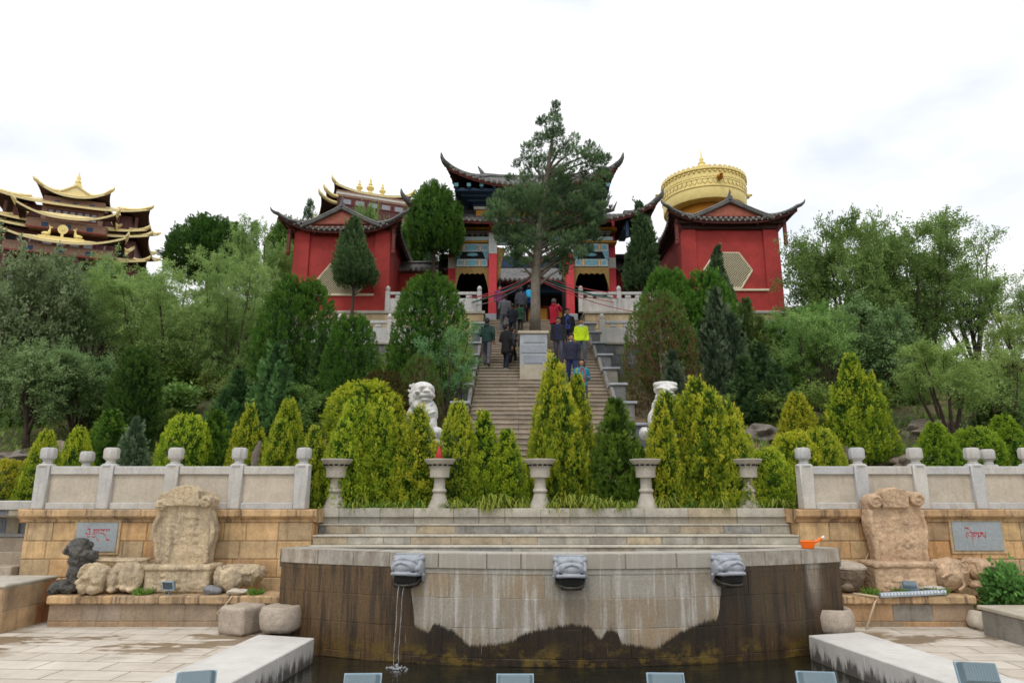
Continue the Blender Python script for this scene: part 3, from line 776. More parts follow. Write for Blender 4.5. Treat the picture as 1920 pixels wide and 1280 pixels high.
# ================================================================== BUILDINGS
def rect_eave(side, s, hx, hy, out, pw, lift, lp):
    """eave point of a curved hip roof: side 0 front,1 right,2 back,3 left ; s in -1..1"""
    e = abs(s)**pw
    if side in (0, 2):
        sg = -1 if side == 0 else 1
        x = -sg*0+s*(hx)+math.copysign(out*e, s); y = sg*(hy+out*e)
    else:
        sg = 1 if side == 1 else -1
        y = s*hy+math.copysign(out*e, s); x = sg*(hx+out*e)
    return Vector((x, y, lift*abs(s)**lp))
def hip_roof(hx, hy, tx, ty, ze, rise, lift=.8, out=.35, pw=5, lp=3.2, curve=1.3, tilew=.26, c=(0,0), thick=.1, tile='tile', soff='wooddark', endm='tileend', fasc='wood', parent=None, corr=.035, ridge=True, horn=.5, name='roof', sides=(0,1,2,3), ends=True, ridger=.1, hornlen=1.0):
    mt, ms, me_, ridges = MB(), MB(), MB(), []
    cx, cy = c
    def P(side, s, t, dz=0):
        e = rect_eave(side, s, hx, hy, out, pw, lift, lp)
        if side in (0, 2): top = Vector((s*tx, (-1 if side == 0 else 1)*ty, 0))
        else: top = Vector(((1 if side == 1 else -1)*tx, s*ty, 0))
        x, y = lerp(e.x, top.x, t), lerp(e.y, top.y, t)
        z = ze+e.z*(1-t)**2+rise*t**curve+dz
        return Vector((cx+x, cy+y, z))
    for side in sides:
        L = 2*((hx if side in (0,2) else hy)+out)
        nt = max(4, int(L/tilew)); nu = nt*4
        fl = side in (1, 2)
        if side == 2: fl = True
        if side == 3: fl = True
        if side == 1: fl = False
        mt.t = .4
        def top(a, b): return P(side, a*2-1, b, corr*abs(math.sin(a*nt*PI)))
        mt.grid(nu, 6, top, flip=fl)
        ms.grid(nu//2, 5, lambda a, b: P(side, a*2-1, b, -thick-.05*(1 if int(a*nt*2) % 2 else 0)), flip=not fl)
        # fascia
        mb = ms; mb.m = 1
        nrm = {0:(0,-1),1:(1,0),2:(0,1),3:(-1,0)}[side]
        mb.grid(nu//2, 1, lambda a, b: P(side, a*2-1, 0, lerp(-thick-.08, .0, b))+Vector((nrm[0]*-.03, nrm[1]*-.03, 0)), flip=fl)
        mb.m = 0
        if ends:
            for k in range(nt):
                s = (k+.5)/nt*2-1
                p = P(side, s, 0, .02)
                q = P(side, s, .03, .02); d = (p-q).normalized()
                me_.t = rnd.random()
                me_.tube([p-d*.08, p+d*.05], tilew*.30, 7)
                if k < nt-1:
                    p2 = P(side, s+1/nt, 0, -.05); w = tilew*.32
                    tv = Vector((nrm[1], nrm[0], 0))
                    me_.t = rnd.random()*.5
                    n3 = Vector((nrm[0], nrm[1], 0))
                    me_.add([p2-tv*w+n3*.03+Vector((0,0,.05)), p2+tv*w+n3*.03+Vector((0,0,.05)), p2+n3*.035-Vector((0,0,.07))], [(0,1,2)])
    if ridge:
        for sx in (-1, 1):
            for sy in (-1, 1):
                side = 0 if sy < 0 else 2
                pts = [P(side, sx, t, .06) for t in (1,.85,.7,.55,.4,.27,.15,.07,0)]
                d = (pts[-1]-pts[-3]); d.z = 0; d.normalize()
                e = pts[-1]
                pts += [e+d*.16*hornlen+Vector((0,0,.17*horn)), e+d*.28*hornlen+Vector((0,0,.5*horn)), e+d*.33*hornlen+Vector((0,0,.95*horn))]
                n = len(pts)
                rr = [ridger]*(n-4)+[ridger*1.05, ridger*.85, ridger*.6, ridger*.2]
                mr = MB(); mr.t = .3; mr.tube(pts, rr, 6); ridges.append(mr)
    r = mt.build(name, M[tile], parent, smooth=60, world=False)
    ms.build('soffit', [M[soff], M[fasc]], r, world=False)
    if ends: me_.build('tile_ends', M[endm], r, world=False)
    for mr in ridges: mr.build('hip_ridge', M[tile], r, smooth=60, world=False)
    return r, P
def gable_top(parent, gx, gy, z0, rise, tile='tile', over=.16, c=(0,0), pedm='gableboard', frame='wood', curve=1.15, tilew=.26, ridger=.12, spike=.5):
    """upper gable roof with its ridge along y and triangular pediments front and back"""
    cx, cy = c
    mt, ms = MB(), MB()
    n = max(6, int(2*(gy+over)/tilew))*4
    for sg in (-1, 1):
        def f(a, b): return Vector((cx+sg*lerp(gx+.14, 0, b), cy+lerp(-gy-over, gy+over, a), z0-.10+(rise+.10)*b**curve+.03*abs(math.sin(a*n/4*PI))+.03))
        mt.grid(n, 6, f, flip=sg > 0)
        mt.grid(4, 6, lambda a, b: f(a, b)-Vector((0,0,.09)), flip=sg < 0)
        for yy in (-gy-over, gy+over):
            pts = [Vector((cx+sg*lerp(gx+.17, 0, b), cy+yy, z0-.10+(rise+.10)*b**curve+.05)) for b in (0,.2,.4,.6,.8,1)]
            mt.t = .8; mt.tube(pts, ridger*.5, 6)
            mt.t = .5; mt.tube([p-Vector((0,0,.10)) for p in pts], ridger*.5, 6)
            mt.t = .4
    mt.tube([(cx, cy-gy-over, z0+rise+.1), (cx, cy+gy+over, z0+rise+.1)], ridger*1.2, 6)
    if spike:
        for yy in (-gy-over, gy+over):
            mt.t = .1; mt.tube([(cx, cy+yy, z0+rise), (cx-.02, cy+yy, z0+rise+spike*.5), (cx+.02, cy+yy, z0+rise+spike*.75), (cx+.0, cy+yy, z0+rise+spike)], [.1, .06, .05, .012], 6)
    r = mt.build('gable_roof', M[tile], parent, smooth=50, world=False)
    for sg in (-1, 1):
        ms = MB(); y = cy+sg*(gy+.07)
        ms.m = 0; ms.t = .5
        poly = [(-gx, z0-.2), (gx, z0-.2), (gx, z0-.05), (0, z0+rise-.05), (-gx, z0-.05)]
        if sg > 0: poly = poly[::-1]
        ms.prism(poly, lambda a, b: (cx+a, y-sg*.06, b), lambda a, b: (cx+a, y, b))
        ms.m = 1
        for q in (-1, 1):
            a, b = Vector((cx+q*(gx-.05), y+sg*.015, z0+.0)), Vector((cx, y+sg*.015, z0+rise-.12))
            ms.tube([a, b], .06, 4)
        ms.tube([(cx-gx, y+sg*.01, z0-.06), (cx+gx, y+sg*.01, z0-.06)], .06, 4)
        ms.build('pediment', [M[pedm], M[frame]], parent, world=False)
    return r
# ------------------------------------------------------------------ the two red pavilions
def pavilion(uc, uL, uR, wL, wR, v_eave, v_gab, v_apex, v_tip, gu, wall_top, wall_bot, hexes, label):
    Y = 28.2
    k = mpp(wall_top, Y)
    x0 = at((wL+wR)/2, wall_top, Y).x
    hw = (wR-wL)/2*k
    D = 5.6
    t = thing('red_pavilion', label, 'pavilion', (x0, Y+D/2, ZP), group='red gate pavilions')
    zt = at(0, wall_top, Y).z-ZP
    h = D/2
    # walls with corner pilasters and recessed panel
    mb = MB()
    mb.span(-hw+.05, hw-.05, -h+.1, h-.1, 0, zt)
    pw = .68
    for sx in (-1, 1):
        for sy in (-1, 1):
            mb.span(min(sx*hw, sx*(hw-pw)), max(sx*hw, sx*(hw-pw)), min(sy*h, sy*(h-.5)), max(sy*h, sy*(h-.5)), 0, zt, .015)
    zsill = at(0, hexes[4], Y).z-ZP
    mb.span(-hw+pw, hw-pw, -h+.02, -h+.3, 0, zsill-.06)
    mb.build('wall', M['redwall'], t, world=False)
    mb = MB(); mb.span(-hw+pw-.05, hw-pw+.05, -h-.05, -h+.12, zsill-.06, zsill+.03, .01); mb.build('sill', M['cream'], t, world=False)
    mb = MB(); mb.span(-hw-.03, hw+.03, -h-.04, h+.04, .0, .07, .01); mb.build('base_course', M['cream'], t, world=False)
    # hexagonal lattice window
    hc = at(hexes[0], 0, Y).x; hc = (hexes[0]-960)*mpp(hexes[3], Y)-x0
    a, b, zc = hexes[1]*k, hexes[2]*k, at(0, hexes[3], Y).z-ZP
    hexp = [(-a, 0), (-a*.5, -b), (a*.5, -b), (a, 0), (a*.5, b), (-a*.5, b)]
    mb = MB(); mb.prism(hexp, lambda p, q: (hc+p, -h+.07, zc+q), lambda p, q: (hc+p, -h+.092, zc+q))
    w = mb.build('lattice_window', M['latback'], t, world=False)
    mb = MB()
    def inside(p, q): return abs(q) <= b and abs(p) <= a-.5*a*abs(q)/b
    st = .105; n = int((a+b)/st)+2
    for sg in (-1, 1):
        for i in range(-n, n+1):
            seg = []
            for j in range(-60, 61):
                p = i*st+j*.03; q = sg*j*.03
                if inside(p, q): seg.append((p, q))
            if len(seg) > 1:
                (p0, q0), (p1, q1) = seg[0], seg[-1]
                yy = -h+.085 if sg < 0 else -h+.078
                mb.tube([(hc+p0, yy, zc+q0), (hc+p1, yy, zc+q1)], .024, 4)
    mb.build('lattice', M['lattice'], w, world=False)
    mb = MB()
    for i in range(6):
        p, q = hexp[i], hexp[(i+1) % 6]
        mb.tube([(hc+p[0], -h+.07, zc+p[1]), (hc+q[0], -h+.07, zc+q[1])], .04, 4)
    mb.build('frame', M['cream'], w, world=False)
    # timber frieze and bracket
    mb = MB(); mb.span(-hw-.06, hw+.06, -h-.06, h+.06, zt, zt+.2, .01)
    mb.span(-hw-.25, hw+.25, -h-.25, h+.25, zt+.2, zt+.36, .01)
    mb.build('frieze', M['wooddark'], t, world=False)
    kt = mpp(v_tip, 27.0)
    hx = (uR-uL)/2*mpp(v_tip, 27.0)-.50
    over = hx-hw
    hy = h+over
    Yf = Y-over
    ze = at(0, v_eave, Yf).z-ZP
    gx = (gu[1]-gu[0])/2*k; gy = h+.25
    zg = at(0, v_gab, Y-.25).z-ZP
    za = at(0, v_apex, Y-.4).z-ZP
    r, P = hip_roof(hx, hy, gx+.05, gy, ze, zg-ze, lift=at(0, v_tip, 27.0).z-ZP-ze-.1, out=.28, parent=t, curve=1.0, horn=.28, lp=3.4, pw=6, ridger=.085)
    gable_top(t, gx, gy, zg, za-zg)
    # hanging posts and corner beams
    for sx in (-1, 1):
        for sy in (-1, 1):
            mb = MB()
            q = Vector((sx*(hw+.55*over), sy*(h+.55*over), 0)); ez = ze+.1
            mb.tube([(sx*hw*.97, sy*h*.97, zt-.1), (q.x, q.y, ez+.05), (sx*(hx+.1), sy*(hy+.1), ze+(at(0, v_tip, 27.0).z-ZP-ze)*.55)], [.1, .11, .05], 5)
            mb.build('corner_beam', M['wood'], t, world=False)
            mb = MB(); mb.box((q.x, q.y, ez-.55), (.14, .14, .95), .02)
            mb.lathe([(.03, ez-1.28), (.09, ez-1.2), (.11, ez-1.12), (.08, ez-1.03)], (q.x, q.y, 0), 8)
            mb.build('hanging_post', M['wood'], t, world=False)
    mb = MB()
    for i in range(5):
        x = lerp(-hw-.2, hw+.2, i/4)
        mb.span(x-.05, x+.05, -h-over*.8, -h, ze-.2, ze-.06)
    mb.build('brackets', M['wooddark'], t, world=False)
    return t
pavilion(641, 511, 769, 553, 733, 429, 420, 388, 388, (583, 711), 431, 581, (643, 48, 31, 523, 552), 'red pavilion left of the gate with grey tiled gable roof behind a tree')
pavilion(1364, 1231, 1498, 1275, 1459, 411, 406, 375, 375, (1294, 1435), 430, 573, (1366, 45, 34, 506, 543), 'red pavilion right of the gate with the golden drum rising behind it')
# ------------------------------------------------------------------ gate
YG = 30.0
GX = at(996, 420, YG).x
t = thing('temple_gate', 'ornate painted temple gate with pink columns and flared grey roofs', 'gate', (GX, YG, ZP))
def gx(u, v, Y=YG): return (u-960)*mpp(v, Y)-GX
def gz(v, Y=YG): return at(0, v, Y).z-ZP
K = mpp(480, YG)
cw = .19
cols = [gx(924, 500), gx(1068, 500), gx(848, 520, YG+.6), gx(1147, 520, YG+.6)]
for i, x in enumerate(cols):
    y = 0 if i < 2 else .6
    mb = MB(); top = gz(437) if i < 2 else gz(425)
    zb = gz(478) if i < 2 else gz(505, YG+.6)
    mb.span(x-cw, x+cw, y-cw, y+cw, .1, zb, .02)
    c = mb.build('column', M['redcol'], t, world=False)
    mb = MB(); mb.span(x-cw-.004, x+cw+.004, y-cw-.004, y+cw+.004, zb+.002, zb+(1.02 if i < 2 else .52), .02); mb.build('painted_band', M['whiteband'], c, world=False)
    mb = MB(); mb.span(x-cw+.006, x+cw-.006, y-cw+.006, y+cw-.006, zb+(1.02 if i < 2 else .52), top+.5); mb.build('upper_shaft', M['redcol'], c, world=False)
    mb = MB(); mb.span(x-cw-.12, x+cw+.12, y-cw-.12, y+cw+.12, 0, .35, .03); mb.build('column_base', M['pillar'], c, world=False)
    if i < 2:
        mb = MB()
        for q in range(6):
            for w in range(2):
                mb.span(x-.10+w*.11, x-.02+w*.11, y-cw-.012, y-cw-.003, zb+.1+q*.15, zb+.2+q*.15)
        mb.build('grid_ornament', M['palebeam'], c, world=False)
def painted_beam(x0, x1, y, z0, z1, nm='painted_beam'):
    mb = MB(); mb.span(x0, x1, y-.09, y+.09, z0, z1, .015)
    b = mb.build(nm, M['palebeam'], t, world=False)
    mb = MB(); L = x1-x0; zc = (z0+z1)/2; hh = (z1-z0)
    mb.prism([(L*.5-.32, 0), (L*.5-.22, -hh*.33), (L*.5+.22, -hh*.33), (L*.5+.32, 0), (L*.5+.22, hh*.33), (L*.5-.22, hh*.33)], lambda a, q: (x0+a, y-.092, zc+q), lambda a, q: (x0+a, y-.102, zc+q))
    for q in (.12, .88): mb.lathe([(hh*.3, 0), (hh*.3, .01)], (x0+L*q, y-.092, zc), 12, M=Matrix.Rotation(PI/2, 3, 'X'))
    mb.build('teal_panel', M['teal'], b, world=False)
    mb = MB()
    for q in (.22, .30, .70, .78): mb.box((x0+L*q, y-.097, zc), (.05, .012, hh*.8))
    mb.build('gilt_strip', M['ochre'], b, world=False)
for x0, x1 in ((cols[2]+cw, cols[0]-cw), (cols[1]+cw, cols[3]-cw)):
    y = .12
    painted_beam(x0, x1, y, gz(471), gz(456))
    painted_beam(x0+.05, x1-.05, y, gz(499), gz(485))
    mb = MB(); mb.span(x0, x1, y+.05, y+.1, gz(486), gz(470)); mb.build('dark_panel', M['black'], t, world=False)
    xm = (x0+x1)/2
    mb = MB(); mb.ell((xm, y, gz(476)), (.28, .05, .09), 2)
    for sg in (-1, 1):
        mb.prism([(0, gz(485)), (.16, gz(485)), (.30, gz(471)), (0, gz(471))], lambda a, q, sg=sg: ((x0 if sg > 0 else x1)+sg*a, y-.05, q), lambda a, q, sg=sg: ((x0 if sg > 0 else x1)+sg*a, y-.09, q))
    mb.build('carved_corner', M['teal'], t, world=False)
    # gilt arched apron
    L = x1-x0; pts = []
    for i in range(25):
        q = i/24; w = abs(q-.5)*2
        pts.append((q*L, gz(512)+.035*math.sin(q*40)-max(0, (w-.72)/.28)**1.4*(gz(512)-gz(548))))
    poly = [(0, gz(500)), *pts, (L, gz(500))]
    mb = MB(); mb.prism(poly, lambda a, q: (x0+a, y+.03, q), lambda a, q: (x0+a, y-.05, q)); mb.build('gilt_apron', M['gilt'], t, world=False)
    # bracket rows and strips above
    mb = MB(); mb.span(x0-cw, x1+cw+.2, y-.2, y+.3, gz(455), gz(452.5)); mb.span(x0-cw, x1+cw+.2, y-.3, y+.3, gz(433), gz(428.5)); mb.build('ochre_strip', M['ochre'], t, world=False)
    mb = MB(); mb.span(x0-cw, x1+cw, y-.24, y+.3, gz(452), gz(445.5)); mb.build('pale_strip', M['palebeam'], t, world=False)
    mb = MB(); mb.span(x0-cw, x1+cw, y-.05, y+.3, gz(445.4), gz(410)); mb.build('frieze_back', M['wooddark'], t, world=False)
    for vv, m2 in ((440, 'tileend'), (421, 'wood')):
        mb = MB(); n = 7
        for i in range(n):
            x = lerp(x0-.1, x1+.1, (i+.5)/n)
            for q in range(3):
                mb.span(x-.04-q*.05, x+.04+q*.05, y-.16-q*.1, y-.04, gz(vv+4.5-q*3), gz(vv+4.5-q*3)+.06)
        mb.build('bracket_row', M[m2], t, world=False)
# centre bay
mb = MB(); mb.span(cols[0]+cw, cols[1]-cw, .05, .2, gz(500), gz(480)); mb.build('centre_beam', M['blue'], t, world=False)
painted_beam(cols[0]+cw, cols[1]-cw, .1, gz(458), gz(442))
mb = MB(); mb.span(cols[0]-.1, cols[1]+.1, -.05, .35, gz(441), gz(424)); mb.build('centre_frieze', M['maroon'], t, world=False)
for sg, xx in ((1, cols[0]+cw), (-1, cols[1]-cw)):
    mb = MB(); mb.prism([(0, gz(462)), (.42, gz(466)), (.22, gz(490)), (.12, gz(520)), (0, gz(530))], lambda a, q: (xx+sg*a, .1, q), lambda a, q: (xx+sg*a, .04, q)); mb.build('gilt_apron', M['gilt'], t, world=False)
# upper stage
ux0, ux1 = gx(893, 400), gx(1100, 400)
mb = MB(); mb.span(ux0, ux1, -.25, .6, gz(412), gz(398)); mb.build('ochre_panel', M['ochre'], t, world=False)
mb = MB(); mb.span(ux0-.1, ux1+.1, -.35, .7, gz(397.8), gz(393)); mb.build('pale_cornice', M['whiteband'], t, world=False)
mb = MB()
bz = [lerp(gz(392), gz(347, 28.5)-.12, q) for q in (0, .26, .52, .78, 1.0)]
for i in range(4):
    g = .2+i*.33
    mb.span(ux0-g*.75, ux1+g*.75, -.15-g, .55+g, bz[i], bz[i]+.12, .01)
    n = 13
    for j in range(n):
        x = lerp(ux0-g*.7, ux1+g*.7, j/(n-1))
        mb.span(x-.06, x+.06, -.3-g, .2, bz[i]+.122, bz[i+1]-.005)
mb.build('bracket_tiers', M['blue'], t, world=False)
mb = MB()
for i in range(4):
    g = .2+i*.33; n = 13
    for j in range(n):
        x = lerp(ux0-g*.7, ux1+g*.7, j/(n-1))
        mb.span(x-.09, x+.09, -.34-g, -.305-g, bz[i]+.14, bz[i]+.3)
mb.build('bracket_blocks', M['teal'], t, world=False)
hxg = (1155-836)/2*mpp(293, 28.2)-.35
zeU = gz(347, 28.5)
hip_roof(hxg, 1.75, hxg-1.4, .06, zeU, 1.15, lift=gz(293, 28.0)-zeU-.42, out=.35, parent=t, c=(0, .15), ridger=.14, horn=.45, lp=2.6, pw=4, soff='wooddark', curve=1.15, name='upper_roof')
mb = MB(); zr = zeU+1.2
L = hxg-1.25
mb.tube([(-L-.3, .15, zr+.55), (-L-.12, .15, zr+.25), (-L, .15, zr+.05), (-L*.5, .15, zr-.05), (0, .15, zr-.06), (L*.5, .15, zr-.05), (L, .15, zr+.05), (L+.12, .15, zr+.25), (L+.3, .15, zr+.55)], [.03, .1, .15, .15, .15, .15, .15, .1, .03], 6)
mb.build('main_ridge', M['tile'], t, world=False)
# side roofs
hxs = 236*mpp(380, 28.6)-.35
zeS = gz(409, 28.8)
hip_roof(hxs, 1.35, hxs-.9, .25, zeS, .75, lift=gz(358, 28.4)-zeS-.35, out=.35, parent=t, c=(0, .35), ridger=.14, horn=.42, lp=5, pw=6, curve=1.1, name='lower_roof')
mb = MB()
for sg in (-1, 1):
    x = sg*(hxs-1.9)
    mb.t = .5; mb.tube([(sg*1.9, .3, zeS+.95), (x, .3, zeS+.92), (x+sg*.5, .3, zeS+1.05), (x+sg*.7, .3, zeS+1.5)], [.12, .12, .09, .02], 6)
mb.build('side_ridges', M['tile'], t, world=False)
for sg in (-1, 1):
    mb = MB()
    xo = sg*(hxs-.95)
    mb.span(xo-.15, xo+.15, -.6, .9, gz(440), zeS-.1, .01); mb.span(xo-.07, xo+.07, -.75, -.6, gz(455), gz(425), .01)
    mb.build('end_bracket', M['blue'], t, world=False)
# link walls with tiled caps
for u0, u1, lab in ((736, 846, 'low red wall with tile capping left of the gate'), (1151, 1238, 'low red wall with tile capping right of the gate')):
    Y = 31.2
    x0, x1 = at(u0, 530, Y).x, at(u1, 530, Y).x
    w = thing('capped_wall', lab, 'wall', ((x0+x1)/2, Y, ZP))
    zc = at(0, 512, Y).z-ZP; L = (x1-x0)/2
    mb = MB(); mb.span(-L, L, 0, .4, 0, zc); mb.build('wall_body', M['redwall'], w, world=False)
    mt, me_ = MB(), MB(); n = int(2*L/.24)
    mt.grid(n*4, 3, lambda a, b: Vector((lerp(-L, L, a), lerp(-.3, .2, b), zc+.12+.42*b+.03*abs(math.sin(a*n*PI)))))
    mt.grid(2, 1, lambda a, b: Vector((lerp(-L, L, a), lerp(-.3, .2, b), zc+.02)), flip=True)
    mt.tube([(-L, .2, zc+.58), (L, .2, zc+.58)], .1, 6)
    for k in range(n):
        x = lerp(-L, L, (k+.5)/n); me_.t = rnd.random(); me_.tube([(x, -.25, zc+.15), (x, -.34, zc+.12)], .075, 7)
        me_.box((lerp(-L, L, k/n), -.3, zc+.08), (.13, .03, .12))
    c = mt.build('tile_cap', M['tile'], w, smooth=60, world=False); me_.build('tile_ends', M['tileend'], c, world=False)
# temple hall behind the gate
Y = 35.5
x0, x1 = at(880, 530, Y).x, at(1120, 530, Y).x
w = thing('temple_hall', 'dark temple hall with orange doors seen through the gate', 'hall', ((x0+x1)/2, Y, ZP))
L = (x1-x0)/2
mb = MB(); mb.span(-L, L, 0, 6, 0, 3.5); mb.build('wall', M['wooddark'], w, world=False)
for i in range(6):
    mb = MB(); xx = -2.1+i*.84
    mb.span(xx-.38, xx+.38, -.06, .02, .05, 2.3, .02)
    d = mb.build('door', M['door'], w, world=False)
    mb = MB(); mb.span(xx-.3, xx+.3, -.075, -.058, 1.2, 2.15, .01); mb.build('lattice_panel', M['ochre'], d, world=False)
mb = MB(); mb.span(-L, L, -.6, .4, 2.9, 3.3); mb.build('lintel', M['blue'], w, world=False)
hip_roof(L+1.2, 3.8, L-1, 1.2, 3.5, 1.9, lift=.5, out=.2, parent=w, c=(0, 2.9), horn=.5, ends=True)
# side bay dark porch (depth behind the gate side bays)
for u0, u1, lab in ((852, 920, 'left'), (1072, 1143, 'right')):
    Yb = 33.5
    x0, x1 = at(u0, 520, Yb).x-.3, at(u1, 520, Yb).x+.3
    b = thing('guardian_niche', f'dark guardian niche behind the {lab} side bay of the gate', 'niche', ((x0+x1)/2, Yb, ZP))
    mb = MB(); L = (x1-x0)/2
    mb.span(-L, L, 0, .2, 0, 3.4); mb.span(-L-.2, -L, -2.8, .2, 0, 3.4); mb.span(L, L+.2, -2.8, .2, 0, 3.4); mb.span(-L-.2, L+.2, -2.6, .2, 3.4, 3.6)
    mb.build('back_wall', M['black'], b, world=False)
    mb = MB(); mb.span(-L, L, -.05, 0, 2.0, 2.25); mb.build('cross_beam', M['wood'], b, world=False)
# ------------------------------------------------------------------ golden drum
YD = 48.0
DX = at(1318, 345, YD).x; rD = 75*mpp(350, YD)
zb = at(0, 369, YD-rD).z; ztp = at(0, 313, YD-rD).z
t = thing('golden_drum', 'giant golden prayer drum rising behind the right pavilion', 'prayer wheel', (DX, YD, zb))
H = ztp-zb
mb = MB()
prof = [(rD*.99, 0), (rD*1.0, .05), (rD*1.0, H*.36), (rD*1.02, H*.38), (rD*1.02, H*.42), (rD*1.0, H*.44), (rD*1.0, H*.6), (rD*1.025, H*.62), (rD*1.025, H*.66), (rD*1.0, H*.68), (rD*1.0, H*.93), (rD*1.04, H*.95), (rD*1.04, H), (rD*.9, H), (rD*.2, H-.1), (.001, H-.1)]
mb.lathe(prof, seg=72); mb.build('drum', M['gold'], t, smooth=35, world=False)
mb = MB(); n = 52
for i in range(n):
    a = 2*PI*i/n; Mz = Matrix.Rotation(a, 3, 'Z')
    def pet(z0, z1, w, r, dn): 
        q = 1 if not dn else -1
        za, zc = (z0, z1) if not dn else (z1, z0)
        pl = [(-w, za), (w, za), (w, lerp(za, zc, .5)), (0, zc), (-w, lerp(za, zc, .5))]
        if dn: pl = pl[::-1]
        mb.prism(pl, lambda x, z: Mz @ Vector((x, -r, z)), lambda x, z: Mz @ Vector((x, -r-.05, z)))
    w = PI*rD/n*.9
    pet(H*.98, H*1.10, w, rD*1.015, False)
    pet(H*.46, H*.61, w*.9, rD*1.0, True)
    pet(H*.69, H*.80, w*.9, rD*1.0, False)
    p = Mz @ Vector((0, -rD*1.02, H*.88)); mb.ell(p, (.09, .09, .09), 1)
mb.build('petal_band', M['gold'], t, world=False)
for a in (0.08, PI/2, -PI/2, PI):
    mb = MB(); Mz = Matrix.Rotation(a, 3, 'Z')
    mb.ell(Mz @ Vector((0, -rD-.25, H*.62)), (.22, .22, .2), 2, jit=.25, seed=2); mb.ell(Mz @ Vector((0, -rD-.52, H*.66)), (.13, .13, .1), 2)
    mb.build('spout_head', M['golddark'] if a == .08 else M['gold'], t, smooth=60, world=False)
mb = MB(); mb.lathe([(rD*.985, .02), (rD*.72, .15), (rD*.72, .2)], seg=64); mb.build('underside', M['golddark'], t, world=False)
mb = MB(); mb.lathe([(rD*.74, -2.6), (rD*.72, .2)], seg=64); mb.build('inner_drum', M['golddark'], t, smooth=60, world=False)
mb = MB(); mb.lathe([(rD*.85, zz_) for zz_ in (-3.0, -2.6)], seg=48); mb.lathe([(rD*.62, terrain(DX, YD)-zb-1), (rD*.62, -3.0)], seg=24); mb.build('base_tower', M['redwall'], t, world=False)
mb = MB(); zf = H+.55
mb.lathe([(.5, zf-.3), (.5, zf+.4), (.3, zf+.5), (.34, zf+.6), (.48, zf+.85), (.46, zf+1.0), (.26, zf+1.15), (.3, zf+1.25), (.14, zf+1.4), (.18, zf+1.6), (.08, zf+1.75), (.04, zf+2.2), (.001, zf+2.5)], seg=24)
mb.build('finial', M['gold'], t, smooth=50, world=False)
# ------------------------------------------------------------------ left golden temple
YT = 62.0
c0 = at(146, 420, YT)
t = thing('golden_roof_temple', 'many tiered temple with curved golden roofs on the left hill', 'temple', (c0.x, YT, 17), R(22))
t.scale = (.85, .74, .905)
zo = 17
def tz(v): return at(0, v, YT).z-zo
G = dict(tile='goldroof', soff='wooddark', endm='gold', fasc='goldroof', corr=.02, tilew=.5, ends=False, ridger=.2, thick=.15)
def storey(hx, y0, y1, z0, z1, name='wall', mat='maroon'):
    mb = MB(); mb.span(-hx, hx, y0, y1, z0, z1); return mb.build(name, M[mat], t, world=False)
def windows(x0, x1, n, y, z0, z1, wfr=.74):
    for i in range(n):
        w = (x1-x0)/n; xa = x0+w*(i+.5)
        mb = MB(); mb.span(xa-w*.46, xa+w*.46, y-.07, y, z0, z1)
        f = mb.build('window', M['wood'], t, world=False)
        mb = MB(); mb.span(xa-w*.32, xa+w*.32, y-.085, y-.072, z0+(z1-z0)*.14, z1-(z1-z0)*.1); mb.build('pane', M['window'], f, world=False)
def frieze(hx, y, z, h=.5):
    mb = MB(); mb.span(-hx, hx, y-.05, y, z, z+h); f = mb.build('frieze', M['brownwall'], t, world=False)
    mb = MB()
    for q in (-.62, -.05, .5): mb.span(hx*q, hx*q+hx*.16, y-.07, y-.051, z+h*.1, z+h*.85)
    mb.build('blue_panel', M['blue'], f, world=False)
    mb = MB(); mb.span(-hx, hx, y-.08, y, z-.16, z-.02); mb.build('red_strip', M['maroon2'], f, world=False)
storey(7.0, -4, 5, 0, tz(489), mat='maroon')
windows(-6.5, 6.5, 9, -4.0, 1, tz(495)-.3)
hip_roof(7.7, 5.4, 6.5, 4.2, tz(489), .7, lift=.5, out=.3, parent=t, c=(0,.5), horn=.35, name='tier_roof', **G)
storey(6.4, -3.4, 4.4, tz(489), tz(438))
for sx in (-1, 1):
    for q in (3.1, 4.4, 5.9):
        mb = MB(); mb.span(sx*q-.28, sx*q+.28, -3.75, -3.4, tz(484), tz(446)); mb.build('painted_pillar', M['maroon'], t, world=False)
    mb = MB(); mb.span(min(sx*4.7, sx*5.6), max(sx*4.7, sx*5.6), -3.45, -3.41, tz(484), tz(450)); mb.build('opening', M['black'], t, world=False)
windows(-3.8, 3.8, 6, -3.42, tz(482), tz(450))
hip_roof(7.6, 5.0, 6.0, 3.6, tz(437), .75, lift=.55, out=.3, parent=t, c=(0,.5), horn=.35, name='tier_roof', **G)
hip_roof(7.2, 4.7, 5.6, 3.2, tz(424), .7, lift=.5, out=.3, parent=t, c=(0,.5), horn=.35, name='tier_roof', **G)
storey(5.6, -2.8, 3.6, tz(424), tz(386))
hip_roof(7.3, 4.6, 4.2, 3.0, tz(385), .8, lift=.7, out=.3, parent=t, c=(0,.5), horn=.35, name='tier_roof', **G)
for sx in (-1, 1):
    for q in (4.4, 6.2):
        mb = MB(); mb.span(sx*q-.14, sx*q+.14, -3.3, -3.0, tz(424), tz(388)); mb.build('painted_pillar', M['maroon'], t, world=False)
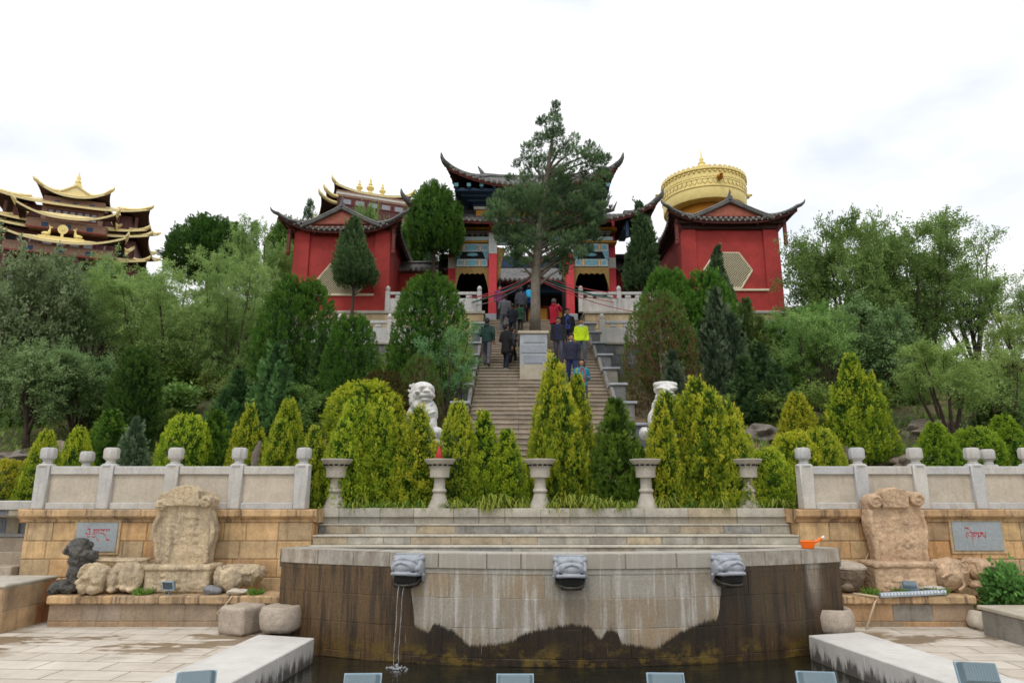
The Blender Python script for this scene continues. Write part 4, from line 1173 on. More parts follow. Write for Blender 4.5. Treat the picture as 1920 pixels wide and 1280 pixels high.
# central top stage
storey(2.9, -3.2, 3.0, tz(418), tz(368), mat='brownwall')
windows(-2.4, 2.4, 7, -3.2, tz(412), tz(393))
frieze(2.95, -3.2, tz(384), .55)
for sx in (-1, 1):
    mb = MB(); mb.span(sx*2.68-.24, sx*2.68+.24, -3.28, -3.18, tz(416), tz(388)); mb.build('pilaster', M['brownwall'], t, world=False)
r_, _ = hip_roof(3.25, 4.0, 1.5, 3.2, tz(367), .5, lift=1.0, out=.3, parent=t, c=(0,-.1), horn=.4, name='top_roof', lp=2.4, **G)
gable_top(t, 1.6, 3.2, tz(367)+.5, .9, tile='goldroof', c=(0,-.1), pedm='goldroof', frame='gold', tilew=.5, spike=0)
mb = MB(); zf = tz(367)+1.6
mb.lathe([(.5, zf-.4), (.45, zf), (.3, zf+.15), (.34, zf+.35), (.2, zf+.5), (.24, zf+.8), (.12, zf+1.0), (.05, zf+1.4), (.001, zf+1.6)], (0,-2.9,0), 16); mb.build('finial', M['gold'], t, smooth=50, world=False)
# middle porch roof and lower porch
mb = MB(); mb.span(-3.7, 3.7, -5.2, -3.3, tz(440), tz(425)); mb.build('porch_frieze', M['brownwall'], t, world=False)
hip_roof(4.5, 1.7, 4.0, .4, tz(421), .7, lift=1.15, out=.3, parent=t, c=(0,-4.4), horn=.4, lp=2.4, name='porch_roof', sides=(0,1,3), **G)
frieze(3.7, -5.2, tz(440), .6)
mb = MB(); mb.span(-4.9, 4.9, -7.2, -4.0, tz(497), tz(481)); mb.build('porch_frieze', M['brownwall'], t, world=False)
frieze(4.9, -7.2, tz(497), .6)
for q in (-4.6, -1.6, 1.6, 4.6):
    mb = MB(); mb.span(q-.25, q+.25, -7.1, -6.7, -.5, tz(498)); mb.build('porch_column', M['maroon'], t, world=False)
hip_roof(5.9, 2.0, 5.4, .4, tz(477), .75, lift=1.2, out=.3, parent=t, c=(0,-6.0), horn=.4, lp=2.4, name='porch_roof', sides=(0,1,3), **G)
mb = MB(); zw = tz(463)
mb.span(-2.1, 2.1, -7.0, -6.4, tz(471), zw-.05, .05); mb.build('emblem_base', M['gold'], t, world=False)
mb = MB(); mb.lathe([(.48, -.06), (.48, .06)], (0,-6.7, zw+.8), 20, M=Matrix.Rotation(PI/2, 3, 'X')); mb.span(-.12, .12, -6.8, -6.6, zw-.1, zw+.4); mb.lathe([(.16, -.12), (.16, .12)], (0,-6.7, zw+.8), 12, M=Matrix.Rotation(PI/2, 3, 'X')); mb.build('dharma_wheel', M['gold'], t, world=False)
for sx in (-1, 1):
    mb = MB(); q = .72
    mb.ell((sx*1.45, -6.7, zw+.2), (.42, .2, .22), 2); mb.ell((sx*1.18, -6.7, zw+.36), (.15, .15, .28), 2); mb.ell((sx*1.14, -6.7, zw+.64), (.09, .1, .24), 2); mb.ell((sx*1.07, -6.7, zw+.86), (.17, .09, .09), 2); mb.tube([(sx*1.16, -6.7, zw+.9), (sx*1.24, -6.7, zw+1.08)], .035, 5)
    mb.build('deer_figure', M['gold'], t, smooth=60, world=False)
# ------------------------------------------------------------------ middle golden temple
YM = 58.0
c0 = at(692, 380, YM)
zo = c0.z-9
t = thing('golden_roof_temple', 'golden roofed temple with three gilt spires behind the left pavilion', 'temple', (c0.x, YM, zo), R(22))
t.scale = (.84, .72, .885)
def tz(v): return at(0, v, YM).z-zo
storey(3.7, -3, 4, 0, tz(362), mat='maroon')
storey(3.75, -3.05, 4.05, tz(374), tz(362), 'upper_band', 'brownwall')
storey(3.78, -3.08, 4.08, tz(370), tz(366), 'white_band', 'whiteband')
windows(-3.4, 3.4, 5, -3.0, tz(390), tz(378))
hip_roof(3.9, 3.6, 2.6, 2.2, tz(359), .45, lift=.55, out=.25, parent=t, c=(0,.5), horn=.5, name='top_roof', lp=2.6, **G)
hip_roof(4.7, 4.4, 3.7, 3.5, tz(386), .5, lift=.6, out=.25, parent=t, c=(0,.5), horn=.5, name='lower_roof', lp=3, sides=(1,3), **G)
hip_roof(5.2, 4.9, 3.8, 3.6, tz(400), .5, lift=.6, out=.25, parent=t, c=(0,.5), horn=.5, name='lower_roof', lp=3, sides=(1,3), **G)
for i, (x, h) in enumerate(((-1.35, 1.0), (-.2, 1.2), (1.1, 1.0))):
    mb = MB(); zf = tz(353)-.1
    mb.lathe([(.3*h, zf), (.22*h, zf+.25*h), (.14*h, zf+.35*h), (.34*h, zf+.5*h), (.36*h, zf+.66*h), (.14*h, zf+.85*h), (.2*h, zf+.95*h), (.09*h, zf+1.1*h), (.12*h, zf+1.25*h), (.03*h, zf+1.5*h), (.001, zf+1.75*h)], (x, -1.9, 0), 14)
    mb.build('gilt_spire', M['gold'], t, smooth=50, world=False)
mb = MB(); mb.tube([(-2.6, -1.9, tz(353)-.12), (2.6, -1.9, tz(353)-.12)], .16, 6); mb.build('ridge', M['goldroof'], t, world=False)
# ================================================================== VEGETATION
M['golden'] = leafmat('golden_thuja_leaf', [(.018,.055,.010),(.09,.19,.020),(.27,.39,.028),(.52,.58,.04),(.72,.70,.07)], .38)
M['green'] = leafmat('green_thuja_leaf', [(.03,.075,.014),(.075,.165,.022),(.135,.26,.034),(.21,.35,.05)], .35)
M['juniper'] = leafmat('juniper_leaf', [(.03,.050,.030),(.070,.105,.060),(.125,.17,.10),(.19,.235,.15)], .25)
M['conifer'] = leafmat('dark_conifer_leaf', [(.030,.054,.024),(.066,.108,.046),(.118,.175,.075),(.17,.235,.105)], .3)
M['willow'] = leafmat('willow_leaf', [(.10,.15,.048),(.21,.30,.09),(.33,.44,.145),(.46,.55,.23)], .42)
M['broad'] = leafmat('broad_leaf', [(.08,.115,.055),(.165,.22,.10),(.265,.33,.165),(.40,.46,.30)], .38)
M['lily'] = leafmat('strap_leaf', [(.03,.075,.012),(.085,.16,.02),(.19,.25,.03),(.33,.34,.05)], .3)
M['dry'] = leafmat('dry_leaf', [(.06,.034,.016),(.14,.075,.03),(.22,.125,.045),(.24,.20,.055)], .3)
def nrmz(a): return a/np.maximum(1e-9, np.linalg.norm(a, axis=-1, keepdims=True))
def quads_mesh(name, V, tint, mat):
    """V (n,4,3) -> one mesh of n quads with a per-face tint"""
    n = len(V)
    me = bpy.data.meshes.new(name)
    me.vertices.add(n*4); me.vertices.foreach_set('co', np.ascontiguousarray(V, dtype=np.float32).ravel())
    me.loops.add(n*4); me.loops.foreach_set('vertex_index', np.arange(n*4, dtype=np.int32))
    me.polygons.add(n); me.polygons.foreach_set('loop_start', np.arange(0, n*4, 4, dtype=np.int32))
    me.update(calc_edges=True)
    a = me.attributes.new('tint', 'FLOAT', 'FACE'); a.data.foreach_set('value', np.clip(tint, 0, 1).astype(np.float32))
    me.materials.append(mat)
    return me
def leaf_quads(P, D, S, L, W):
    L = np.broadcast_to(np.asarray(L, float).reshape(-1, 1), (len(P), 1)); W = np.broadcast_to(np.asarray(W, float).reshape(-1, 1), (len(P), 1))
    m = P+D*L*.42
    return np.stack([P, m+S*W/2, P+D*L, m-S*W/2], axis=1)
def spray_quads(g, P, D, size, tint, K=6, ang=.65, wid=.34, tj=.07):
    n = len(P); D = nrmz(D)
    r = g.normal(size=(n, 3)); S = nrmz(np.cross(D, r))
    out = []; tt = []
    size = np.broadcast_to(np.asarray(size, float), (n,))[:, None]
    for k in range(K):
        f = k/(K-1); sg = 1 if k % 2 else -1
        a = ang*(1-.75*f) if k < K-1 else 0
        d = nrmz(D*math.cos(a)+S*(sg*math.sin(a))+g.normal(scale=.10, size=(n, 3)))
        s = nrmz(S*math.cos(a)-D*(sg*math.sin(a)))
        l = size[:, 0]*(.62-.22*f)
        out.append(leaf_quads(P+D*size*f*.62, d, s, l, l*wid)); tt.append(tint+g.normal(scale=tj, size=n)+.10*f)
    return np.concatenate(out), np.concatenate(tt)
def thuja_mesh(name, seed, mat, H=2.0, Rr=.6, cones=None, plumes=230, per=20, pl=(.20,.36), pw=.07, size=.085, prof='cone', tints=(.22,.95), lean=.22, inner=1300, topy=.25):
    g = np.random.default_rng(seed)
    cones = cones or [(0,0,H,Rr,1.0)]
    def rad(t, Rr):
        if prof == 'cone': return Rr*np.minimum(1, (t/.14+.15)**.5)*np.maximum(0, 1-t)**.72
        if prof == 'flame': return Rr*np.minimum(1, (t/.12+.25)**.5)*np.maximum(0, 1-t**1.3)**.8
        if prof == 'egg': return Rr*np.where(t < .33, np.sqrt(np.maximum(0, 1-((.33-t)/.46)**2)), np.sqrt(np.maximum(0, 1-((t-.33)/.67)**2))**1.0)
        return Rr*np.sqrt(np.maximum(0, 1-t**2.2))*np.minimum(1, (t/.1+.3)**.5)
    Q = []; T = []
    for (dx, dy, h, r, w) in cones:
        n = int(plumes*w)
        t = 1-np.sqrt(g.random(n)) if prof == 'cone' else (1-g.random(n)**.7 if prof == 'flame' else g.random(n))
        t = t*.96+.01
        a = g.random(n)*2*PI
        rr = rad(t, r)*(1-.22*g.random(n)**1.5)
        O = np.stack([np.cos(a), np.sin(a), 0*a], 1)
        C = O*rr[:, None]+np.stack([0*a+dx, 0*a+dy, t*h], 1)
        ln = g.uniform(*pl, n)*(1.0-.25*t)
        C[:, 2] -= ln*.35
        U = nrmz(np.array([0, 0, 1.])+O*lean+g.normal(scale=.10, size=(n, 3)))
        pt = g.normal(scale=.16, size=n)
        # plume sprays
        idx = np.repeat(np.arange(n), per); f = g.random(n*per)
        lat = nrmz(g.normal(size=(n*per, 3))+O[idx]*.5); lat -= U[idx]*np.sum(lat*U[idx], 1, keepdims=True); lat = nrmz(lat)
        wd = pw*(1-.75*f)*(.5+.5*g.random(n*per))
        P = C[idx]+U[idx]*(ln[idx]*f)[:, None]+lat*wd[:, None]
        D = U[idx]+lat*.75*(1-.6*f)[:, None]
        out_ = np.clip(np.sum(lat*O[idx], 1), -1, 1)
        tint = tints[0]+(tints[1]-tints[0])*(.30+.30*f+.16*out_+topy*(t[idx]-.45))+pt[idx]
        q, tt = spray_quads(g, P, D, size*g.uniform(.7, 1.25, n*per)*(1-.2*f), tint)
        Q.append(q); T.append(tt)
        m = int(inner*w)
        t = g.random(m)*.94; a = g.random(m)*2*PI; rr = rad(t, r)*g.uniform(.15, .82, m)
        O = np.stack([np.cos(a), np.sin(a), 0*a], 1)
        P = O*rr[:, None]+np.stack([0*a+dx, 0*a+dy, t*h], 1)
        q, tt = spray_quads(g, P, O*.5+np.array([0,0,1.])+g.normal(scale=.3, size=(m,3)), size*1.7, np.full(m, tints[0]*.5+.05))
        Q.append(q); T.append(tt)
    return quads_mesh(name, np.concatenate(Q), np.concatenate(T), mat)
def clump_mesh(name, seed, mat, clumps, size=.16, dens=60, up=.8, tint=(.15,.85), wid=.26, K=6, ctr=None, tj=.08, flat=.85):
    """clumps: (x,y,z,r): foliage clumps filled with sprays that point up and outward"""
    g = np.random.default_rng(seed); Q = []; T = []
    cx, cy = (0, 0) if ctr is None else ctr
    for (x, y, z, r) in clumps:
        n = int(dens*max(.4, (r/.4)**1.7))
        o = nrmz(g.normal(size=(n, 3))); rad = r*(.35+.65*g.random(n)**.6)
        P = np.array([x, y, z])+o*rad[:, None]*np.array([1, 1, flat])
        out = nrmz(np.array([x-cx, y-cy, 0.])+1e-6)
        D = o*.7+np.array([0, 0, up])+out*.25+g.normal(scale=.2, size=(n, 3))
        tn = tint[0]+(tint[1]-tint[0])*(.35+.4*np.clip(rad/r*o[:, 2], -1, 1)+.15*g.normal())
        q, tt = spray_quads(g, P, D, size*g.uniform(.7, 1.3, n), tn, K=K, wid=wid, tj=tj)
        Q.append(q); T.append(tt)
    return quads_mesh(name, np.concatenate(Q), np.concatenate(T), mat)
def trunk_mesh(name, mat, H, r0, lean=(0,0), limbs=6, seed=1, r1=.25, z0=-.3, limb_len=.5, start=.3, wob=.04):
    g = random.Random(seed); mb = MB(); pts = []
    n = 9
    for i in range(n):
        f = i/(n-1)
        pts.append(Vector((lean[0]*f+g.uniform(-wob, wob)*H*.3*(f > 0), lean[1]*f+g.uniform(-wob, wob)*H*.3*(f > 0), lerp(z0, H, f))))
    mb.tube(pts, [lerp(r0*(1.25 if i == 0 else 1), r0*r1, i/(n-1)) for i in range(n)], 9)
    for k in range(limbs):
        f = g.uniform(start, .95); i = min(n-2, int(f*(n-1))); p = pts[i].lerp(pts[i+1], f*(n-1)-i)
        a = g.uniform(0, 2*PI); L = limb_len*H*g.uniform(.5, 1)*(1.1-f)
        d = Vector((math.cos(a), math.sin(a), g.uniform(.3, .9)))
        r = lerp(r0, r0*r1, f)*.45
        mb.tube([p, p+d*L*.4, p+d*L*.75+Vector((0,0,L*.1)), p+d*L+Vector((0,0,L*.25))], [r, r*.7, r*.45, r*.15], 6)
    o = mb.build(name, mat, smooth=180); me = o.data; bpy.data.objects.remove(o); return me
def bushy_tree(name, seed, leaf, bark, H=5, Wd=4.5, stems=6, br=9, tw=6, lv=36, ls=(.10,.035), r0=.09, base=.0, droop=.2, up=.9, tint=(.1,.9), spread=1.0, single=False, low=.25):
    """multi-stemmed broadleaf: returns (trunk mesh, crown mesh)"""
    g = random.Random(seed); gn = np.random.default_rng(seed); mb = MB()
    tips = []
    for s in range(stems):
        a = 2*PI*(s+g.uniform(-.3, .3))/stems; sp = g.uniform(.45, 1.0)*spread
        top = Vector((math.cos(a)*Wd*.34*sp, math.sin(a)*Wd*.34*sp, H*g.uniform(.66, .93)))
        b = Vector((math.cos(a)*.12*base, math.sin(a)*.12*base, -.2))
        if single: b = Vector((0, 0, H*g.uniform(.12, .3)))
        pts = []
        for i in range(8):
            f = i/7
            p = b.lerp(top, f); out = Vector((math.cos(a), math.sin(a), 0))*Wd*.07*math.sin(f*PI)*(1 if s % 2 else .3)
            pts.append(p+out+Vector((g.uniform(-1,1), g.uniform(-1,1), 0))*.05*H*.3*f)
        mb.tube(pts, [r0*(1-.85*i/7) for i in range(8)], 6)
        for k in range(br):
            f = g.uniform(low, 1.0); i = min(6, int(f*7)); p = pts[i].lerp(pts[i+1], f*7-i)
            aa = a+g.uniform(-1.9, 1.9) if k % 3 else g.uniform(0, 2*PI)
            L = Wd*g.uniform(.14, .30)*(1.25-.6*f)
            d = Vector((math.cos(aa), math.sin(aa), g.uniform(.1, 1.0)*up)).normalized()
            q = [p, p+d*L*.5+Vector((0,0,.05*L)), p+d*L+Vector((0, 0, -.0*L))]
            mb.tube(q, [r0*.32*(1.1-f), r0*.2*(1.1-f), r0*.06], 4, caps=False)
            tips.append((q[1], d, L*.5)); tips.append((q[2], d, L*.6))
        tips.append((pts[-1], Vector((0, 0, 1)), Wd*.12)); tips.append((pts[-2], Vector((0, 0, 1)), Wd*.12))
    if single: mb.tube([(0,0,-.3), (.03*H,0,H*.12), (0,.02*H,H*.3), (0,0,H*.5)], [r0*2, r0*1.7, r0*1.4, r0*.7], 8)
    P = []; D = []; T = []
    for p, d, L in tips:
        tb = gn.normal(scale=.13)
        for k in range(tw):
            dd = nrmz(np.array(d)*.6+gn.normal(scale=.75, size=3)+np.array([0, 0, .15]))
            ll = L*gn.uniform(.7, 1.5)
            f = gn.random(lv)**.8
            pos = np.array(p)+dd*(ll*f)[:, None]+np.stack([0*f, 0*f, -droop*ll*f*f], 1)+gn.normal(scale=ls[0]*.55, size=(lv, 3))
            P.append(pos); D.append(dd*.5+gn.normal(scale=.55, size=(lv, 3))+np.array([0, 0, -droop*.8+.15]))
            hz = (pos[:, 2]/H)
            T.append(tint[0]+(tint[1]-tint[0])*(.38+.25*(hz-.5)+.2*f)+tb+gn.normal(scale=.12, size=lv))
    P = np.concatenate(P); D = nrmz(np.concatenate(D)); T = np.concatenate(T)
    S_ = nrmz(np.cross(D, gn.normal(size=D.shape)))
    l = ls[0]*gn.uniform(.7, 1.3, len(P)); w = ls[1]*gn.uniform(.8, 1.2, len(P))
    o = mb.build(name+'_trunk', bark, smooth=180); tm = o.data; bpy.data.objects.remove(o)
    return tm, quads_mesh(name+'_crown', leaf_quads(P, D, S_, l, w), T, leaf)
def conifer(name, seed, leaf, bark, H=4, Rr=.9, start=.3, n=60, prof=.8, cr=(.16,.3), size=.15, dens=55, tint=(.1,.85), r0=.1, up=.8, ragged=.2, two=False):
    g = random.Random(seed); cl = []
    for i in range(n):
        f = g.random()**.85
        z = lerp(start, .97, f)*H
        r = Rr*min(1, (f/.18+.25)**.6)*(1-f)**prof*g.uniform(.25, 1.0)*(1+g.uniform(-ragged, ragged))
        a = g.uniform(0, 2*PI)
        cl.append((r*math.cos(a), r*math.sin(a), z, lerp(cr[1], cr[0], f)*g.uniform(.7, 1.2)*H/4))
    for i in range(8):
        f = i/7; cl.append((0, 0, lerp(start+.1, 1.0, f)*H-.1, lerp(cr[1]*1.2, cr[0]*.5, f)*H/4))
    cm = clump_mesh(name+'_crown', seed, leaf, cl, size=size, dens=dens, up=up, tint=tint)
    tm = trunk_mesh(name+'_trunk', bark, H*.95, r0, seed=seed, limbs=14, start=start*.95, limb_len=.32)
    return tm, cm
def cypress(name, seed, leaf, bark, H=4, Rr=.85, start=.28, prof='cone', plumes=420, **kw):
    m = thuja_mesh(name+'_crown', seed, leaf, H=H*(1-start), Rr=Rr, prof=prof, plumes=plumes, per=15, pl=(.25,.5), pw=.10, size=.12, inner=2200, tints=(.08,.8), lean=.5, **kw)
    co = np.zeros(len(m.vertices)*3, dtype=np.float32); m.vertices.foreach_get('co', co); co = co.reshape(-1, 3); co[:, 2] += H*start
    g = np.random.default_rng(seed); co[:, 0] += .10*np.sin(co[:, 2]*2.1+seed); co[:, 1] += .10*np.cos(co[:, 2]*1.7+seed)
    m.vertices.foreach_set('co', co.ravel()); m.update()
    return trunk_mesh(name+'_trunk', bark, H*.9, .09, seed=seed, limbs=10, start=start*.95, limb_len=.25), m
PROTO = {}
def proto(key, H, W, tm, cm): PROTO[key] = (H, W, tm, cm)
tk_ = lambda s, h, r: trunk_mesh('shrub_stem', M['trunkdark'], h, r, limbs=5, seed=s, start=.05, limb_len=.4)
GK = dict(prof='flame', per=17, pl=(.12,.24), pw=.055, size=.052, inner=2000)
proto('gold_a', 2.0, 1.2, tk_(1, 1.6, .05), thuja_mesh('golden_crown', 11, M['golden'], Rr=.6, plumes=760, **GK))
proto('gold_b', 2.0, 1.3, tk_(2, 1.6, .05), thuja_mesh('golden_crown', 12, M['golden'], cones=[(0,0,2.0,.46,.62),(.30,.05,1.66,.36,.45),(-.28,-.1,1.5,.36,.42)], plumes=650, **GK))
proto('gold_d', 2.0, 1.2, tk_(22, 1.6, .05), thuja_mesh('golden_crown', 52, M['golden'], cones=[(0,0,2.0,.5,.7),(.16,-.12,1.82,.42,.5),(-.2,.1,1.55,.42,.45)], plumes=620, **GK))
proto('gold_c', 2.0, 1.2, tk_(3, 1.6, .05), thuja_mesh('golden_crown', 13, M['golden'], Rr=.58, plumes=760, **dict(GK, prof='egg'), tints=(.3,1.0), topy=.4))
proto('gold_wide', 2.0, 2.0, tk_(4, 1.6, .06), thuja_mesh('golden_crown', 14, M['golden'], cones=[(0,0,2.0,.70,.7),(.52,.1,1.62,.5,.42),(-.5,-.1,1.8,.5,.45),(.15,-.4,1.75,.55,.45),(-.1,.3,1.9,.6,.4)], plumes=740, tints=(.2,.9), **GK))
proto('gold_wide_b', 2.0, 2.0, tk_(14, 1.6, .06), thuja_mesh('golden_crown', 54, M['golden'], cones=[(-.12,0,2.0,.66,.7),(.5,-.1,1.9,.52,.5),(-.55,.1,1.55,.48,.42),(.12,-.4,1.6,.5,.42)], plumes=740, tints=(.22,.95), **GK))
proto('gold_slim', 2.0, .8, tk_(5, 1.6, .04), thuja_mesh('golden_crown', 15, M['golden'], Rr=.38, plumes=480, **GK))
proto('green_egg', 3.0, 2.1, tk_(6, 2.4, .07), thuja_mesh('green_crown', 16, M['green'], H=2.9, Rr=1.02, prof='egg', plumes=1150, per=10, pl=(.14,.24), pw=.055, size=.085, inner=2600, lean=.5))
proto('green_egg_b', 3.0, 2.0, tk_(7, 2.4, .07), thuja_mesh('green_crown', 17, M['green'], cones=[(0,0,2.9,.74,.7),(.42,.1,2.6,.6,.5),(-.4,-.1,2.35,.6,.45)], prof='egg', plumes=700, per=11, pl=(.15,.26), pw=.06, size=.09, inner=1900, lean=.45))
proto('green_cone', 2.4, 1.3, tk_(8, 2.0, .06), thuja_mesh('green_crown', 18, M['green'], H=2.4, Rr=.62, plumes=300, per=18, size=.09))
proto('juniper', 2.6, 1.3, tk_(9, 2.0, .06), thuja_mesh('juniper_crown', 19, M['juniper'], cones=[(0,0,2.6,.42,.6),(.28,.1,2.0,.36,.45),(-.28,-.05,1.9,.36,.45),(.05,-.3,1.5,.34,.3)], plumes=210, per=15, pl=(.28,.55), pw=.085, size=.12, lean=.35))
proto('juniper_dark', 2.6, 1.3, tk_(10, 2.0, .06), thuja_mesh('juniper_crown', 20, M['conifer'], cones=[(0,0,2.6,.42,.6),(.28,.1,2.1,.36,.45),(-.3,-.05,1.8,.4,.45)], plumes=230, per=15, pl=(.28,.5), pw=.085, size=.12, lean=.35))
proto('dead_juniper', 2.6, 1.9, trunk_mesh('bare_stem', M['trunk'], 2.2, .06, limbs=22, seed=4, start=.12, limb_len=.55), clump_mesh('dry_crown', 21, M['dry'], [(math.cos(a*2.4)*(.25+.5*((a*7) % 5)/5), math.sin(a*2.4)*(.25+.5*((a*7) % 5)/5), .7+1.75*((a*3) % 11)/11, .26) for a in range(40)], size=.15, dens=32, tint=(.1,.95)))
for k, (sd, st, pr, rg) in enumerate(((31,.32,.65,.25),(32,.22,.9,.2),(33,.3,.5,.15))):
    proto(f'conifer_{k}', 4.0, 1.9, *conifer('conifer', sd, M['conifer'], M['trunkdark'], start=st, prof=pr, ragged=rg, n=80))
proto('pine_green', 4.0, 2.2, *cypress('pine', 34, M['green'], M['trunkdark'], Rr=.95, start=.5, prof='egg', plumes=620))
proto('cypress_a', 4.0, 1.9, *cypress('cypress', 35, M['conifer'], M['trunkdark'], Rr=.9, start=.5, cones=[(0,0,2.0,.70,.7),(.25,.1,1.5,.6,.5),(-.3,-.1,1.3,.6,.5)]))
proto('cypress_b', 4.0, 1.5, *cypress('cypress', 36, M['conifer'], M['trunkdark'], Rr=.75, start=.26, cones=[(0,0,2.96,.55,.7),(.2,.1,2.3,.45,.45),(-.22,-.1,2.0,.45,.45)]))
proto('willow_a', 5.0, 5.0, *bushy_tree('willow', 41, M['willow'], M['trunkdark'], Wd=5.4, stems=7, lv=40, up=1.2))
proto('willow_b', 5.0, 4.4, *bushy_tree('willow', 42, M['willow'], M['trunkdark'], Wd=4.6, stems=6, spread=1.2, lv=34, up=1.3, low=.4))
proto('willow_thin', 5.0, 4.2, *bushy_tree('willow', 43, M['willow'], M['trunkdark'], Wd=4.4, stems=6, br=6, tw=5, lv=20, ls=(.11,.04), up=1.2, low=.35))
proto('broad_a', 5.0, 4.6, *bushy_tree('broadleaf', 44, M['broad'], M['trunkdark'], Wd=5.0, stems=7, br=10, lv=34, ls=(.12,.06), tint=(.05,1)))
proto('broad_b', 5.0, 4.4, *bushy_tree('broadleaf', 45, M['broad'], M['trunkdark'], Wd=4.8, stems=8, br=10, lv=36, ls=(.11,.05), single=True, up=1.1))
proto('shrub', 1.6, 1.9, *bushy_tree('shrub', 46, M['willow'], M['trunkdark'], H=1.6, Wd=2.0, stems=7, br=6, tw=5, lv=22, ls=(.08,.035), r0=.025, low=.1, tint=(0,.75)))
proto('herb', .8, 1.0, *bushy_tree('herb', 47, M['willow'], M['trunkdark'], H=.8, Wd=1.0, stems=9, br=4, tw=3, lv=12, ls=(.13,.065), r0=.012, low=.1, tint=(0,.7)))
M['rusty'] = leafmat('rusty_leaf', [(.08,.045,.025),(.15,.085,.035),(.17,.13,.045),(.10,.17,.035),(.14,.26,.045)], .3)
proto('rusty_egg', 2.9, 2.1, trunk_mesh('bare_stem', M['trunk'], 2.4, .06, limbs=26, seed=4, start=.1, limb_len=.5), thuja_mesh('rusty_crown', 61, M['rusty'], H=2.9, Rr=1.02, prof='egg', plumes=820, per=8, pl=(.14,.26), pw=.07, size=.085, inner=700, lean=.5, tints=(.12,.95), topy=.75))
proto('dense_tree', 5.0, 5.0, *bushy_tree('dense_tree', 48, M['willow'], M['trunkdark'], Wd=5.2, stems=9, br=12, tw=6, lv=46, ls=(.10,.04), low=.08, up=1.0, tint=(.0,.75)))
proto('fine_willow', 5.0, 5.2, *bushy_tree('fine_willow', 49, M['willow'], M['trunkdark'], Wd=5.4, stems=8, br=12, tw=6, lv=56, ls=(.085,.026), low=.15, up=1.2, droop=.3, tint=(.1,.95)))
def tuft():
    g = np.random.default_rng(5); n = 170; a = g.random(n)*6.283; r = g.random(n)**.6*.16
    P = np.stack([r*np.cos(a), r*np.sin(a), np.zeros(n)], 1); D = nrmz(np.stack([np.cos(a)*.8, np.sin(a)*.8, .5+g.random(n)], 1)+g.normal(scale=.3, size=(n,3)))
    S_ = nrmz(np.cross(D, g.normal(size=(n, 3)))); L = g.uniform(.08, .22, n)
    return quads_mesh('tuft', leaf_quads(P, D, S_, L, L*.25), .2+.6*g.random(n), M['willow'])
TUFT = tuft()
tr_ = random.Random(99)
def plant(name, label, cat, key, u, vtop, wpx, Y, col=(1,1,1), zb=None, group=None, rz=None, hx=1.0):
    H, W, tm, cm = PROTO[key]
    x = at(u, vtop+60, Y).x
    if zb is None: zb = terrain(x, Y)-.04
    top = at(u, vtop, Y)
    h = max(.3, top.z-zb); wd = wpx*mpp(vtop, Y)
    o = thing(name, label, cat, (x, Y, zb), tr_.uniform(0, 2*PI) if rz is None else rz, group)
    s = wd/W*(1.22 if 'gold' in key else 1.04); o.scale = (s, s, h/H*hx)
    if name == 'leafy_tree': col = tuple(c_*1.04 for c_ in (lerp(col[0], .95, .45), lerp(col[1], 1, .3), lerp(col[2], .9, .3)))
    for nm, me in (('trunk', tm), ('crown', cm)):
        if 'shrub' in name and nm == 'trunk': nm = 'stems'
        c = bpy.data.objects.new(nm, me); COL.objects.link(c); c.parent = o; c.color = (*col, 1)
    return o
GR = 'golden conifers planted behind the planter wall'
GT = 'golden_conifer'
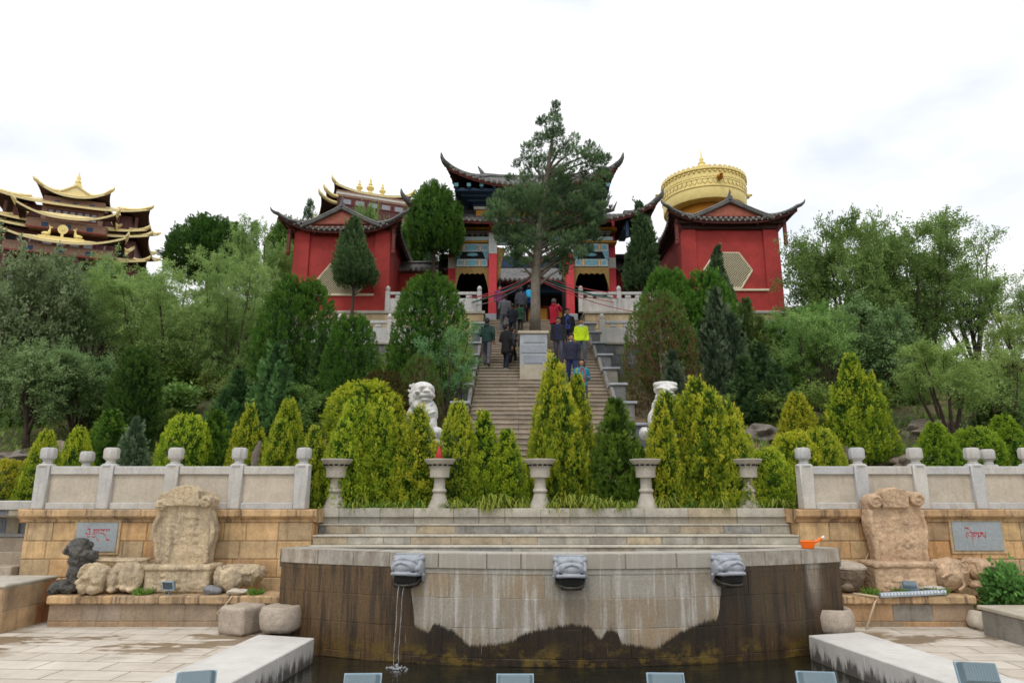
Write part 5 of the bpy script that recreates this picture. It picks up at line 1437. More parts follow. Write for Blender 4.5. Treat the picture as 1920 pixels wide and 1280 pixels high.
for a in (
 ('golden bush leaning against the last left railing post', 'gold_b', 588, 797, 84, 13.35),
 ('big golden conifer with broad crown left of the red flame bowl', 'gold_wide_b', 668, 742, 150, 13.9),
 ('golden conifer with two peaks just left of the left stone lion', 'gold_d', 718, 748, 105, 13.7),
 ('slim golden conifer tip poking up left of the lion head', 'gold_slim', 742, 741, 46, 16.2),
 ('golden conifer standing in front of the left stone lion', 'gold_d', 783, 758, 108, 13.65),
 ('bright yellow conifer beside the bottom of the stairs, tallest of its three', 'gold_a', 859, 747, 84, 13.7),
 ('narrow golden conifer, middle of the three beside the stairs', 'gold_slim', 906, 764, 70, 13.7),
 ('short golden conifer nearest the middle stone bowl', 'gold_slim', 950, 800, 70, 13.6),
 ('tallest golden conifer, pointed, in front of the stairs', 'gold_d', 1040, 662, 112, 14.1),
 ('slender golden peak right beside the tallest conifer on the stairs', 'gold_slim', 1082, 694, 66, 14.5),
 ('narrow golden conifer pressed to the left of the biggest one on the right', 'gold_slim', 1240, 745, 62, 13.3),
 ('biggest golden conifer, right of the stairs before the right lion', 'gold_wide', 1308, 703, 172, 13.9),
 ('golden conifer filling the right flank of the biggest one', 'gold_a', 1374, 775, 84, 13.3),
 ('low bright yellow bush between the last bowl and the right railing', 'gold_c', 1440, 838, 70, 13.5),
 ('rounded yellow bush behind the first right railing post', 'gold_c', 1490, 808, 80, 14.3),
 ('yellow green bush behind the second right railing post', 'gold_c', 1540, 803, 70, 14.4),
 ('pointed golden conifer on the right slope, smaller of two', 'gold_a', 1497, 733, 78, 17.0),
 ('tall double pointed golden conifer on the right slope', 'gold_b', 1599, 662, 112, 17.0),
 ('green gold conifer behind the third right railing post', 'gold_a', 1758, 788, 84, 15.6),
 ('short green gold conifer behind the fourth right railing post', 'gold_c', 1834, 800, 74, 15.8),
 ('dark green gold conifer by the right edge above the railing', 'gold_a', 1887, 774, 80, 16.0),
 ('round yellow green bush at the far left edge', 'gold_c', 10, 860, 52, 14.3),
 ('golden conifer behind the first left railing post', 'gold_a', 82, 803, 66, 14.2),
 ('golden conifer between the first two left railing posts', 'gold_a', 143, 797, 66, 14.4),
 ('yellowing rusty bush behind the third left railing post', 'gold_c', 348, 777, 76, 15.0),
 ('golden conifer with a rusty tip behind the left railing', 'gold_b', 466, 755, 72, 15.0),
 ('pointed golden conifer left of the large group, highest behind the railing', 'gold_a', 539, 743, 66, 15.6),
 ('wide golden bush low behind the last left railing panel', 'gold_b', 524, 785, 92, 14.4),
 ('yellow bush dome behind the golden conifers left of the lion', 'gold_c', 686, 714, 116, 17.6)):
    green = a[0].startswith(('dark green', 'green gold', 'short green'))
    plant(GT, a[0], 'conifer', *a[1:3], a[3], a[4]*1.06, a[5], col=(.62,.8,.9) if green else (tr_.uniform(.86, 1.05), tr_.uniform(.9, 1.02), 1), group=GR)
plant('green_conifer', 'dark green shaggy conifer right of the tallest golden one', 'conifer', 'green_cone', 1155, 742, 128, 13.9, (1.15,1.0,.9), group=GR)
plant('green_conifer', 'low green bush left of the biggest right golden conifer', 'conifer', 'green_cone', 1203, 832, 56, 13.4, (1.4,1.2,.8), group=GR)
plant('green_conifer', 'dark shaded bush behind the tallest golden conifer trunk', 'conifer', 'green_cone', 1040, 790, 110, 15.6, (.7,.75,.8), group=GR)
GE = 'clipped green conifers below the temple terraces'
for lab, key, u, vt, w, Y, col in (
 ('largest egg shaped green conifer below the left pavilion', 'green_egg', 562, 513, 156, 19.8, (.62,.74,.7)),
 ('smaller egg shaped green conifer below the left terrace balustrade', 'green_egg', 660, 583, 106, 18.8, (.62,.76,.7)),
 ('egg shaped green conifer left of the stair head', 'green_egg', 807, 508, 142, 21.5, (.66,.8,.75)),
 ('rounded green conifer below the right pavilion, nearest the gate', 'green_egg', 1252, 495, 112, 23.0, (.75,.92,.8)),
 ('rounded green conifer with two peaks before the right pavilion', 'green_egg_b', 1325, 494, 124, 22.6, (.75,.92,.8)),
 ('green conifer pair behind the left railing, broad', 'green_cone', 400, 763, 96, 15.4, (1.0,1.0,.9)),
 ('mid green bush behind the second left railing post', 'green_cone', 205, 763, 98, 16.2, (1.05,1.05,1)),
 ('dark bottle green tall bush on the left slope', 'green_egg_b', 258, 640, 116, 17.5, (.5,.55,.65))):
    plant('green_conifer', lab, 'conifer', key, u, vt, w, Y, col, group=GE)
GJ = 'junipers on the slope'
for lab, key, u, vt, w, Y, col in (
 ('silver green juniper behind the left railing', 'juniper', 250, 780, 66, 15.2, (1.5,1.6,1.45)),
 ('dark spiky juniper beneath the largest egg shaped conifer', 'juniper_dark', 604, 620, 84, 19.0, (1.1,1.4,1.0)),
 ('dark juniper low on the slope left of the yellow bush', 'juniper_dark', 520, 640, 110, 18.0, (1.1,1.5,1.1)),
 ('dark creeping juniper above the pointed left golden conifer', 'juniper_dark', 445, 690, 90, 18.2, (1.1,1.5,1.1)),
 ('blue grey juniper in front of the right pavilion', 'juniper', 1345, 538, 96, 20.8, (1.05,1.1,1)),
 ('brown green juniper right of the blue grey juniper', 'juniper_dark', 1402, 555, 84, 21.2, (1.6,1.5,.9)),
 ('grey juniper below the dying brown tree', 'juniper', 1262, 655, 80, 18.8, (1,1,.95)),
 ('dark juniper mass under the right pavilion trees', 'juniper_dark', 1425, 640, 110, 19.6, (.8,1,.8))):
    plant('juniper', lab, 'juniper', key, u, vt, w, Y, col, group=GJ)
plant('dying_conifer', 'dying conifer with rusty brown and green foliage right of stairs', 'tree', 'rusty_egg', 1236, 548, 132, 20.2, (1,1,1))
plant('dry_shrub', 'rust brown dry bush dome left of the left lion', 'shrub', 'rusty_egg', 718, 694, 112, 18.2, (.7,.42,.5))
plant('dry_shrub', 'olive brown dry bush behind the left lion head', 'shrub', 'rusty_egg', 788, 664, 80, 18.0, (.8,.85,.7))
plant('willow_shrub', 'feathery blue green shrub before the egg conifer by the stairs', 'shrub', 'willow_thin', 836, 600, 130, 19.5, (.55,.85,1.0), group=None)
plant('willow_shrub', 'thin pale shrub beside the left stair parapet', 'shrub', 'willow_thin', 866, 610, 70, 20.0, (1,1.1,.8))
plant('cypress', 'conical cypress on a bare trunk before the left pavilion', 'tree', 'cypress_a', 665, 408, 84, 27.3, (1.05,1.2,1.0), zb=7.95)
plant('pine', 'round crowned pine between left pavilion and gate', 'tree', 'pine_green', 817, 352, 104, 29.3, (.75,.85,.85), zb=ZP-.1)
plant('cypress', 'narrow cypress between the gate and right pavilion', 'tree', 'cypress_b', 1200, 373, 72, 29.2, (1,1.2,1.05), zb=ZP-.1)
plant('cypress', 'small cypress tip before the right pavilion window', 'tree', 'cypress_b', 1348, 458, 60, 26.6, (1.1,1.2,1.2))
GB = 'dark trees on the hill behind the temple'
for lab, key, u, vt, w, Y, col in (
 ('dark bushy pine on the skyline right of the left temple', 'pine_green', 395, 414, 150, 44, (.55,.65,.75)),
 ('thin dark spruce on the skyline beside the bushy pine', 'conifer_1', 473, 418, 60, 42, (.9,1.1,1)),
 ('dark pine peeping over the left pavilion roof', 'conifer_0', 578, 376, 56, 44, (.9,1.1,1)),
 ('small dark tree left of the left pavilion roof', 'pine_green', 540, 415, 80, 42, (.9,.9,.9)),
 ('green tree before the three gilt spires temple', 'willow_b', 690, 372, 80, 46, (.75,.9,.8)),
 ('second green tree before the gilt spires temple, right one', 'willow_b', 738, 402, 70, 45, (.75,.9,.8)),
 ('dark spiky pine behind the round crowned pine', 'conifer_1', 812, 340, 50, 36, (.8,.9,1)),
 ('dark green pine in the gap right of the round crowned pine', 'pine_green', 770, 430, 90, 37, (.8,.9,.9))):
    plant('skyline_tree', lab, 'tree', key, u, vt, w, Y, col, group=GB)
GD = 'leafy trees on the left slope'
for lab, key, u, vt, w, Y, col in (
 ('grey green broadleaf tree filling the left edge', 'broad_a', 38, 425, 200, 19.5, (.85,.9,.85)),
 ('dusty broadleaf tree right of the one at the left edge', 'broad_b', 120, 520, 150, 21, (.75,.95,.75)),
 ('blue green tree below the left temple', 'broad_a', 185, 490, 170, 26, (.6,.95,.75)),
 ('large light green willow in the middle of the left slope', 'fine_willow', 335, 478, 270, 22.5, (1.05,1.1,1.05)),
 ('willow with dark branching trunk right of the large one', 'fine_willow', 440, 482, 170, 21.8, (.95,1.05,1)),
 ('mid green tree behind left of the left pavilion', 'willow_a', 500, 430, 130, 30, (.7,.9,.75)),
 ('dark green tree behind the willow trunks', 'broad_b', 455, 560, 150, 24.5, (.65,.95,.6)),
 ('willow in the gap below the left temple roof', 'dense_tree', 250, 505, 170, 27, (.75,.95,.8)),
 ('pale leafy tree at the foot of the left slope', 'broad_b', 70, 640, 170, 17.5, (.9,1.1,.8)),
 ('low leafy tree in the dark hollow of the left slope', 'broad_a', 155, 640, 130, 18.5, (.6,.95,.6))):
    plant('leafy_tree', lab, 'tree', key, u, vt, w, Y, col, group=GD)
GD2 = 'leafy trees on the right slope'
for lab, key, u, vt, w, Y, col in (
 ('largest leafy tree beside the right pavilion', 'dense_tree', 1570, 405, 225, 24, (.62,.8,.66)),
 ('leafy tree overlapping right of the largest tree', 'dense_tree', 1690, 440, 200, 25, (.64,.82,.68)),
 ('airy tree with see through crown at the top right', 'willow_thin', 1705, 395, 230, 27, (.6,.75,.7)),
 ('thin tree with see through crown right of the airy tree', 'willow_thin', 1800, 428, 150, 28, (.55,.72,.7)),
 ('dark conifer among the thin trees on the right skyline', 'conifer_0', 1815, 498, 90, 27, (1,1.1,1)),
 ('bright leafy tree at the right edge', 'willow_b', 1905, 490, 150, 25, (.9,1,.9)),
 ('yellow green tree low at the right edge', 'willow_b', 1900, 580, 160, 21, (1.0,.95,.8)),
 ('light green sapling in front of the right terrace wall', 'willow_b', 1530, 575, 170, 20.5, (.8,1.05,.9)),
 ('spreading light green shrub with many bare stems on the right slope', 'willow_b', 1765, 630, 190, 17.8, (1.0,1.05,.85)),
 ('dark leafy tree under the right pavilion corner', 'dense_tree', 1475, 585, 150, 22, (.55,.95,.6)),
 ('dark leafy tree behind the tall double golden conifer', 'broad_a', 1620, 560, 180, 21.5, (.5,.85,.55)),
 ('leafy shrub right of the spreading shrub', 'willow_thin', 1870, 640, 120, 18.5, (1,1,.85))):
    plant('leafy_tree', lab, 'tree', key, u, vt, w, Y, col, group=GD2)
# undergrowth shrubs
sr = random.Random(5)
for k in range(56):
    side = k % 2
    Y = sr.uniform(17.6, 25); x = axis(Y)+(-1 if side == 0 else 1)*sr.uniform(3.2, 15)
    u = 960+x/mpp(760, Y)
    if 1640 < u < 1830 and Y < 20: continue
    H, W, tm, cm = PROTO['shrub' if k % 3 else 'herb']
    o = thing('undergrowth_shrub', 'low green shrub in the undergrowth of the slope', 'shrub', (x, Y, terrain(x, Y)-.05), sr.uniform(0, 6), 'undergrowth shrubs on the slope')
    s = sr.uniform(.5, .95)*(1 if k % 3 else 1.3); o.scale = (s*1.15, s*1.15, s)
    c = (sr.uniform(.75, 1.05), sr.uniform(.85, 1.05), sr.uniform(.6, .85), 1)
    for nm, me in (('stems', tm), ('crown', cm)):
        q = bpy.data.objects.new(nm, me); COL.objects.link(q); q.parent = o; q.color = c
# ground cover
g = np.random.default_rng(3)
P = []; n = 52000
X = g.uniform(-24, 26, n); Yy = 13.4+ (g.random(n)**1.2)*17
keep = np.abs(X-.8) > 2.75
X, Yy = X[keep], Yy[keep]
cl = np.array([noise.noise(Vector((x*.6, y*.6, 7.7)))+.35*noise.noise(Vector((x*2.2, y*2.2, 1.7))) for x, y in zip(X, Yy)])
kk = cl > -.08+.22*(X > 8)
X, Yy = X[kk], Yy[kk]
Z = np.array([terrain(x, y) for x, y in zip(X, Yy)])
n = len(X); P = np.stack([X, Yy, Z], 1)
D = nrmz(g.normal(scale=.6, size=(n, 3))+np.array([0, -.1, 1.0])); S_ = nrmz(np.cross(D, g.normal(size=(n, 3))))
L = g.uniform(.08, .30, n)
me = quads_mesh('ground_cover', leaf_quads(P, D, S_, L, L*.28), .15+.35*g.random(n)+.3*np.clip(cl[kk], 0, 1), M['willow'])
o = bpy.data.objects.new('ground_cover', me); COL.objects.link(o); o.color = (.9, .95, .75, 1); tag(o, 'patchy green weeds and grass covering the slope', 'ground cover', kind='stuff')
# strap leaved lilies on the planter
g = np.random.default_rng(8); V = []; T = []
ranges = [(642, 700, 55), (710, 800, 60), (842, 885, 60), (890, 925, 90), (925, 985, 330), (1032, 1060, 80), (1062, 1120, 190), (1120, 1190, 230), (1232, 1275, 110), (1285, 1330, 60), (1335, 1385, 70), (1425, 1490, 45), (592, 612, 12)]
for u0, u1, cnt in ranges:
    nc = max(2, int((u1-u0)/13))
    for c in range(nc):
        uc = g.uniform(u0, u1); yc = g.uniform(12.80, 13.15); big = g.random()**1.5
        for _ in range(int(cnt/nc*g.uniform(.4, 1.7))):
            y = yc+g.normal(scale=.05); x = at(uc, 950, yc).x+g.normal(scale=.06)
            if min(abs(x-at(ub, 950, 12.9).x) for ub in (627, 823, 1013, 1213, 1405)) < .17 and y < 13.0: continue
            a = g.normal(scale=.9); out = np.array([math.sin(a), -math.cos(a), 0]); L = g.uniform(.14, .30)+.28*big*g.random(); h = g.uniform(.03, .14)+.16*big*g.random()
            w = g.uniform(.007, .016); s = np.array([math.cos(a), math.sin(a), 0])
            tb = g.random()*.55+.1+.15*big
            prev = None
            for i in range(7):
                f = i/6
                p = np.array([x, y, 2.02])+out*L*(f-.12*f*f)+np.array([0, 0, h*math.sin(min(1, f*1.35)*PI*.62)*1.2-L*.8*max(0, f-.35)**1.5])
                ww = w*(1-f**3*.85)
                if prev is not None:
                    V.append([prev[0]-s*prev[1], prev[0]+s*prev[1], p+s*ww, p-s*ww]); T.append(tb+.35*f)
                prev = (p, ww)
me = quads_mesh('lily_leaves', np.array(V), np.array(T), M['lily'])
o = bpy.data.objects.new('grass', me); COL.objects.link(o); o.color = (1,1,1,1); tag(o, 'strap leaved grassy lilies spilling over the planter wall', 'grass', kind='stuff')
# low weeds at the foot of the conifers
g = np.random.default_rng(9); n = 6000
X = g.uniform(XS0+.2, XS1-.2, n); Yy = g.uniform(12.9, 14.2, n); P = np.stack([X, Yy, np.full(n, 1.95)+g.random(n)*.12], 1)
D = nrmz(g.normal(scale=.7, size=(n, 3))+np.array([0, 0, .9])); S_ = nrmz(np.cross(D, g.normal(size=(n, 3)))); L = g.uniform(.06, .16, n)
me = quads_mesh('bed_weeds', leaf_quads(P, D, S_, L, L*.35), .1+.4*g.random(n), M['willow'])
o = bpy.data.objects.new('weeds', me); COL.objects.link(o); o.color = (.8,.95,.6,1); tag(o, 'low weeds between the golden conifers', 'weeds', kind='stuff')
# central tall tree
YC = 22.4; tx = PL.x; zt0 = PZ
spec = [(1042,197,6),(1041,206,8),(1040,218,11),(1038,232,13),(1035,248,17),(1030,266,20),(1012,238,8),(1009,252,10),(1005,270,13),(1001,287,14),(1030,290,26),(1052,278,14),(1066,272,12),(1077,262,9),(1073,285,16),(1104,272,10),(1110,288,18),(1124,296,14),(1122,312,18),(985,300,10),(1000,312,20),(986,330,18),(1040,326,34),(1078,318,24),(1106,324,20),(1134,318,10),(957,338,8),(953,352,13),(968,366,20),(945,376,20),(990,366,28),(1030,372,38),(1080,368,34),(1112,362,24),(1128,345,14),(932,402,20),(958,412,30),(1005,424,38),(1058,424,38),(1096,412,26),(1112,396,18),(935,436,14),(962,452,20),(1000,458,26),(1046,462,28),(1080,452,22),(972,474,16),(1062,484,18),(1028,492,16),(990,488,14),(1098,438,18),(1010,392,36),(1060,392,36),(980,400,28),(1090,385,26),(945,450,22),(960,474,22),(985,470,22),(974,494,17),(1045,480,24),(1075,474,24),(1060,500,16),(1102,455,20),(1020,478,16),(950,425,24),(1112,428,20),(930,415,18),(1120,380,20),(925,390,14)]
cl = []
gr = random.Random(12)
for u, v, r in spec:
    p = at(u, v, YC); k = mpp(v, YC)
    dy = gr.uniform(-1, 1)*.8*min(1, r/25)
    cl.append((p.x-tx, dy, p.z-zt0, r*k*(1.04 if v < 400 else .78)))
    if r > 16:
        for _ in range(3):
            a = gr.uniform(0, 6.28); q = gr.uniform(.6, 1.0)*r*k
            cl.append((p.x-tx+q*math.cos(a), gr.uniform(-1, 1)*1.1, p.z-zt0+q*math.sin(a), r*k*.5))
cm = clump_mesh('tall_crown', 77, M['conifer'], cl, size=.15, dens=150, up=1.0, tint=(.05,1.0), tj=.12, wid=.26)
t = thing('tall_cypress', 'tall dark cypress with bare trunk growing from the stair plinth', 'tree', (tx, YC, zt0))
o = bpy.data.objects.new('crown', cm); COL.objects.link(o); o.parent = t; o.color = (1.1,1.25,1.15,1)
mb = MB(); tp = [(1003,622),(1004,580),(1004,520),(1008,470),(1012,430),(1018,380),(1027,320),(1034,270),(1040,215)]
pts = [at(u, v, YC) for u, v in tp]
mb.tube(pts, [.20,.165,.155,.145,.13,.10,.075,.045,.02], 12)
for u, v, r in spec[10:]:
    p = at(u, v, YC); q = at(lerp(1004, 1035, max(0, min(1, (520-v)/300))), v+38, YC)
    if r > 13: mb.tube([q, q.lerp(p, .5)+Vector((0, .1, .1)), p], [.06, .04, .012], 5)
b = at(975, 508, YC); q = at(1004, 518, YC); mb.tube([q, q.lerp(b, .5)+Vector((0,0,.06)), b], [.05,.035,.012], 6)
mb.build('trunk', M['trunk'], t, smooth=180)
# leafy plants at the right end of the ledge
for u, vt, w, Y, lab in ((1880, 1068, 80, 11.6, 'leafy green plant growing behind the low block at the right edge'), (1915, 1085, 70, 11.3, 'second leafy green plant at the right edge')):
    plant('leafy_plant', lab, 'plant', 'herb', u, vt, w, Y, (.6,.95,.7), zb=.35)
for u, v, s, lab in ((1634, 1108, 26, 'weed tuft beside the round right stone'), (1690, 1108, 22, 'weed tuft left of the right ledge lamp'), (1752, 1100, 40, 'weed tuft against the carved right beast'), (268, 1108, 30, 'weed tuft between carved beast and stele base'), (480, 1105, 24, 'weed tuft at the right end of the left ledge')):
    p = at(u, v, 11.6); o = bpy.data.objects.new('weed_tuft', TUFT); COL.objects.link(o); o.location = (p.x, 11.6, .715); k_ = s*mpp(v, 11.6)/.4; o.scale = (k_, .8, .55+.25*k_); o.color = (.75,.95,.55,1); tag(o, lab, 'weed', 'weed tufts on the ledges')

# boulders and bare rock on the slopes
M['rock'] = stone('slope_rock', [srgb(150,136,122), srgb(128,120,112)], mott=.3, msc=2, fine=.25, bump=.9, bsc=12, streak=.5, scol=srgb(92,84,74), speck=.4, crack=2.5)
for i, (u, v, Y, sx, sz, lab) in enumerate(((1715, 838, 16.6, .6, .3, 'large pale boulder behind the third right railing post'), (1668, 850, 16.0, .3, .2, 'boulder beside the tall double golden conifer'), (1430, 785, 18.5, .6, .3, 'grey rock outcrop right of the biggest golden conifer'), (1862, 700, 20.5, .6, .25, 'pale rock high on the right slope'), (1740, 770, 18.4, .8, .3, 'reddish bare rock under the spreading shrub'), (30, 835, 16.5, .45, .18, 'brown rock low on the far left slope'), (120, 812, 17.0, .5, .25, 'small rock on the left slope behind the railing'))):
    p = at(u, v, Y); z = terrain(p.x, Y)
    mb = MB(); mb.t = (i % 3)/2; mb.ell((p.x, Y, z+sz*.25), (sx, sx*.7, sz), 4, jit=.55, seed=i+3, fr=1.9)
    o = mb.build('boulder', M['rock'], smooth=35); tag(o, lab, 'rock', 'boulders on the slopes')
    chisel_ = o.modifiers.new('weather', 'DISPLACE'); tx = bpy.data.textures.new('rock', 'CLOUDS'); tx.noise_scale = .2; tx.noise_depth = 4; chisel_.texture = tx; chisel_.strength = .12; chisel_.texture_coords = 'LOCAL'
# ================================================================== OBJECTS
def PX(u, v, Y, dy=0):
    p = at(u, v, Y); p.y += dy; return p
def pe(mb, u, v, ru, rv, rd, Y, dy=0, jit=.1, seed=0, tilt=0):
    k = mpp(v, Y)
    mb.ell(PX(u, v, Y, dy), (ru*k, rd, rv*k), 3, jit=jit, seed=seed, M=Matrix.Rotation(tilt, 3, 'Y') if tilt else None)
def pbox(mb, u0, u1, v0, v1, Y, y0, y1, b=.03):
    a, c = at(u0, v1, Y), at(u1, v0, Y)
    mb.span(a.x, c.x, Y+y0, Y+y1, a.z, c.z, b)
# --- gargoyle spouts
def gargoyle(u, label):
    s, _ = basin_sz(u, 1060)
    p = basin(s, 1.445, .0); a = s/RB-TH
    t = thing('gargoyle_spout', label, 'water spout', p, a, group='carved stone head spouts on the fountain wall'); t.scale = (.80, .84, .86)
    mb = MB()
    mb.box((0, -.06, -.14), (.47, .30, .27), .05)
    mb.ell((0, -.24, -.17), (.225, .17, .115), 3)
    for arc, r in (([(-.225,-.16,-.16),(-.17,-.26,-.07),(0,-.31,-.035),(.17,-.26,-.07),(.225,-.16,-.16)], .034), ([(-.15,-.34,-.17),(-.09,-.385,-.115),(0,-.40,-.095),(.09,-.385,-.115),(.15,-.34,-.17)], .026), ([(-.245,-.06,-.30),(-.215,-.28,-.285),(-.1,-.385,-.27),(0,-.41,-.265),(.1,-.385,-.27),(.215,-.28,-.285),(.245,-.06,-.30)], .03)):
        q = []
        for i in range(len(arc)-1):
            for f in (0, .5): q.append(Vector(arc[i]).lerp(Vector(arc[i+1]), f))
        q.append(Vector(arc[-1])); mb.tube(q, r, 8)
    mb.ell((0, -.375, -.185), (.085, .055, .07), 2)
    for sx in (-1, 1):
        mb.ell((sx*.245, -.08, -.2), (.05, .15, .13), 2); mb.ell((sx*.255, -.05, -.05), (.045, .07, .045), 2)
        mb.ell((sx*.14, -.315, -.135), (.05, .04, .035), 2); mb.ell((sx*.2, -.2, -.2), (.07, .1, .06), 2)
        mb.tube([(sx*.22,-.1,-.24),(sx*.275,-.06,-.31),(sx*.26,-.03,-.42)], [.04,.04,.02], 6)
    remesh(mb.build('head', M['gargoyle'], t, world=False), .008, .004, .03, 1)
    mb = MB()
    mb.tube([(-.23,-.02,-.36),(-.205,-.22,-.435),(-.11,-.315,-.455),(0,-.335,-.46),(.11,-.315,-.455),(.205,-.22,-.435),(.23,-.02,-.36)], .03, 8)
    mb.box((0, -.13, -.475), (.36, .32, .045), .015)
    remesh(mb.build('jaw', M['wetlip'], t, world=False), .012, .01, .05, 2)
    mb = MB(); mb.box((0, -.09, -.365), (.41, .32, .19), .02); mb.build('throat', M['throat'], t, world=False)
    mb = MB(); mb.box((0, -.02, -.18), (.54, .05, .42), .01); mb.build('backing', M['gargoyle'], t, world=False)
    return p, a
gl = gargoyle(769, 'carved stone head spout on the left, water running from its mouth')
gargoyle(1068, 'carved stone head spout in the middle of the fountain wall')
gargoyle(1358, 'carved stone head spout on the right of the fountain wall, dry')
m = N('falling_water'); p_ = m.bsdf((.75,.8,.85,1), .15)
tr = m.n('ShaderNodeBsdfTransparent'); x = m.n('ShaderNodeMixShader'); x.inputs[0].default_value = .22
m.l(tr.outputs[0], x.inputs[1]); m.l(p_.outputs[0], x.inputs[2]); m.l(x.outputs[0], m.out.inputs[0]); M['fall'] = m.mat
o0 = gl[0]; rt = Matrix.Rotation(gl[1], 3, 'Z')
t = thing('water_stream', 'thin stream of water falling from the left spout into the pool', 'water', (o0.x, o0.y-.35, ZW))
rr = random.Random(4)
for q in (-.035, .03):
    mb = MB(); pts = []
    for i in range(16):
        f = i/15; pts.append(o0+rt @ Vector((q+rr.uniform(-.006, .006), -.30-.10*math.sqrt(f), -.40))+Vector((0, 0, -f*(o0.z-.42))))
    mb.tube(pts, [.0055*rr.uniform(.3, 1.3) for _ in pts], 6); mb.build('strand', M['fall'], t, smooth=180)
mb = MB(); c0 = o0+rt @ Vector((0, -.40, 0)); c0.z = ZW
for i in range(46):
    a = rr.uniform(0, 6.28); r = rr.uniform(.01, .17); mb.ell((c0.x+r*math.cos(a), c0.y+r*math.sin(a)*.8, ZW+rr.uniform(0, .07)*(1-r/.2)), (rr.uniform(.006, .02),)*2+(rr.uniform(.006, .022),), 1)
mb.build('splash', M['fall'], t, smooth=180)
# --- orange dipper on the rim
p = at(1527, 1026, 10.86); s, _ = basin_sz(1527, 1030); p = basin(s, ZRIM+.002, -.12)
t = thing('dipper', 'orange plastic water dipper with white tipped handle on the rim', 'dipper', p)
mb = MB(); mb.lathe([(.085, 0), (.088, .005), (.112, .10), (.12, .105), (.112, .108), (.1, .1), (.08, .012)], seg=24); mb.build('cup', M['orange'], t, smooth=40, world=False)
mb = MB(); mb.tube([(.10, 0, .085), (.17, 0, .115), (.225, 0, .15)], [.022, .02, .017], 8); mb.build('handle', M['orange'], t, smooth=60, world=False)
mb = MB(); mb.tube([(.225, 0, .15), (.262, 0, .172)], [.019, .021], 8); mb.build('grip_cap', M['whiteplastic'], t, smooth=60, world=False)
# --- stone bowl lamps on the planter
BP = [(.205,0),(.205,.03),(.17,.09),(.132,.19),(.112,.265),(.13,.28),(.138,.305),(.13,.33),(.112,.345),(.106,.38),(.103,.53),(.115,.545),(.182,.552),(.186,.70),(.198,.74),(.232,.79),(.278,.845),(.292,.872),(.288,.888),(.25,.88),(.15,.80)]
bowl0 = None
for u, v, lab in ((627, 949, 'stone pedestal bowl nearest the left railing'), (823, 952, 'stone pedestal bowl holding a red flame shaped bulb'), (1013, 952, 'stone pedestal bowl in the middle before the tallest golden conifer'), (1213, 952, 'stone pedestal bowl half hidden left of the biggest right conifer'), (1405, 949, 'stone pedestal bowl nearest the right railing')):
    p = at(u, v, 12.98); p.z = 2.042
    if bowl0 is None:
        t = bowl0 = thing('pedestal_bowl', lab, 'stone bowl', p, group='stone pedestal bowls along the planter')
        mb = MB(); mb.lathe(BP, seg=32); mb.build('bowl', M['bowl'], t, smooth=35, world=False)
        mb = MB()
        for i in range(14):
            a = 2*PI*i/14; mb.box((.222*math.cos(a), .222*math.sin(a), .775), (.035, .07, .03), .004, rz=a)
        mb.build('vent_slots', M['black'], t, world=False)
    else: dup(bowl0, p, .2*u, lab)
    if 'red' in lab:
        t = thing('flame_bulb', 'red flame shaped bulb standing in a stone bowl', 'bulb', p+Vector((-.02, 0, .80)))
        mb = MB(); mb.lathe([(.04,0),(.05,.06),(.062,.12),(.058,.18),(.038,.25),(.014,.32),(.001,.345)], seg=14); mb.build('flame', M['redbulb'], t, smooth=60, world=False)
        mb = MB(); mb.lathe([(.045,-.05),(.045,.01)], seg=12); mb.build('socket', M['whiteplastic'], t, world=False)
def chisel(o, st=.014, sc=.025):
    tx = bpy.data.textures.new('chips', 'VORONOI'); tx.noise_scale = sc*3.2; tx.distance_metric = 'DISTANCE'
    d = o.modifiers.new('chips', 'DISPLACE'); d.texture = tx; d.strength = st*1.6; d.mid_level = .5
    tx = bpy.data.textures.new('grit', 'CLOUDS'); tx.noise_scale = sc; tx.noise_depth = 3
    d = o.modifiers.new('grit', 'DISPLACE'); d.texture = tx; d.strength = st; d.mid_level = .5
    return o
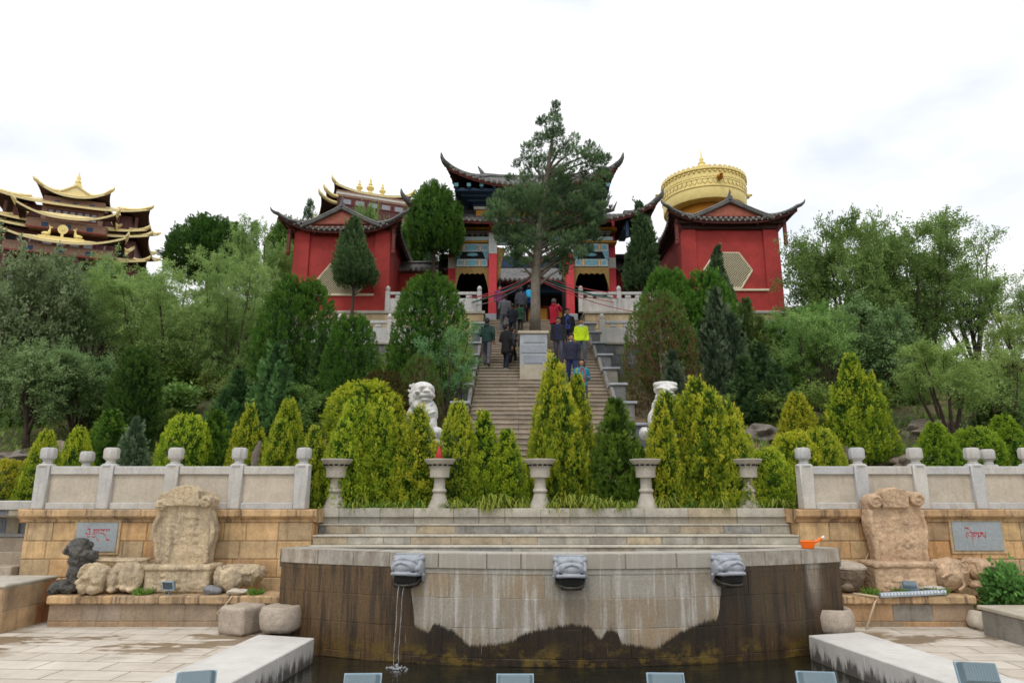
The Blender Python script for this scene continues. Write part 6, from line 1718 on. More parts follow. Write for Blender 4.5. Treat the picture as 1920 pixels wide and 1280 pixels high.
# --- steles
def stele(label, outline, base, ox, oy, sc, discs, crown, panel):
    Y = 11.95
    U = lambda q: (ox+q[0]/sc, oy+q[1]/sc)
    c = at(*U(base[0]), Y)
    t = thing('stone_stele', label, 'stele', (c.x, Y, .72), group='carved steles on the ledges')
    poly = [U(q) for q in outline]
    mb = MB(); mb.prism(poly, lambda u, v: PX(u, v, Y, .22), lambda u, v: PX(u, v, Y))
    for (x, y, r) in discs:
        u, v = U((x, y)); k = mpp(v, Y)
        c_ = PX(u, v, Y, -.05); Mx = Matrix.Rotation(PI/2, 3, 'X')
        R_ = r/sc*k
        mb.lathe([(R_, -.12), (R_, .02), (R_*.9, .045)], c_, 24, M=Mx)
        sp = [c_+Vector((R_*(.78-.085*i)*math.cos(i*.7), -.045, R_*(.78-.085*i)*math.sin(i*.7))) for i in range(9)]
        mb.tube(sp, .026, 6)
    pl = [U(q) for q in crown]; mb.prism(pl, lambda u, v: PX(u, v, Y, .1), lambda u, v: PX(u, v, Y, -.075))
    # raised scroll border down both sides
    for side in panel:
        pts = [PX(*U(q), Y, -.012) for q in side]; mb.tube(pts, .045, 6)
    # worn relief on the face
    r2 = random.Random(int(ox))
    u0, v0 = U((min(q[0] for q in outline)+130, 330)); u1, v1 = U((max(q[0] for q in outline)-150, 800))
    for k in range(16):
        u, v = r2.uniform(u0, u1), r2.uniform(v0, v1); kk = mpp(v, Y)
        mb.ell(PX(u, v, Y, .0), (r2.uniform(3, 9)*kk, .018, r2.uniform(3, 8)*kk), 1, jit=.3, seed=k)
    chisel(remesh(mb.build('tablet', M['carved' if ox < 900 else 'carvedpink'], t, smooth=180), .010, .014, .05, 1), .006)
    mb = MB(); b = [U(q) for q in base]
    zt = at(*b[0], 11.72).z
    x0, x1 = at(*b[0], 11.72).x, at(*b[1], 11.72).x
    mb.span(x0, x1, 11.70, 12.22, .72, zt-.09, .03); mb.span(x0-.02, x1+.02, 11.67, 12.24, zt-.10, zt, .03)
    r3 = random.Random(int(oy)+int(ox))
    for k in range(10): mb.ell((r3.uniform(x0+.1, x1-.1), 11.70, r3.uniform(.8, zt-.15)), (r3.uniform(.03, .12), .02, r3.uniform(.03, .07)), 2, jit=.3, seed=k)
    chisel(remesh(mb.build('base', M['carved' if ox < 900 else 'carvedpink'], t, smooth=180), .011, .016, .06, 1), .007)
stele('weathered sandstone stele with eared top left of the fountain', [(60,870),(40,700),(30,560),(45,450),(90,360),(120,330),(85,260),(90,180),(140,130),(200,120),(290,70),(380,50),(450,55),(520,110),(590,105),(650,140),(685,200),(670,270),(640,310),(650,350),(665,430),(685,530),(665,620),(630,720),(610,870)], [(-45,880),(640,880)], 280, 900, 5.565, [(605,220,62),(140,260,58)], [(205,120),(200,270),(360,262),(540,268),(530,110),(450,55),(380,50),(290,70)], [[(110,360),(60,470),(50,560),(75,700),(90,860)],[(640,340),(645,440),(665,530),(640,640),(605,720),(590,860)]])
stele('pale pink sandstone stele with spiral scrolls right of the fountain', [(250,860),(235,760),(215,680),(180,560),(150,440),(150,300),(130,230),(150,165),(200,145),(285,125),(320,90),(420,75),(520,105),(555,140),(600,115),(660,120),(715,170),(720,230),(700,290),(725,400),(760,480),(775,600),(765,740),(795,860)], [(215,850),(850,850)], 1600, 900, 5.565, [(205,215,72),(645,195,72)], [(285,125),(285,285),(555,285),(555,140),(520,105),(420,75),(320,90)], [[(175,310),(180,440),(210,560),(245,680),(255,850)],[(700,310),(715,400),(745,490),(750,600),(745,740),(770,850)]])
# --- plaques with painted writing
def plaque(label, u0, u1, v0, v1, ox, oy, sc, strokes):
    Y = YW-.05
    a, b = at(u0, v1, Y), at(u1, v0, Y)
    t = thing('wall_plaque', label, 'plaque', ((a.x+b.x)/2, Y, a.z), group='slate plaques with red writing')
    mb = MB(); mb.span(a.x, b.x, Y, Y+.06, a.z, b.z, .006); mb.build('slate', M['plaque'], t)
    mb = MB()
    mb.span(a.x-.045, a.x-.002, Y+.015, Y+.06, a.z-.045, b.z+.045); mb.span(b.x+.002, b.x+.045, Y+.015, Y+.06, a.z-.045, b.z+.045)
    mb.span(a.x, b.x, Y+.015, Y+.06, a.z-.045, a.z-.002); mb.span(a.x, b.x, Y+.015, Y+.06, b.z+.002, b.z+.045); mb.build('surround', M['sand'], t)
    mb = MB()
    for st in strokes:
        w = st[0]; k = mpp(1000, Y)
        pts = [PX(ox+x/sc, oy+y/sc, Y, -.002) for x, y in st[1:]]
        q = []
        for i in range(len(pts)-1):
            for f in (0, .33, .66): q.append(pts[i].lerp(pts[i+1], f))
        q.append(pts[-1])
        r = w/sc*k/2
        mb.tube(q, [(r*(1-.35*i/len(q)), .004) for i in range(len(q))], 8, side=(0, .01, 1) if False else None) if False else mb.tube(q, r*.9, 8, ell=1.0)
    o = mb.build('lettering', M['redpaint'], t); o.scale = (1, .25, 1)
    o.location.y += 0
plaque('slate plaque with red Tibetan writing left of the eared stele', 138, 222, 979, 1034, 130, 970, 17.45, [
 (46,(600,375),(650,360),(690,400)),(30,(690,395),(650,460),(690,500)),(34,(545,490),(600,540),(690,525)),(34,(575,600),(620,640),(685,600)),(24,(540,480),(560,540)),
 (34,(780,395),(860,390)),(30,(850,400),(790,465),(860,490)),(34,(765,510),(800,540),(855,535)),(38,(740,600),(800,645),(865,600)),
 (30,(830,385),(1330,385)),(34,(905,385),(905,525)),(30,(965,385),(965,525)),(44,(1030,400),(1150,398)),(26,(1150,400),(1105,450)),(34,(1010,505),(1085,495),(1160,570)),(16,(1160,570),(1205,640),(1235,700)),(30,(1230,385),(1235,465)),(26,(1305,385),(1300,455)),(50,(1195,720),(1300,725)),(20,(910,660),(915,780)),(14,(960,690),(958,790))])
plaque('slate plaque with red Tibetan writing right of the scrolled stele', 1791, 1876, 977, 1032, 1785, 970, 18.29, [
 (60,(435,350),(560,365)),(24,(570,385),(655,475)),(36,(500,525),(590,520)),(30,(520,530),(480,600),(540,700)),(26,(540,600),(640,630)),(34,(600,495),(690,500)),(36,(680,495),(690,700)),(52,(715,515),(900,520)),(36,(900,495),(912,690)),(46,(725,620),(800,620)),(22,(800,620),(850,560)),(60,(945,520),(1075,520)),(44,(925,620),(1000,625)),(40,(975,520),(1160,690)),(28,(1140,480),(1145,660)),(26,(690,690),(715,760)),(9,(715,760),(715,950)),(9,(918,690),(918,850)),(9,(1162,690),(1165,745)),(40,(720,560),(760,560))])
# --- carved beasts and rocks on the ledges
def sculpt(name, label, cat, parts, base, voxel=.016, disp=.03, ds=.07, group=None):
    t = thing(name, label, cat, base, group=group)
    for nm, mat, fn in parts:
        mb = MB(); fn(mb); chisel(remesh(mb.build(nm, M[mat], t, smooth=180), min(voxel, .012), disp*.7, ds, 1), .008)
    return t
Q = lambda x, y: (130+x/6.62, 960+y/6.62)
def body(mb):
    Y = 11.68
    pbox(mb, *[Q(x, 0)[0] for x in (470, 915)], *[Q(0, y)[1] for y in (600, 985)], Y, -.02, .4, .09)
    pe(mb, *Q(760, 800), 24, 26, .12, Y, 0, .2, 3); pe(mb, *Q(560, 830), 14, 24, .14, Y, 0, .2, 4)
    k = [PX(*Q(640+110*math.cos(i*.6)*(1-i*.06), 800+140*math.sin(i*.6)*(1-i*.06)), Y, -.07) for i in range(9)]
    mb.tube(k, .03, 6)
    for x, y in ((720, 930), (800, 950), (560, 950)): pe(mb, *Q(x, y), 9, 6, .12, Y, -.05, .1)
    pbox(mb, *[Q(x, 0)[0] for x in (200, 890)], *[Q(0, y)[1] for y in (582, 625)], Y, .02, .38, .03)
def head(mb):
    Y = 11.56
    pe(mb, *Q(300, 820), 26, 28, .22, Y, .08, .15, 5)
    for i, y in enumerate((655, 690, 730)):
        w = 120+i*20
        mb.tube([PX(*Q(285+w*math.cos(a), y+70-80*math.sin(a)), Y, -.05) for a in (0, .5, 1.0, 1.57, 2.1, 2.6, 3.14)], .026, 6)
    pe(mb, *Q(270, 790), 10, 8, .2, Y, -.02, .1); pe(mb, *Q(180, 860), 8, 9, .18, Y, -.02, .1); pe(mb, *Q(370, 850), 9, 9, .18, Y, 0, .1)
    pe(mb, *Q(210, 930), 13, 12, .18, Y, -.02, .2, 2); pe(mb, *Q(330, 950), 14, 10, .18, Y, -.02, .2, 6); pe(mb, *Q(420, 790), 10, 14, .15, Y, .05, .2)
sculpt('carved_beast', 'crouching carved stone beast with ridged head left of the stele', 'carving', [('body', 'carved', body), ('head', 'carved', head)], (at(200, 1100, 11.65).x, 11.65, .72), group='carved stone beasts on the ledges')
def rbody(mb):
    Y = 11.68
    pe(mb, 1791, 1078, 37, 31, .28, Y, .2, .12, 3); pbox(mb, 1757, 1822, 1050, 1100, Y, .02, .4, .12)
    mb.tube([PX(1770+x, 1075+y, Y, -.06) for x, y in ((-8,6),(6,-2),(20,0),(30,10),(34,22),(24,30))], .025, 6)
    mb.tube([PX(1805+10*math.cos(a), 1062+12*math.sin(a), Y, -.05) for a in np.linspace(0, 6, 9)], .018, 6)
def rhead(mb):
    Y = 11.7
    pe(mb, 1841, 1068, 22, 22, .2, Y, .1, .15, 8); pbox(mb, 1822, 1856, 1047, 1060, Y, -.02, .3, .04)
    pe(mb, 1851, 1060, 10, 7, .16, Y, 0, .1); pe(mb, 1856, 1072, 11, 5, .16, Y, 0, .1); pe(mb, 1857, 1082, 10, 4.5, .16, Y, 0, .1); pe(mb, 1850, 1093, 17, 6.5, .18, Y, .02, .1); pe(mb, 1830, 1096, 12, 8, .18, Y, .02, .1)
    for i in range(3): mb.tube([PX(1826+8*i, 1052+3*i, Y, -.06), PX(1828+8*i, 1070+2*i, Y, -.09), PX(1838+7*i, 1084, Y, -.05)], .02, 6)
sculpt('carved_beast', 'carved stone beast with snarling face turned right, right of the stele', 'carving', [('body', 'carvedpink', rbody), ('head', 'carvedpink', rhead)], (at(1805, 1100, 11.7).x, 11.7, .72), group='carved stone beasts on the ledges')
def lava(mb):
    Y = 11.62; q = lambda x, y: (x/4.572, 840+y/4.572)
    for i, (x, y, a, b, d) in enumerate(((690,860,85,90,.2),(600,870,34,45,.15),(740,920,70,50,.2),(680,960,88,70,.2),(650,1060,80,110,.2),(630,1140,85,80,.2),(570,1195,110,62,.22),(470,1210,75,62,.22),(430,1222,40,50,.2))):
        pe(mb, *q(x, y), a/4.572, b/4.572, d, Y, .02*i, .35, i, 0)
sculpt('lava_rock', 'dark grey knobbly rock standing upright at the left end of the ledge', 'rock', [('rock', 'lava', lava)], (at(135, 1105, 11.65).x, 11.65, .72), .016, .09, .06)
def cs(mb):
    Y = 11.72; pbox(mb, 399, 484, 1060, 1100, Y, 0, .4, .1); pe(mb, 432, 1086, 26, 22, .12, Y, .0, .2, 4); pe(mb, 478, 1076, 13, 14, .2, Y, .15, .3, 5); pe(mb, 410, 1083, 9, 22, .1, Y, .02, .1)
    mb.tube([PX(410+12*i, 1072-3*math.sin(i), Y, -.03) for i in range(6)], .025, 6)
sculpt('carved_block', 'eroded carved stone block between the left stele and the fountain', 'carving', [('block', 'carved', cs)], (at(440, 1108, 11.7).x, 11.72, .72), .016, .05)
def rb(mb):
    Y = 11.6; c = at(1604, 1107, Y)
    k = mpp(1080, Y); mb.lathe([(.02, .72), (.16, .74), (.23, .82), (.30, .96), (.32, 1.07), (.30, 1.10), (.001, 1.10)], (c.x, 11.9, 0), 28)
    mb.ell((c.x-.12, 11.62, .82), (.12, .06, .06), 2)
def rdome(mb):
    c = at(1604, 1107, 11.6); mb.lathe([(.30, 1.08), (.33, 1.09), (.33, 1.125), (.28, 1.17), (.12, 1.205), (.001, 1.21)], (c.x, 11.9, 0), 28)
M['roundstone'] = stone('dark_round_stone', [srgb(128,112,94)], mott=.35, msc=4, fine=.2, bump=.5, bsc=26, streak=.6, scol=srgb(70,62,54))  # darker streaked colour for the body below the pale dome
sculpt('round_stone', 'round carved stone with pale domed top right of the fountain end', 'carving', [('stone', 'roundstone', rb), ('dome', 'drumstone', rdome)], (at(1604, 1107, 11.8).x, 11.9, .72), .016, .03)
for nm, lab, c, s, sd, mt_ in (('loose_stone', 'grey angular stone under the eroded carved block', at(398, 1110, 11.58), (.135, .09, .075), 2, 'pebble'), ('loose_stone', 'flat oval pale stone beside the grey angular stone', at(443, 1112, 11.56), (.165, .1, .055), 5, 'marblepanel'), ('loose_stone', 'flat pale stone slab behind the strip light', at(1748, 1101, 11.62), (.2, .1, .03), 7, 'planter'), ('loose_stone', 'rounded pale stone at the foot of the right ledge end', at(1834, 1163, 11.3), (.12, .2, .16), 8, 'marblepanel')):
    c.z = max(c.z, (.72 if c.z > .5 else ZF)+s[2]*.8)
    t = thing(nm, lab, 'stone', c, group='loose stones around the fountain')
    mb = MB(); mb.ell(c, s, 3, jit=.35, seed=sd, fr=1.3); mb.build('stone', M[mt_], t, smooth=50)
# millstones and cube
for u, v, w, lab in ((512, 1191, 80, 'granite millstone lying left of the fountain'), (1580, 1187, 82, 'hollowed granite millstone lying right of the fountain')):
    p = atz(u, v, .30); r = w/2*mpp(v, p.y); p.y += r
    t = thing('millstone', lab, 'millstone', (p.x, p.y, ZC-.01 if u < 900 else ZF), group='granite drum stones by the fountain')
    mb = MB(); h = .36
    pr = [(r*.8, 0), (r*.93, .05), (r, .14), (r, .24), (r*.95, .31), (r*.86, h)]
    pr += [(r*.6, h-.01), (.001, h)] if u < 900 else [(r*.7, h-.005), (r*.62, h-.06), (.001, h-.08)]
    mb.lathe(pr, (0,0,0), 40)
    remesh(mb.build('drum', M['drumstone'], t, world=False), .018, .02, .12, 1)
p = atz(440, 1192, ZF); 
t = thing('stone_cube', 'rough granite cube beside the left millstone', 'stone', (p.x+.0, p.y+.25, ZF))
mb = MB(); mb.box((0, 0, .20), (.50, .5, .40), .035, rz=R(-24)); remesh(mb.build('block', M['drumstone'], t, world=False), .018, .025, .15, 1)
# --- lamps
def floodlight(loc, rz, tilt, label, group, sc=1.0, stem=.28, name='floodlight', cable=False):
    t = thing(name, label, 'floodlight', loc, rz, group)
    Mt = Matrix.Rotation(tilt, 3, 'X')
    zc = stem+.10*sc
    T = lambda p: Mt @ (Vector(p)*sc)+Vector((0, 0, zc))
    mb = MB()
    hw, hh, dp = .165, .105, .10
    vs = [T((x*hw*(1 if y > 0 else .80), y*dp/2, z*hh*(1 if y > 0 else .80))) for y in (-1, 1) for x, z in ((-1,-1),(1,-1),(1,1),(-1,1))]
    mb.convex(vs, [(0,1,2,3),(4,5,6,7),(0,1,5,4),(1,2,6,5),(2,3,7,6),(3,0,4,7)])
    mb.build('housing', M['steel'], t, world=False).modifiers.new('edge', 'BEVEL').width = .008*sc
    mb = MB()
    for x0, x1, z0, z1 in ((-hw-.008, hw+.008, hh-.012, hh+.008), (-hw-.008, hw+.008, -hh-.008, -hh+.012), (-hw-.008, -hw+.012, -hh+.0121, hh-.0121), (hw-.012, hw+.008, -hh+.0121, hh-.0121)):
        c = [T((x, y, z)) for y in (.051, .083) for x, z in ((x0,z0),(x1,z0),(x1,z1),(x0,z1))]
        mb.convex(c, [(0,1,2,3),(4,5,6,7),(0,1,5,4),(1,2,6,5),(2,3,7,6),(3,0,4,7)])
    mb.build('rim_frame', M['steellight'], t, world=False)
    mb = MB(); c = [T((x, .062, z)) for x, z in ((-hw+.011,-hh+.011),(hw-.011,-hh+.011),(hw-.011,hh-.011),(-hw+.011,hh-.011))]; mb.add(c, [(3,2,1,0)]); mb.build('glass', M['glass'], t, world=False)
    mb = MB()
    for i in range(11):
        x = lerp(-.115, .115, i/10)
        c = [T((x+dx, y, z)) for y in (-.056, -.0505) for dx, z in ((-.004,-.08),(.004,-.08),(.004,.08),(-.004,.08))]
        mb.convex(c, [(0,1,2,3),(4,5,6,7),(0,1,5,4),(1,2,6,5),(2,3,7,6),(3,0,4,7)])
    mb.build('cooling_ribs', M['steel'], t, world=False)
    mb = MB(); mb.lathe([(.06*sc, 0), (.06*sc, .015), (.02*sc, .02), (.02*sc, zc-.11*sc)], seg=12)
    w = hw*.55*sc
    mb.tube([(-w, 0, zc-.095*sc), (w, 0, zc-.095*sc)], .012*sc, 6)
    mb.build('stem', M['steel'], t, world=False)
    if cable:
        mb = MB(); mb.tube([(-.03, 0, zc-.1), (-.09, -.05, zc-.13), (-.14, -.06, zc-.10), (-.17, -.05, zc-.17), (-.15, -.02, .05), (-.1, 0, .0)], .006, 6); mb.build('cable', M['cable'], t, smooth=180, world=False)
    return t
FG = 'blue grey floodlights along the near side of the pool'
for u, v, rz, tl, lab in ((366, 1276, 18, -30, 'blue grey floodlight furthest left, turned over the paving'), (677, 1282, 2, -24, 'blue grey floodlight, second from the left, before the water splash'), (966, 1283, 0, -24, 'blue grey floodlight left of the middle spout'), (1251, 1281, -2, -24, 'blue grey floodlight between middle and right spout'), (1535, 1278, -8, -26, 'blue grey floodlight before the right end of the pool'), (1837, 1260, -14, -28, 'blue grey floodlight furthest right, with a looped cable')):
    Y = 6.25; p = at(u, v, Y)
    if 600 < u < 1600: zb = .42
    else: zb = ZF if not (ext(CIL0, CIL1, Y)-.7 < p.x < ext(CIR0, CIR1, Y)+.7) else .42
    floodlight((p.x, Y, zb), R(rz), R(tl), lab, FG, .92, max(.05, p.z-.10-zb), cable=u > 1800)
LG = 'small ledge lamps'
p = at(317, 1112, 11.55); floodlight((p.x, 11.55, .72), R(165), R(-14), 'small blue grey lamp on the left ledge before the stele base', LG, .62, .09)
p = at(1707, 1108, 11.55); floodlight((p.x, 11.55, .72), R(-25), R(-58), 'small blue grey lamp on the right ledge before the stele base', LG, .66, .09)
a, b = at(1652, 1121, 11.36), at(1780, 1110, 11.36); 
t = thing('strip_light', 'long metal strip light lying along the edge of the right ledge', 'light', ((a.x+b.x)/2, 11.4, .72))
a.z = .735; b.z = .775; a.y = 11.40; b.y = 11.46
d = (b-a); M3 = Matrix.Rotation(math.atan2(d.y, d.x), 3, 'Z') @ Matrix.Rotation(-math.asin(d.z/d.length), 3, 'Y')
mb = MB(); mb.box((a+b)/2, (d.length, .075, .075), .01, M=M3); mb.build('housing', M['alu'], t)
mb = MB()
for i in range(20): mb.box(a.lerp(b, (i+.5)/20)+Vector((0, -.037, .008)), (.03, .012, .03), .004, M=M3)
mb.build('lens_row', M['led'], t)
def pipe(label, pts, r, mat, name='pipe'):
    t = thing(name, label, 'pipe', pts[0]); mb = MB(); mb.tube(pts, r, 7); mb.build('tube', M[mat], t, smooth=180)
pipe('beige plastic pipe leaning from the right ledge to the paving', [at(1600,1112,11.45), at(1646,1118,11.40), at(1640,1130,11.38), atz(1624,1178,ZF+.01)], .016, 'pipe')
pipe('thin pale hose hanging from the left ledge behind the stone cube', [at(436,1116,11.42), at(424,1132,11.40), at(407,1148,11.40), at(420,1162,11.38)], .011, 'pipe')
pipe('thin cable rising beside the right stele', [at(1634,1096,11.9), at(1622,1050,12.2), at(1632,1030,12.25)], .007, 'pipe')
t = thing('wooden_stake', 'weathered grey stake leaning behind the left railing', 'stake', at(478, 880, 13.4))
mb = MB(); mb.tube([at(472, 900, 13.4), at(480, 850, 13.4), at(488, 826, 13.4)], [.06, .075, .03], 6, ell=.5); mb.build('stake', M['trunk'], t)
for u in (1577, 1588):
    t = thing('wooden_stake', 'grey wooden stake standing behind the right railing' if u < 1580 else 'second grey wooden stake beside it behind the right railing', 'stake', at(u, 880, 15.5))
    mb = MB(); mb.tube([at(u, 905, 15.5), at(u-1, 836, 15.5)], .045, 6); mb.build('stake', M['trunk'], t)
# --- stone lions
def lion_l(mb):
    Y = 16.4; q = lambda x, y: (720+x/10.66, 700+y/10.66)
    for i, (x, y, a, b, d, dy) in enumerate(((760,330,245,185,.34,.15),(740,430,250,170,.32,.12),(870,300,150,55,.22,-.16),(880,465,160,70,.26,-.14),(890,395,95,45,.2,-.24),(700,400,60,35,.2,-.16),(600,520,120,190,.28,.15),(860,555,115,42,.22,-.14),(740,640,230,170,.34,.15),(900,800,180,260,.34,0),(620,900,220,330,.4,.3),(960,1080,110,280,.2,-.1),(760,1120,150,300,.25,.0),(1080,1190,110,110,.25,-.1),(600,1350,330,260,.45,.2),(940,1450,300,170,.4,0))):
        pe(mb, *q(x, y), a/10.66, b/10.66, d, Y, dy, .03, i)
    for (x, y) in ((545,250),(520,350),(530,450),(560,550),(610,230),(600,330),(600,430)):
        sp = [PX(*q(x+(46-5*n_)*math.cos(n_*.8), y+(46-5*n_)*math.sin(n_*.8)), Y, -.10) for n_ in range(8)]; mb.tube(sp, .018, 6)
    mb.tube([PX(*q(770, 350), Y, -.24), PX(*q(840, 325), Y, -.32), PX(*q(900, 350), Y, -.36), PX(*q(960, 325), Y, -.3), PX(*q(1010, 345), Y, -.2)], .026, 6)
    mb.tube([PX(*q(720, 490), Y, -.22), PX(*q(820, 440), Y, -.34), PX(*q(900, 425), Y, -.38), PX(*q(980, 440), Y, -.32), PX(*q(1015, 480), Y, -.22)], .026, 6)
    mb.tube([PX(*q(760, 640), Y, -.22), PX(*q(830, 690), Y, -.30), PX(*q(960, 650), Y, -.28), PX(*q(1010, 580), Y, -.2)], .03, 6)
    mb.tube([PX(*q(720, 800), Y, -.28), PX(*q(900, 840), Y, -.34), PX(*q(1060, 780), Y, -.26)], .025, 6)
def lion_r(mb):
    Y = 16.4; q = lambda x, y: (1190+x/9.85, 700+y/9.85)
    for i, (x, y, a, b, d, dy, j) in enumerate(((565,280,195,125,.33,.1,.04),(445,300,80,34,.2,-.14,.02),(685,300,80,34,.2,-.14,.02),(540,360,75,70,.25,-.22,.05),(560,440,190,120,.32,-.05,.05),(470,400,50,30,.2,-.26,.05),(620,400,50,30,.2,-.26,.05),(560,600,230,200,.36,.1,.06),(520,850,260,280,.4,.1,.06),(400,950,110,300,.25,-.1,.05),(190,1110,105,125,.28,0,.08),(600,1250,330,300,.5,.2,.05),(700,900,200,300,.4,.3,.06))):
        pe(mb, *q(x, y), a/9.85, b/9.85, d, Y, dy, j, i)
    for i in range(8): pe(mb, *q(380+50*(i % 8), 215-22*math.sin(i/7*PI)), 5, 5, .1, Y, -.05, .1, i)
    mb.tube([PX(*q(420, 480), Y, -.3), PX(*q(560, 520), Y, -.36), PX(*q(700, 470), Y, -.3)], .03, 6)
for nm, fn, u in (('white stone guardian lion left of the stairs, head turned right', lion_l, 790), ('white stone guardian lion right of the stairs half hidden by conifers', lion_r, 1246)):
    b = at(u, 800, 16.5); zb = terrain(b.x, 16.5)-.1
    t = thing('stone_lion', nm, 'statue', (b.x, 16.5, zb), group='stone guardian lions')
    mb = MB(); fn(mb); remesh(mb.build('lion', M['lion'], t, smooth=180), .018, .014, .06, 1)
    zl = at(u, 815, 16.4).z-.35
    mb = MB(); mb.span(b.x-.55, b.x+.6, 16.05, 17.2, zb, max(zb+.1, zl), .03); mb.build('pedestal', M['planter'], t)
# --- cords tied round the cypress and fixed to the gate columns
CG = 'coloured cords strung from the tall cypress'
M['cordred'] = plain('red_cord', srgb(196,84,92), .8); M['cordgreen'] = plain('green_cord', srgb(44,104,92), .8); M['cordgrey'] = plain('grey_cord', srgb(150,140,138), .8)
for side, ends, sgn in (('left', ((892, 556), (886, 566), (900, 560), (893, 572), (880, 556)), -1), ('right', ((1140, 548), (1146, 558), (1150, 566), (1160, 560), (1200, 585)), 1)):
    for i, (u, v) in enumerate(ends):
        a = at(1003+sgn*4, 515+i*2.2, YC-.1); b = at(u, v, 28.15 if i < 4 else 28.05)
        mid = a.lerp(b, .5)-Vector((0, 0, .18+.05*i))
        pts = [(a*(1-f)**2+mid*2*f*(1-f)+b*f*f) for f in [j/14 for j in range(15)]]
        mn = ('cordred', 'cordgreen', 'cordred', 'cordgrey', 'cordred')[i]
        nm = {'cordred': 'red', 'cordgreen': 'green', 'cordgrey': 'grey'}[mn]
        o_ = thing('festoon_cord', (f'{nm} cord strung from the tall cypress to the {side} gate column' if nm != 'red' else f'red cord, one of the reds strung from the cypress to the {side}'), 'cord', a, group=CG)
        mb = MB(); mb.tube(pts, .017 if i != 1 else .03, 5); mb.build('cord', M[mn], o_, smooth=180)
# ================================================================== PEOPLE
M['skin'] = plain('skin', srgb(170,124,98), .6, mott=.06)
M['hair'] = plain('black_hair', srgb(26,22,22), .5, mott=.2, msc=30)
M['greyhair'] = plain('grey_hair', srgb(96,92,92), .6, mott=.2, msc=30)
CLM = {}
def cloth(rgb):
    if rgb not in CLM: CLM[rgb] = plain('cloth_%d' % len(CLM), srgb(*rgb), .85, mott=.16, msc=7, bump=.3)
    return CLM[rgb]
def person(label, u, vfoot, Y, H, face, jacket, trousers, shoe=(40,38,38), shirt=None, hair='hair', long_hair=False, coat=0, step=.0, lean=0, arm=('down','down'), zf=None, extra=None, hood=False, ax=None):
    """face: heading in degrees, 0 = towards the camera (-y)"""
    x = at(u, vfoot-60, Y).x
    z = stairz(Y) if zf is None else zf
    t = bpy.data.objects.new('person', None)
    k = H/1.72
    V = lambda x, y, z: Vector((x*k, y*k, z*k))
    # local frame: the person looks along -y
    ln = lean
    hipz = .90
    def up(p):  # lean the upper body about the hips
        q = Vector(p)-Vector((0,0,hipz)); q = Matrix.Rotation(-ln, 3, 'X') @ q if False else Matrix.Rotation(ln, 3, 'X') @ q
        return Vector((q.x, q.y, q.z+hipz))*k
    legs = []
    for sx in (-1, 1):
        f = step*sx
        hip = V(.085*sx, 0, .90)
        kn = V(.10*sx, -.04-.22*f, .49+.05*abs(f)); an = V(.10*sx, .02-.30*f if f > 0 else .02-.34*f, .085+(.157/k*step*1.0 if sx > 0 and step > 0 else 0))
        legs.append((hip, kn, an))
    arms = []
    for sx, mode in ((-1, arm[0]), (1, arm[1])):
        sh = up((.185*sx, 0, 1.38))
        if mode == 'down': el, wr, hd = up((.235*sx, .03, 1.12)), up((.24*sx, -.05, .88)), up((.235*sx, -.07, .79))
        elif mode == 'bent': el, wr, hd = up((.245*sx, .05, 1.12)), up((.15*sx, -.22, 1.10)), up((.09*sx, -.27, 1.12))
        elif mode == 'face': el, wr, hd = up((.24*sx, -.16, 1.22)), up((.10*sx, -.30, 1.46)), up((.06*sx, -.31, 1.54))
        elif mode == 'swing': el, wr, hd = up((.24*sx, .12, 1.14)), up((.25*sx, .06, .92)), up((.25*sx, .02, .84))
        else: el, wr, hd = up((.245*sx, -.02, 1.12)), up((.235*sx, -.14, .92)), up((.23*sx, -.17, .84))
        arms.append((sh, el, wr, hd))
    # ---- body: head, neck, torso, limbs, hands in one skin surface
    mb = MB(); hc = up((0, -.015, 1.595))
    mb.ell(hc, (.074*k, .092*k, .108*k), 3); mb.ell(up((0, -.045, 1.535)), (.052*k, .05*k, .05*k), 2)
    mb.ell(up((0, -.112, 1.585)), (.013*k, .02*k, .026*k), 2)
    mb.ell(up((0, -.095, 1.545)), (.022*k, .012*k, .009*k), 2)
    for sx in (-1, 1):
        mb.ell(up((.077*sx, 0, 1.59)), (.012*k, .022*k, .032*k), 2)
        mb.ell(up((.03*sx, -.083, 1.625)), (.026*k, .02*k, .010*k), 1)
    mb.tube([up((0, .01, 1.40)), up((0, .0, 1.55))], .052*k, 10)
    mb.tube([up((0, 0, .86)), up((0, 0, 1.05)), up((0, 0, 1.25)), up((0, 0, 1.40)), up((0, .01, 1.46))], [(.14*k,.10*k),(.125*k,.09*k),(.145*k,.10*k),(.15*k,.09*k),(.06*k,.06*k)], 14, side=(1,0,0))
    for hip, kn, an in legs: mb.tube([hip, kn, an], [.08*k, .055*k, .038*k], 10)
    for sh, el, wr, hd in arms:
        mb.tube([sh, el, wr], [.048*k, .038*k, .027*k], 8)
        d = (hd-wr).normalized(); s = d.orthogonal().normalized(); s = Vector((d.y, -d.x, 0)) if abs(d.z) < .9 else Vector((0, 1, 0)); s.normalize()
        mb.tube([wr, wr+d*.05*k, wr+d*.085*k], [(.026*k,.016*k),(.04*k,.018*k),(.036*k,.015*k)], 8, side=s)
        for q, L in ((-.027,.062),(-.009,.074),(.009,.07),(.027,.055)):
            b = wr+d*.08*k+s*q*k; mb.tube([b, b+d*L*.55*k, b+d*L*k+Vector((0,-.012*k,0))], [.0095*k,.0085*k,.007*k], 6)
        b = wr+d*.03*k-s*.032*k; mb.tube([b, b+d*.03*k-s*.025*k, b+d*.058*k-s*.03*k], [.011*k,.010*k,.008*k], 6)
    body = mb.build('person', M['skin'], None, smooth=180); remesh(body, .008*k, 0, 0, 1)
    bpy.data.objects.remove(t)
    body.location = (x, Y, z); body.rotation_euler = (0, 0, R(face))
    tag(body, label, 'person', 'visitors on the temple stairs')
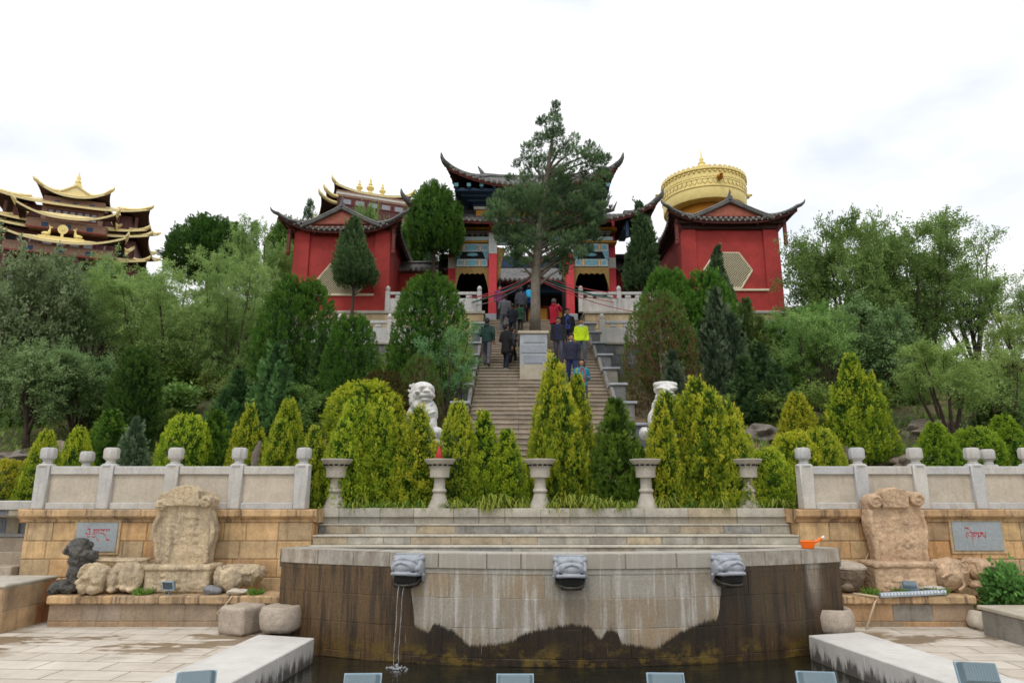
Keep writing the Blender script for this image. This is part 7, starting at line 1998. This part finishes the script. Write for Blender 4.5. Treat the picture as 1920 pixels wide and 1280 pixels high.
    ch = lambda nm, mb, mat, vox=.016, sm=1, d=0: remesh(mb.build(nm, mat, body, smooth=180, world=False), vox*k, d, .06, sm)
    # eyes
    mb = MB()
    for sx in (-1, 1): mb.ell(up((.031*sx, -.094, 1.605)), (.012*k, .006*k, .006*k), 1)
    mb.build('eyes', M['hair'], body, world=False)
    # hair
    mb = MB(); mb.ell(up((0, .016, 1.652)), (.093*k, .105*k, .085*k), 3); mb.ell(up((0, .05, 1.60)), (.088*k, .075*k, .095*k), 2); mb.ell(up((0, -.06, 1.685)), (.07*k, .05*k, .04*k), 2)
    if long_hair:
        mb.tube([up((0, .045, 1.62)), up((0, .085, 1.50)), up((0, .10, 1.36)), up((0, .10, 1.24))], [(.08*k,.06*k),(.085*k,.05*k),(.085*k,.04*k),(.05*k,.02*k)], 10, side=(1,0,0))
        for sx in (-1, 1): mb.tube([up((.07*sx, -.02, 1.65)), up((.085*sx, -.03, 1.55)), up((.085*sx, -.05, 1.40))], [.028*k,.03*k,.016*k], 6)
    ch('hair', mb, M[hair], .01, 1, .01)
    # trousers
    mb = MB()
    mb.tube([V(0,0,1.0), V(0,0,.90), V(0,0,.82)], [(.145*k,.105*k),(.16*k,.115*k),(.14*k,.11*k)], 14, side=(1,0,0))
    for hip, kn, an in legs: mb.tube([hip, kn, an, an-V(0,0,.03)], [.098*k, .074*k, .062*k, .064*k], 10)
    ch('trousers', mb, cloth(trousers), .014, 2, .018)
    for hip, kn, an in legs:
        mb = MB(); mb.tube([an+V(0,.05,-.045), an+V(0,-.02,-.04), an+V(0,-.12,-.055), an+V(0,-.165,-.06)], [.038*k,.043*k,.038*k,.025*k], 8, ell=.8); mb.build('shoe', cloth(shoe), body, smooth=180, world=False)
    # jacket
    mb = MB(); hem = .86-coat
    pts = [up((0,0,max(hem, .86))), up((0,0,1.02)), up((0,0,1.22)), up((0,0,1.37)), up((0,.01,1.45)), up((0,.012,1.485))]
    rr = [(.192*k,.142*k),(.186*k,.14*k),(.196*k,.142*k),(.18*k,.12*k),(.095*k,.085*k),(.072*k,.07*k)]
    if coat: pts = [V(0,0,hem), V(0,0,(hem+.9)/2)]+pts; rr = [(.205*k,.165*k),(.195*k,.15*k)]+rr
    mb.tube(pts, rr, 16, side=(1,0,0))
    for sh, el, wr, hd in arms: mb.tube([sh.lerp(up((0,0,1.38)), .35), sh, el, wr], [.075*k, .073*k, .062*k, .048*k], 10)
    if hood: mb.ell(up((0, .09, 1.45)), (.10*k, .06*k, .075*k), 2)
    ch('jacket', mb, cloth(jacket), .016, 2, .025)
    if shirt:
        mb = MB(); mb.prism([(-.075,.93),(.075,.93),(.085,1.2),(.05,1.43),(-.05,1.43),(-.085,1.2)], lambda a, b: up((a, -.10, b)), lambda a, b: up((a, -.137 if b < 1.3 else -.118, b)))
        mb.build('shirt', cloth(shirt), body, world=False)
    if extra: extra(body, up, k, V)
    return body
def collar(rgb):
    def f(body, up, k, V):
        mb = MB(); mb.tube([up((0,.01,1.43)), up((0,.005,1.50))], [(.085*k,.078*k),(.066*k,.064*k)], 12, side=(1,0,0)); mb.build('collar', cloth(rgb), body, smooth=180, world=False)
    return f
def backpack(rgb):
    def f(body, up, k, V):
        mb = MB(); mb.box(up((0, .20, 1.24)), (.28*k, .14*k, .40*k), .05*k); mb.box(up((0, .285, 1.17)), (.2*k, .05*k, .2*k), .02*k); b = mb.build('backpack', cloth(rgb), body, smooth=40, world=False)
        mb = MB()
        for sx in (-1, 1): mb.tube([up((.11*sx, .14, 1.42)), up((.12*sx, .0, 1.475)), up((.12*sx, -.13, 1.36)), up((.12*sx, -.13, 1.15))], .02*k, 6)
        mb.build('strap', cloth((30,60,90)), b, smooth=180, world=False)
    return f
def phone(body, up, k, V):
    mb = MB(); mb.box(up((0, -.345, 1.57)), (.15*k, .012*k, .08*k), .004); mb.build('phone', M['black'], body, world=False)
def yoke(body, up, k, V):
    mb = MB(); mb.tube([up((0,0,1.375)), up((0,.01,1.452))], [(.183*k,.122*k),(.10*k,.09*k)], 16, side=(1,0,0)); mb.build('yoke', cloth((188,206,206)), body, smooth=180, world=False)
    collar((40,150,180))(body, up, k, V)
AWAY = 180
person('person in dark green hooded jacket and grey trousers climbing the left side', 913, 697, 22.9, 1.72, AWAY-8, (34,62,56), (92,92,100), step=.7, arm=('swing','bent'), hood=True)
person('person in long black coat and dark blue trousers climbing left of the plinth', 949, 697, 22.7, 1.62, AWAY-40, (26,25,27), (30,34,48), shoe=(190,190,190), coat=.22, step=.25, arm=('down','bent'), long_hair=False)
person('child in white top and black leggings beside the long black coat', 962, 684, 23.4, 1.36, AWAY-60, (60,58,62), (24,24,26), shoe=(200,150,160), step=.6, arm=('bent','face'), shirt=(220,220,220))
person('person in grey jacket and grey trousers near the stair top, bending', 946, 617, 27.4, 1.70, AWAY+10, (104,106,112), (92,96,104), lean=-.28, step=.4, arm=('bent','bent'))
person('person in navy jacket and black trousers near the stair top', 961, 632, 26.5, 1.50, AWAY, (30,34,48), (26,30,40), step=.5, lean=-.22, arm=('bent','bent'), extra=None)
person('person in dark grey quilted jacket at the gate', 977, 600, 28.8, 1.68, AWAY+6, (62,66,76), (36,38,44), step=.3)
person('small person in green skirted coat at the stair top', 975, 618, 27.6, 1.22, AWAY-30, (40,84,56), (40,40,44), lean=-.3, arm=('bent','down'), coat=.14)
person('person with bright blue backpack at the gate', 992, 600, 29.0, 1.66, AWAY, (36,72,150), (30,32,40), step=.3, extra=backpack((40,170,215)))
person('person in purple top half hidden by the left gate column', 937, 600, 29.4, 1.6, 20, (116,48,92), (34,30,38))
person('person in long red padded coat taking a photo at the stair top', 1039, 631, 26.3, 1.66, AWAY-30, (182,24,52), (84,100,120), shoe=(210,210,210), coat=.20, hair='greyhair', arm=('face','face'), extra=phone, hood=True)
person('person in black jacket and blue shirt coming down behind the others', 1064, 668, 24.6, 1.74, 0, (34,34,42), (30,30,36), shirt=(62,84,160), step=.3)
person('person in charcoal jacket and navy shirt coming down beside the plinth', 1047, 690, 23.4, 1.72, -6, (44,44,50), (82,80,94), shirt=(34,44,92), step=.3, extra=collar((180,180,180)))
person('child in neon yellow jacket coming down the right side', 1090, 692, 23.2, 1.62, 4, (205,236,30), (76,86,96), shoe=(150,140,140), step=.35, extra=yoke)
person('person in navy jacket over white shirt coming down in front', 1072, 736, 21.2, 1.70, 2, (40,42,62), (34,44,84), shirt=None, step=.4, extra=collar((220,220,220)))
person('person with long black hair in turquoise jacket behind the conifer', 1091, 790, 19.0, 1.56, 8, (46,130,150), (60,60,76), long_hair=True, arm=('bent','bent'), shirt=(160,60,60))
person('person in bright blue trousers mostly hidden behind the tallest golden conifer', 1052, 900, 15.6, 1.66, 30, (30,32,46), (44,96,190), step=.3)
# ================================================================== SKY, SUN, CAMERA
w = bpy.data.worlds.new('World'); SC.world = w; w.use_nodes = True
nt = w.node_tree; nt.nodes.clear()
out = nt.nodes.new('ShaderNodeOutputWorld'); bg = nt.nodes.new('ShaderNodeBackground'); nt.links.new(bg.outputs[0], out.inputs[0])
SUN_EL, SUN_AZ = R(58), R(200)
sky = nt.nodes.new('ShaderNodeTexSky'); sky.sky_type = 'NISHITA'; sky.sun_disc = False; sky.sun_elevation = SUN_EL; sky.sun_rotation = SUN_AZ
tc = nt.nodes.new('ShaderNodeTexCoord'); mp = nt.nodes.new('ShaderNodeMapping'); nt.links.new(tc.outputs['Generated'], mp.inputs[0]); mp.inputs['Scale'].default_value = (1, 1, 2.0); mp.inputs['Location'].default_value = (.35, .1, .2)
nz = nt.nodes.new('ShaderNodeTexNoise'); nt.links.new(mp.outputs[0], nz.inputs['Vector']); nz.inputs['Scale'].default_value = 2.1; nz.inputs['Detail'].default_value = 6; nz.inputs['Roughness'].default_value = .52
rp = nt.nodes.new('ShaderNodeValToRGB'); nt.links.new(nz.outputs['Fac'], rp.inputs[0])
rp.color_ramp.elements[0].position = .31; rp.color_ramp.elements[0].color = (.0,)*3+(1,)
rp.color_ramp.elements[1].position = .49; rp.color_ramp.elements[1].color = (1, 1, 1, 1)
veil = nt.nodes.new('ShaderNodeMix'); veil.data_type = 'RGBA'; veil.inputs[0].default_value = .82
nt.links.new(sky.outputs[0], veil.inputs[6]); veil.inputs[7].default_value = (9.5, 10.1, 11.0, 1)
mx = nt.nodes.new('ShaderNodeMix'); mx.data_type = 'RGBA'
nt.links.new(rp.outputs[0], mx.inputs[0]); nt.links.new(veil.outputs[2], mx.inputs[6]); mx.inputs[7].default_value = (12.0, 12.1, 12.3, 1)
nt.links.new(mx.outputs[2], bg.inputs[0]); bg.inputs[1].default_value = .1
sun = bpy.data.lights.new('sun', 'SUN'); sun.energy = 1.2; sun.angle = R(14); sun.color = (1, .96, .9)
so = bpy.data.objects.new('sun', sun); COL.objects.link(so)
d = Vector((math.sin(SUN_AZ)*math.cos(SUN_EL), math.cos(SUN_AZ)*math.cos(SUN_EL), math.sin(SUN_EL)))
so.rotation_euler = d.to_track_quat('Z', 'Y').to_euler(); so.location = (0, 0, 60)
cam = bpy.data.cameras.new('camera'); co = bpy.data.objects.new('camera', cam); COL.objects.link(co)
cam.sensor_width = 36; cam.lens = 36*FPX/1920; cam.clip_end = 4000; cam.clip_start = .1
co.location = (0, 0, EYE); co.rotation_euler = (PI/2+PITCH, 0, 0)
SC.camera = co
vs_ = SC.view_settings; vs_.view_transform = 'Standard'; vs_.look = 'None'; vs_.exposure = 0.0; vs_.gamma = 1; vs_.use_curve_mapping = False
SC.cycles.max_bounces = 6; SC.cycles.diffuse_bounces = 3; SC.cycles.glossy_bounces = 2; SC.cycles.transmission_bounces = 3; SC.cycles.transparent_max_bounces = 6
SC.cycles.use_denoising = True; SC.cycles.caustics_reflective = False; SC.cycles.caustics_refractive = False
SC.cycles.use_adaptive_sampling = True; SC.cycles.adaptive_threshold = .02
SC.cycles.filter_width = 1.6
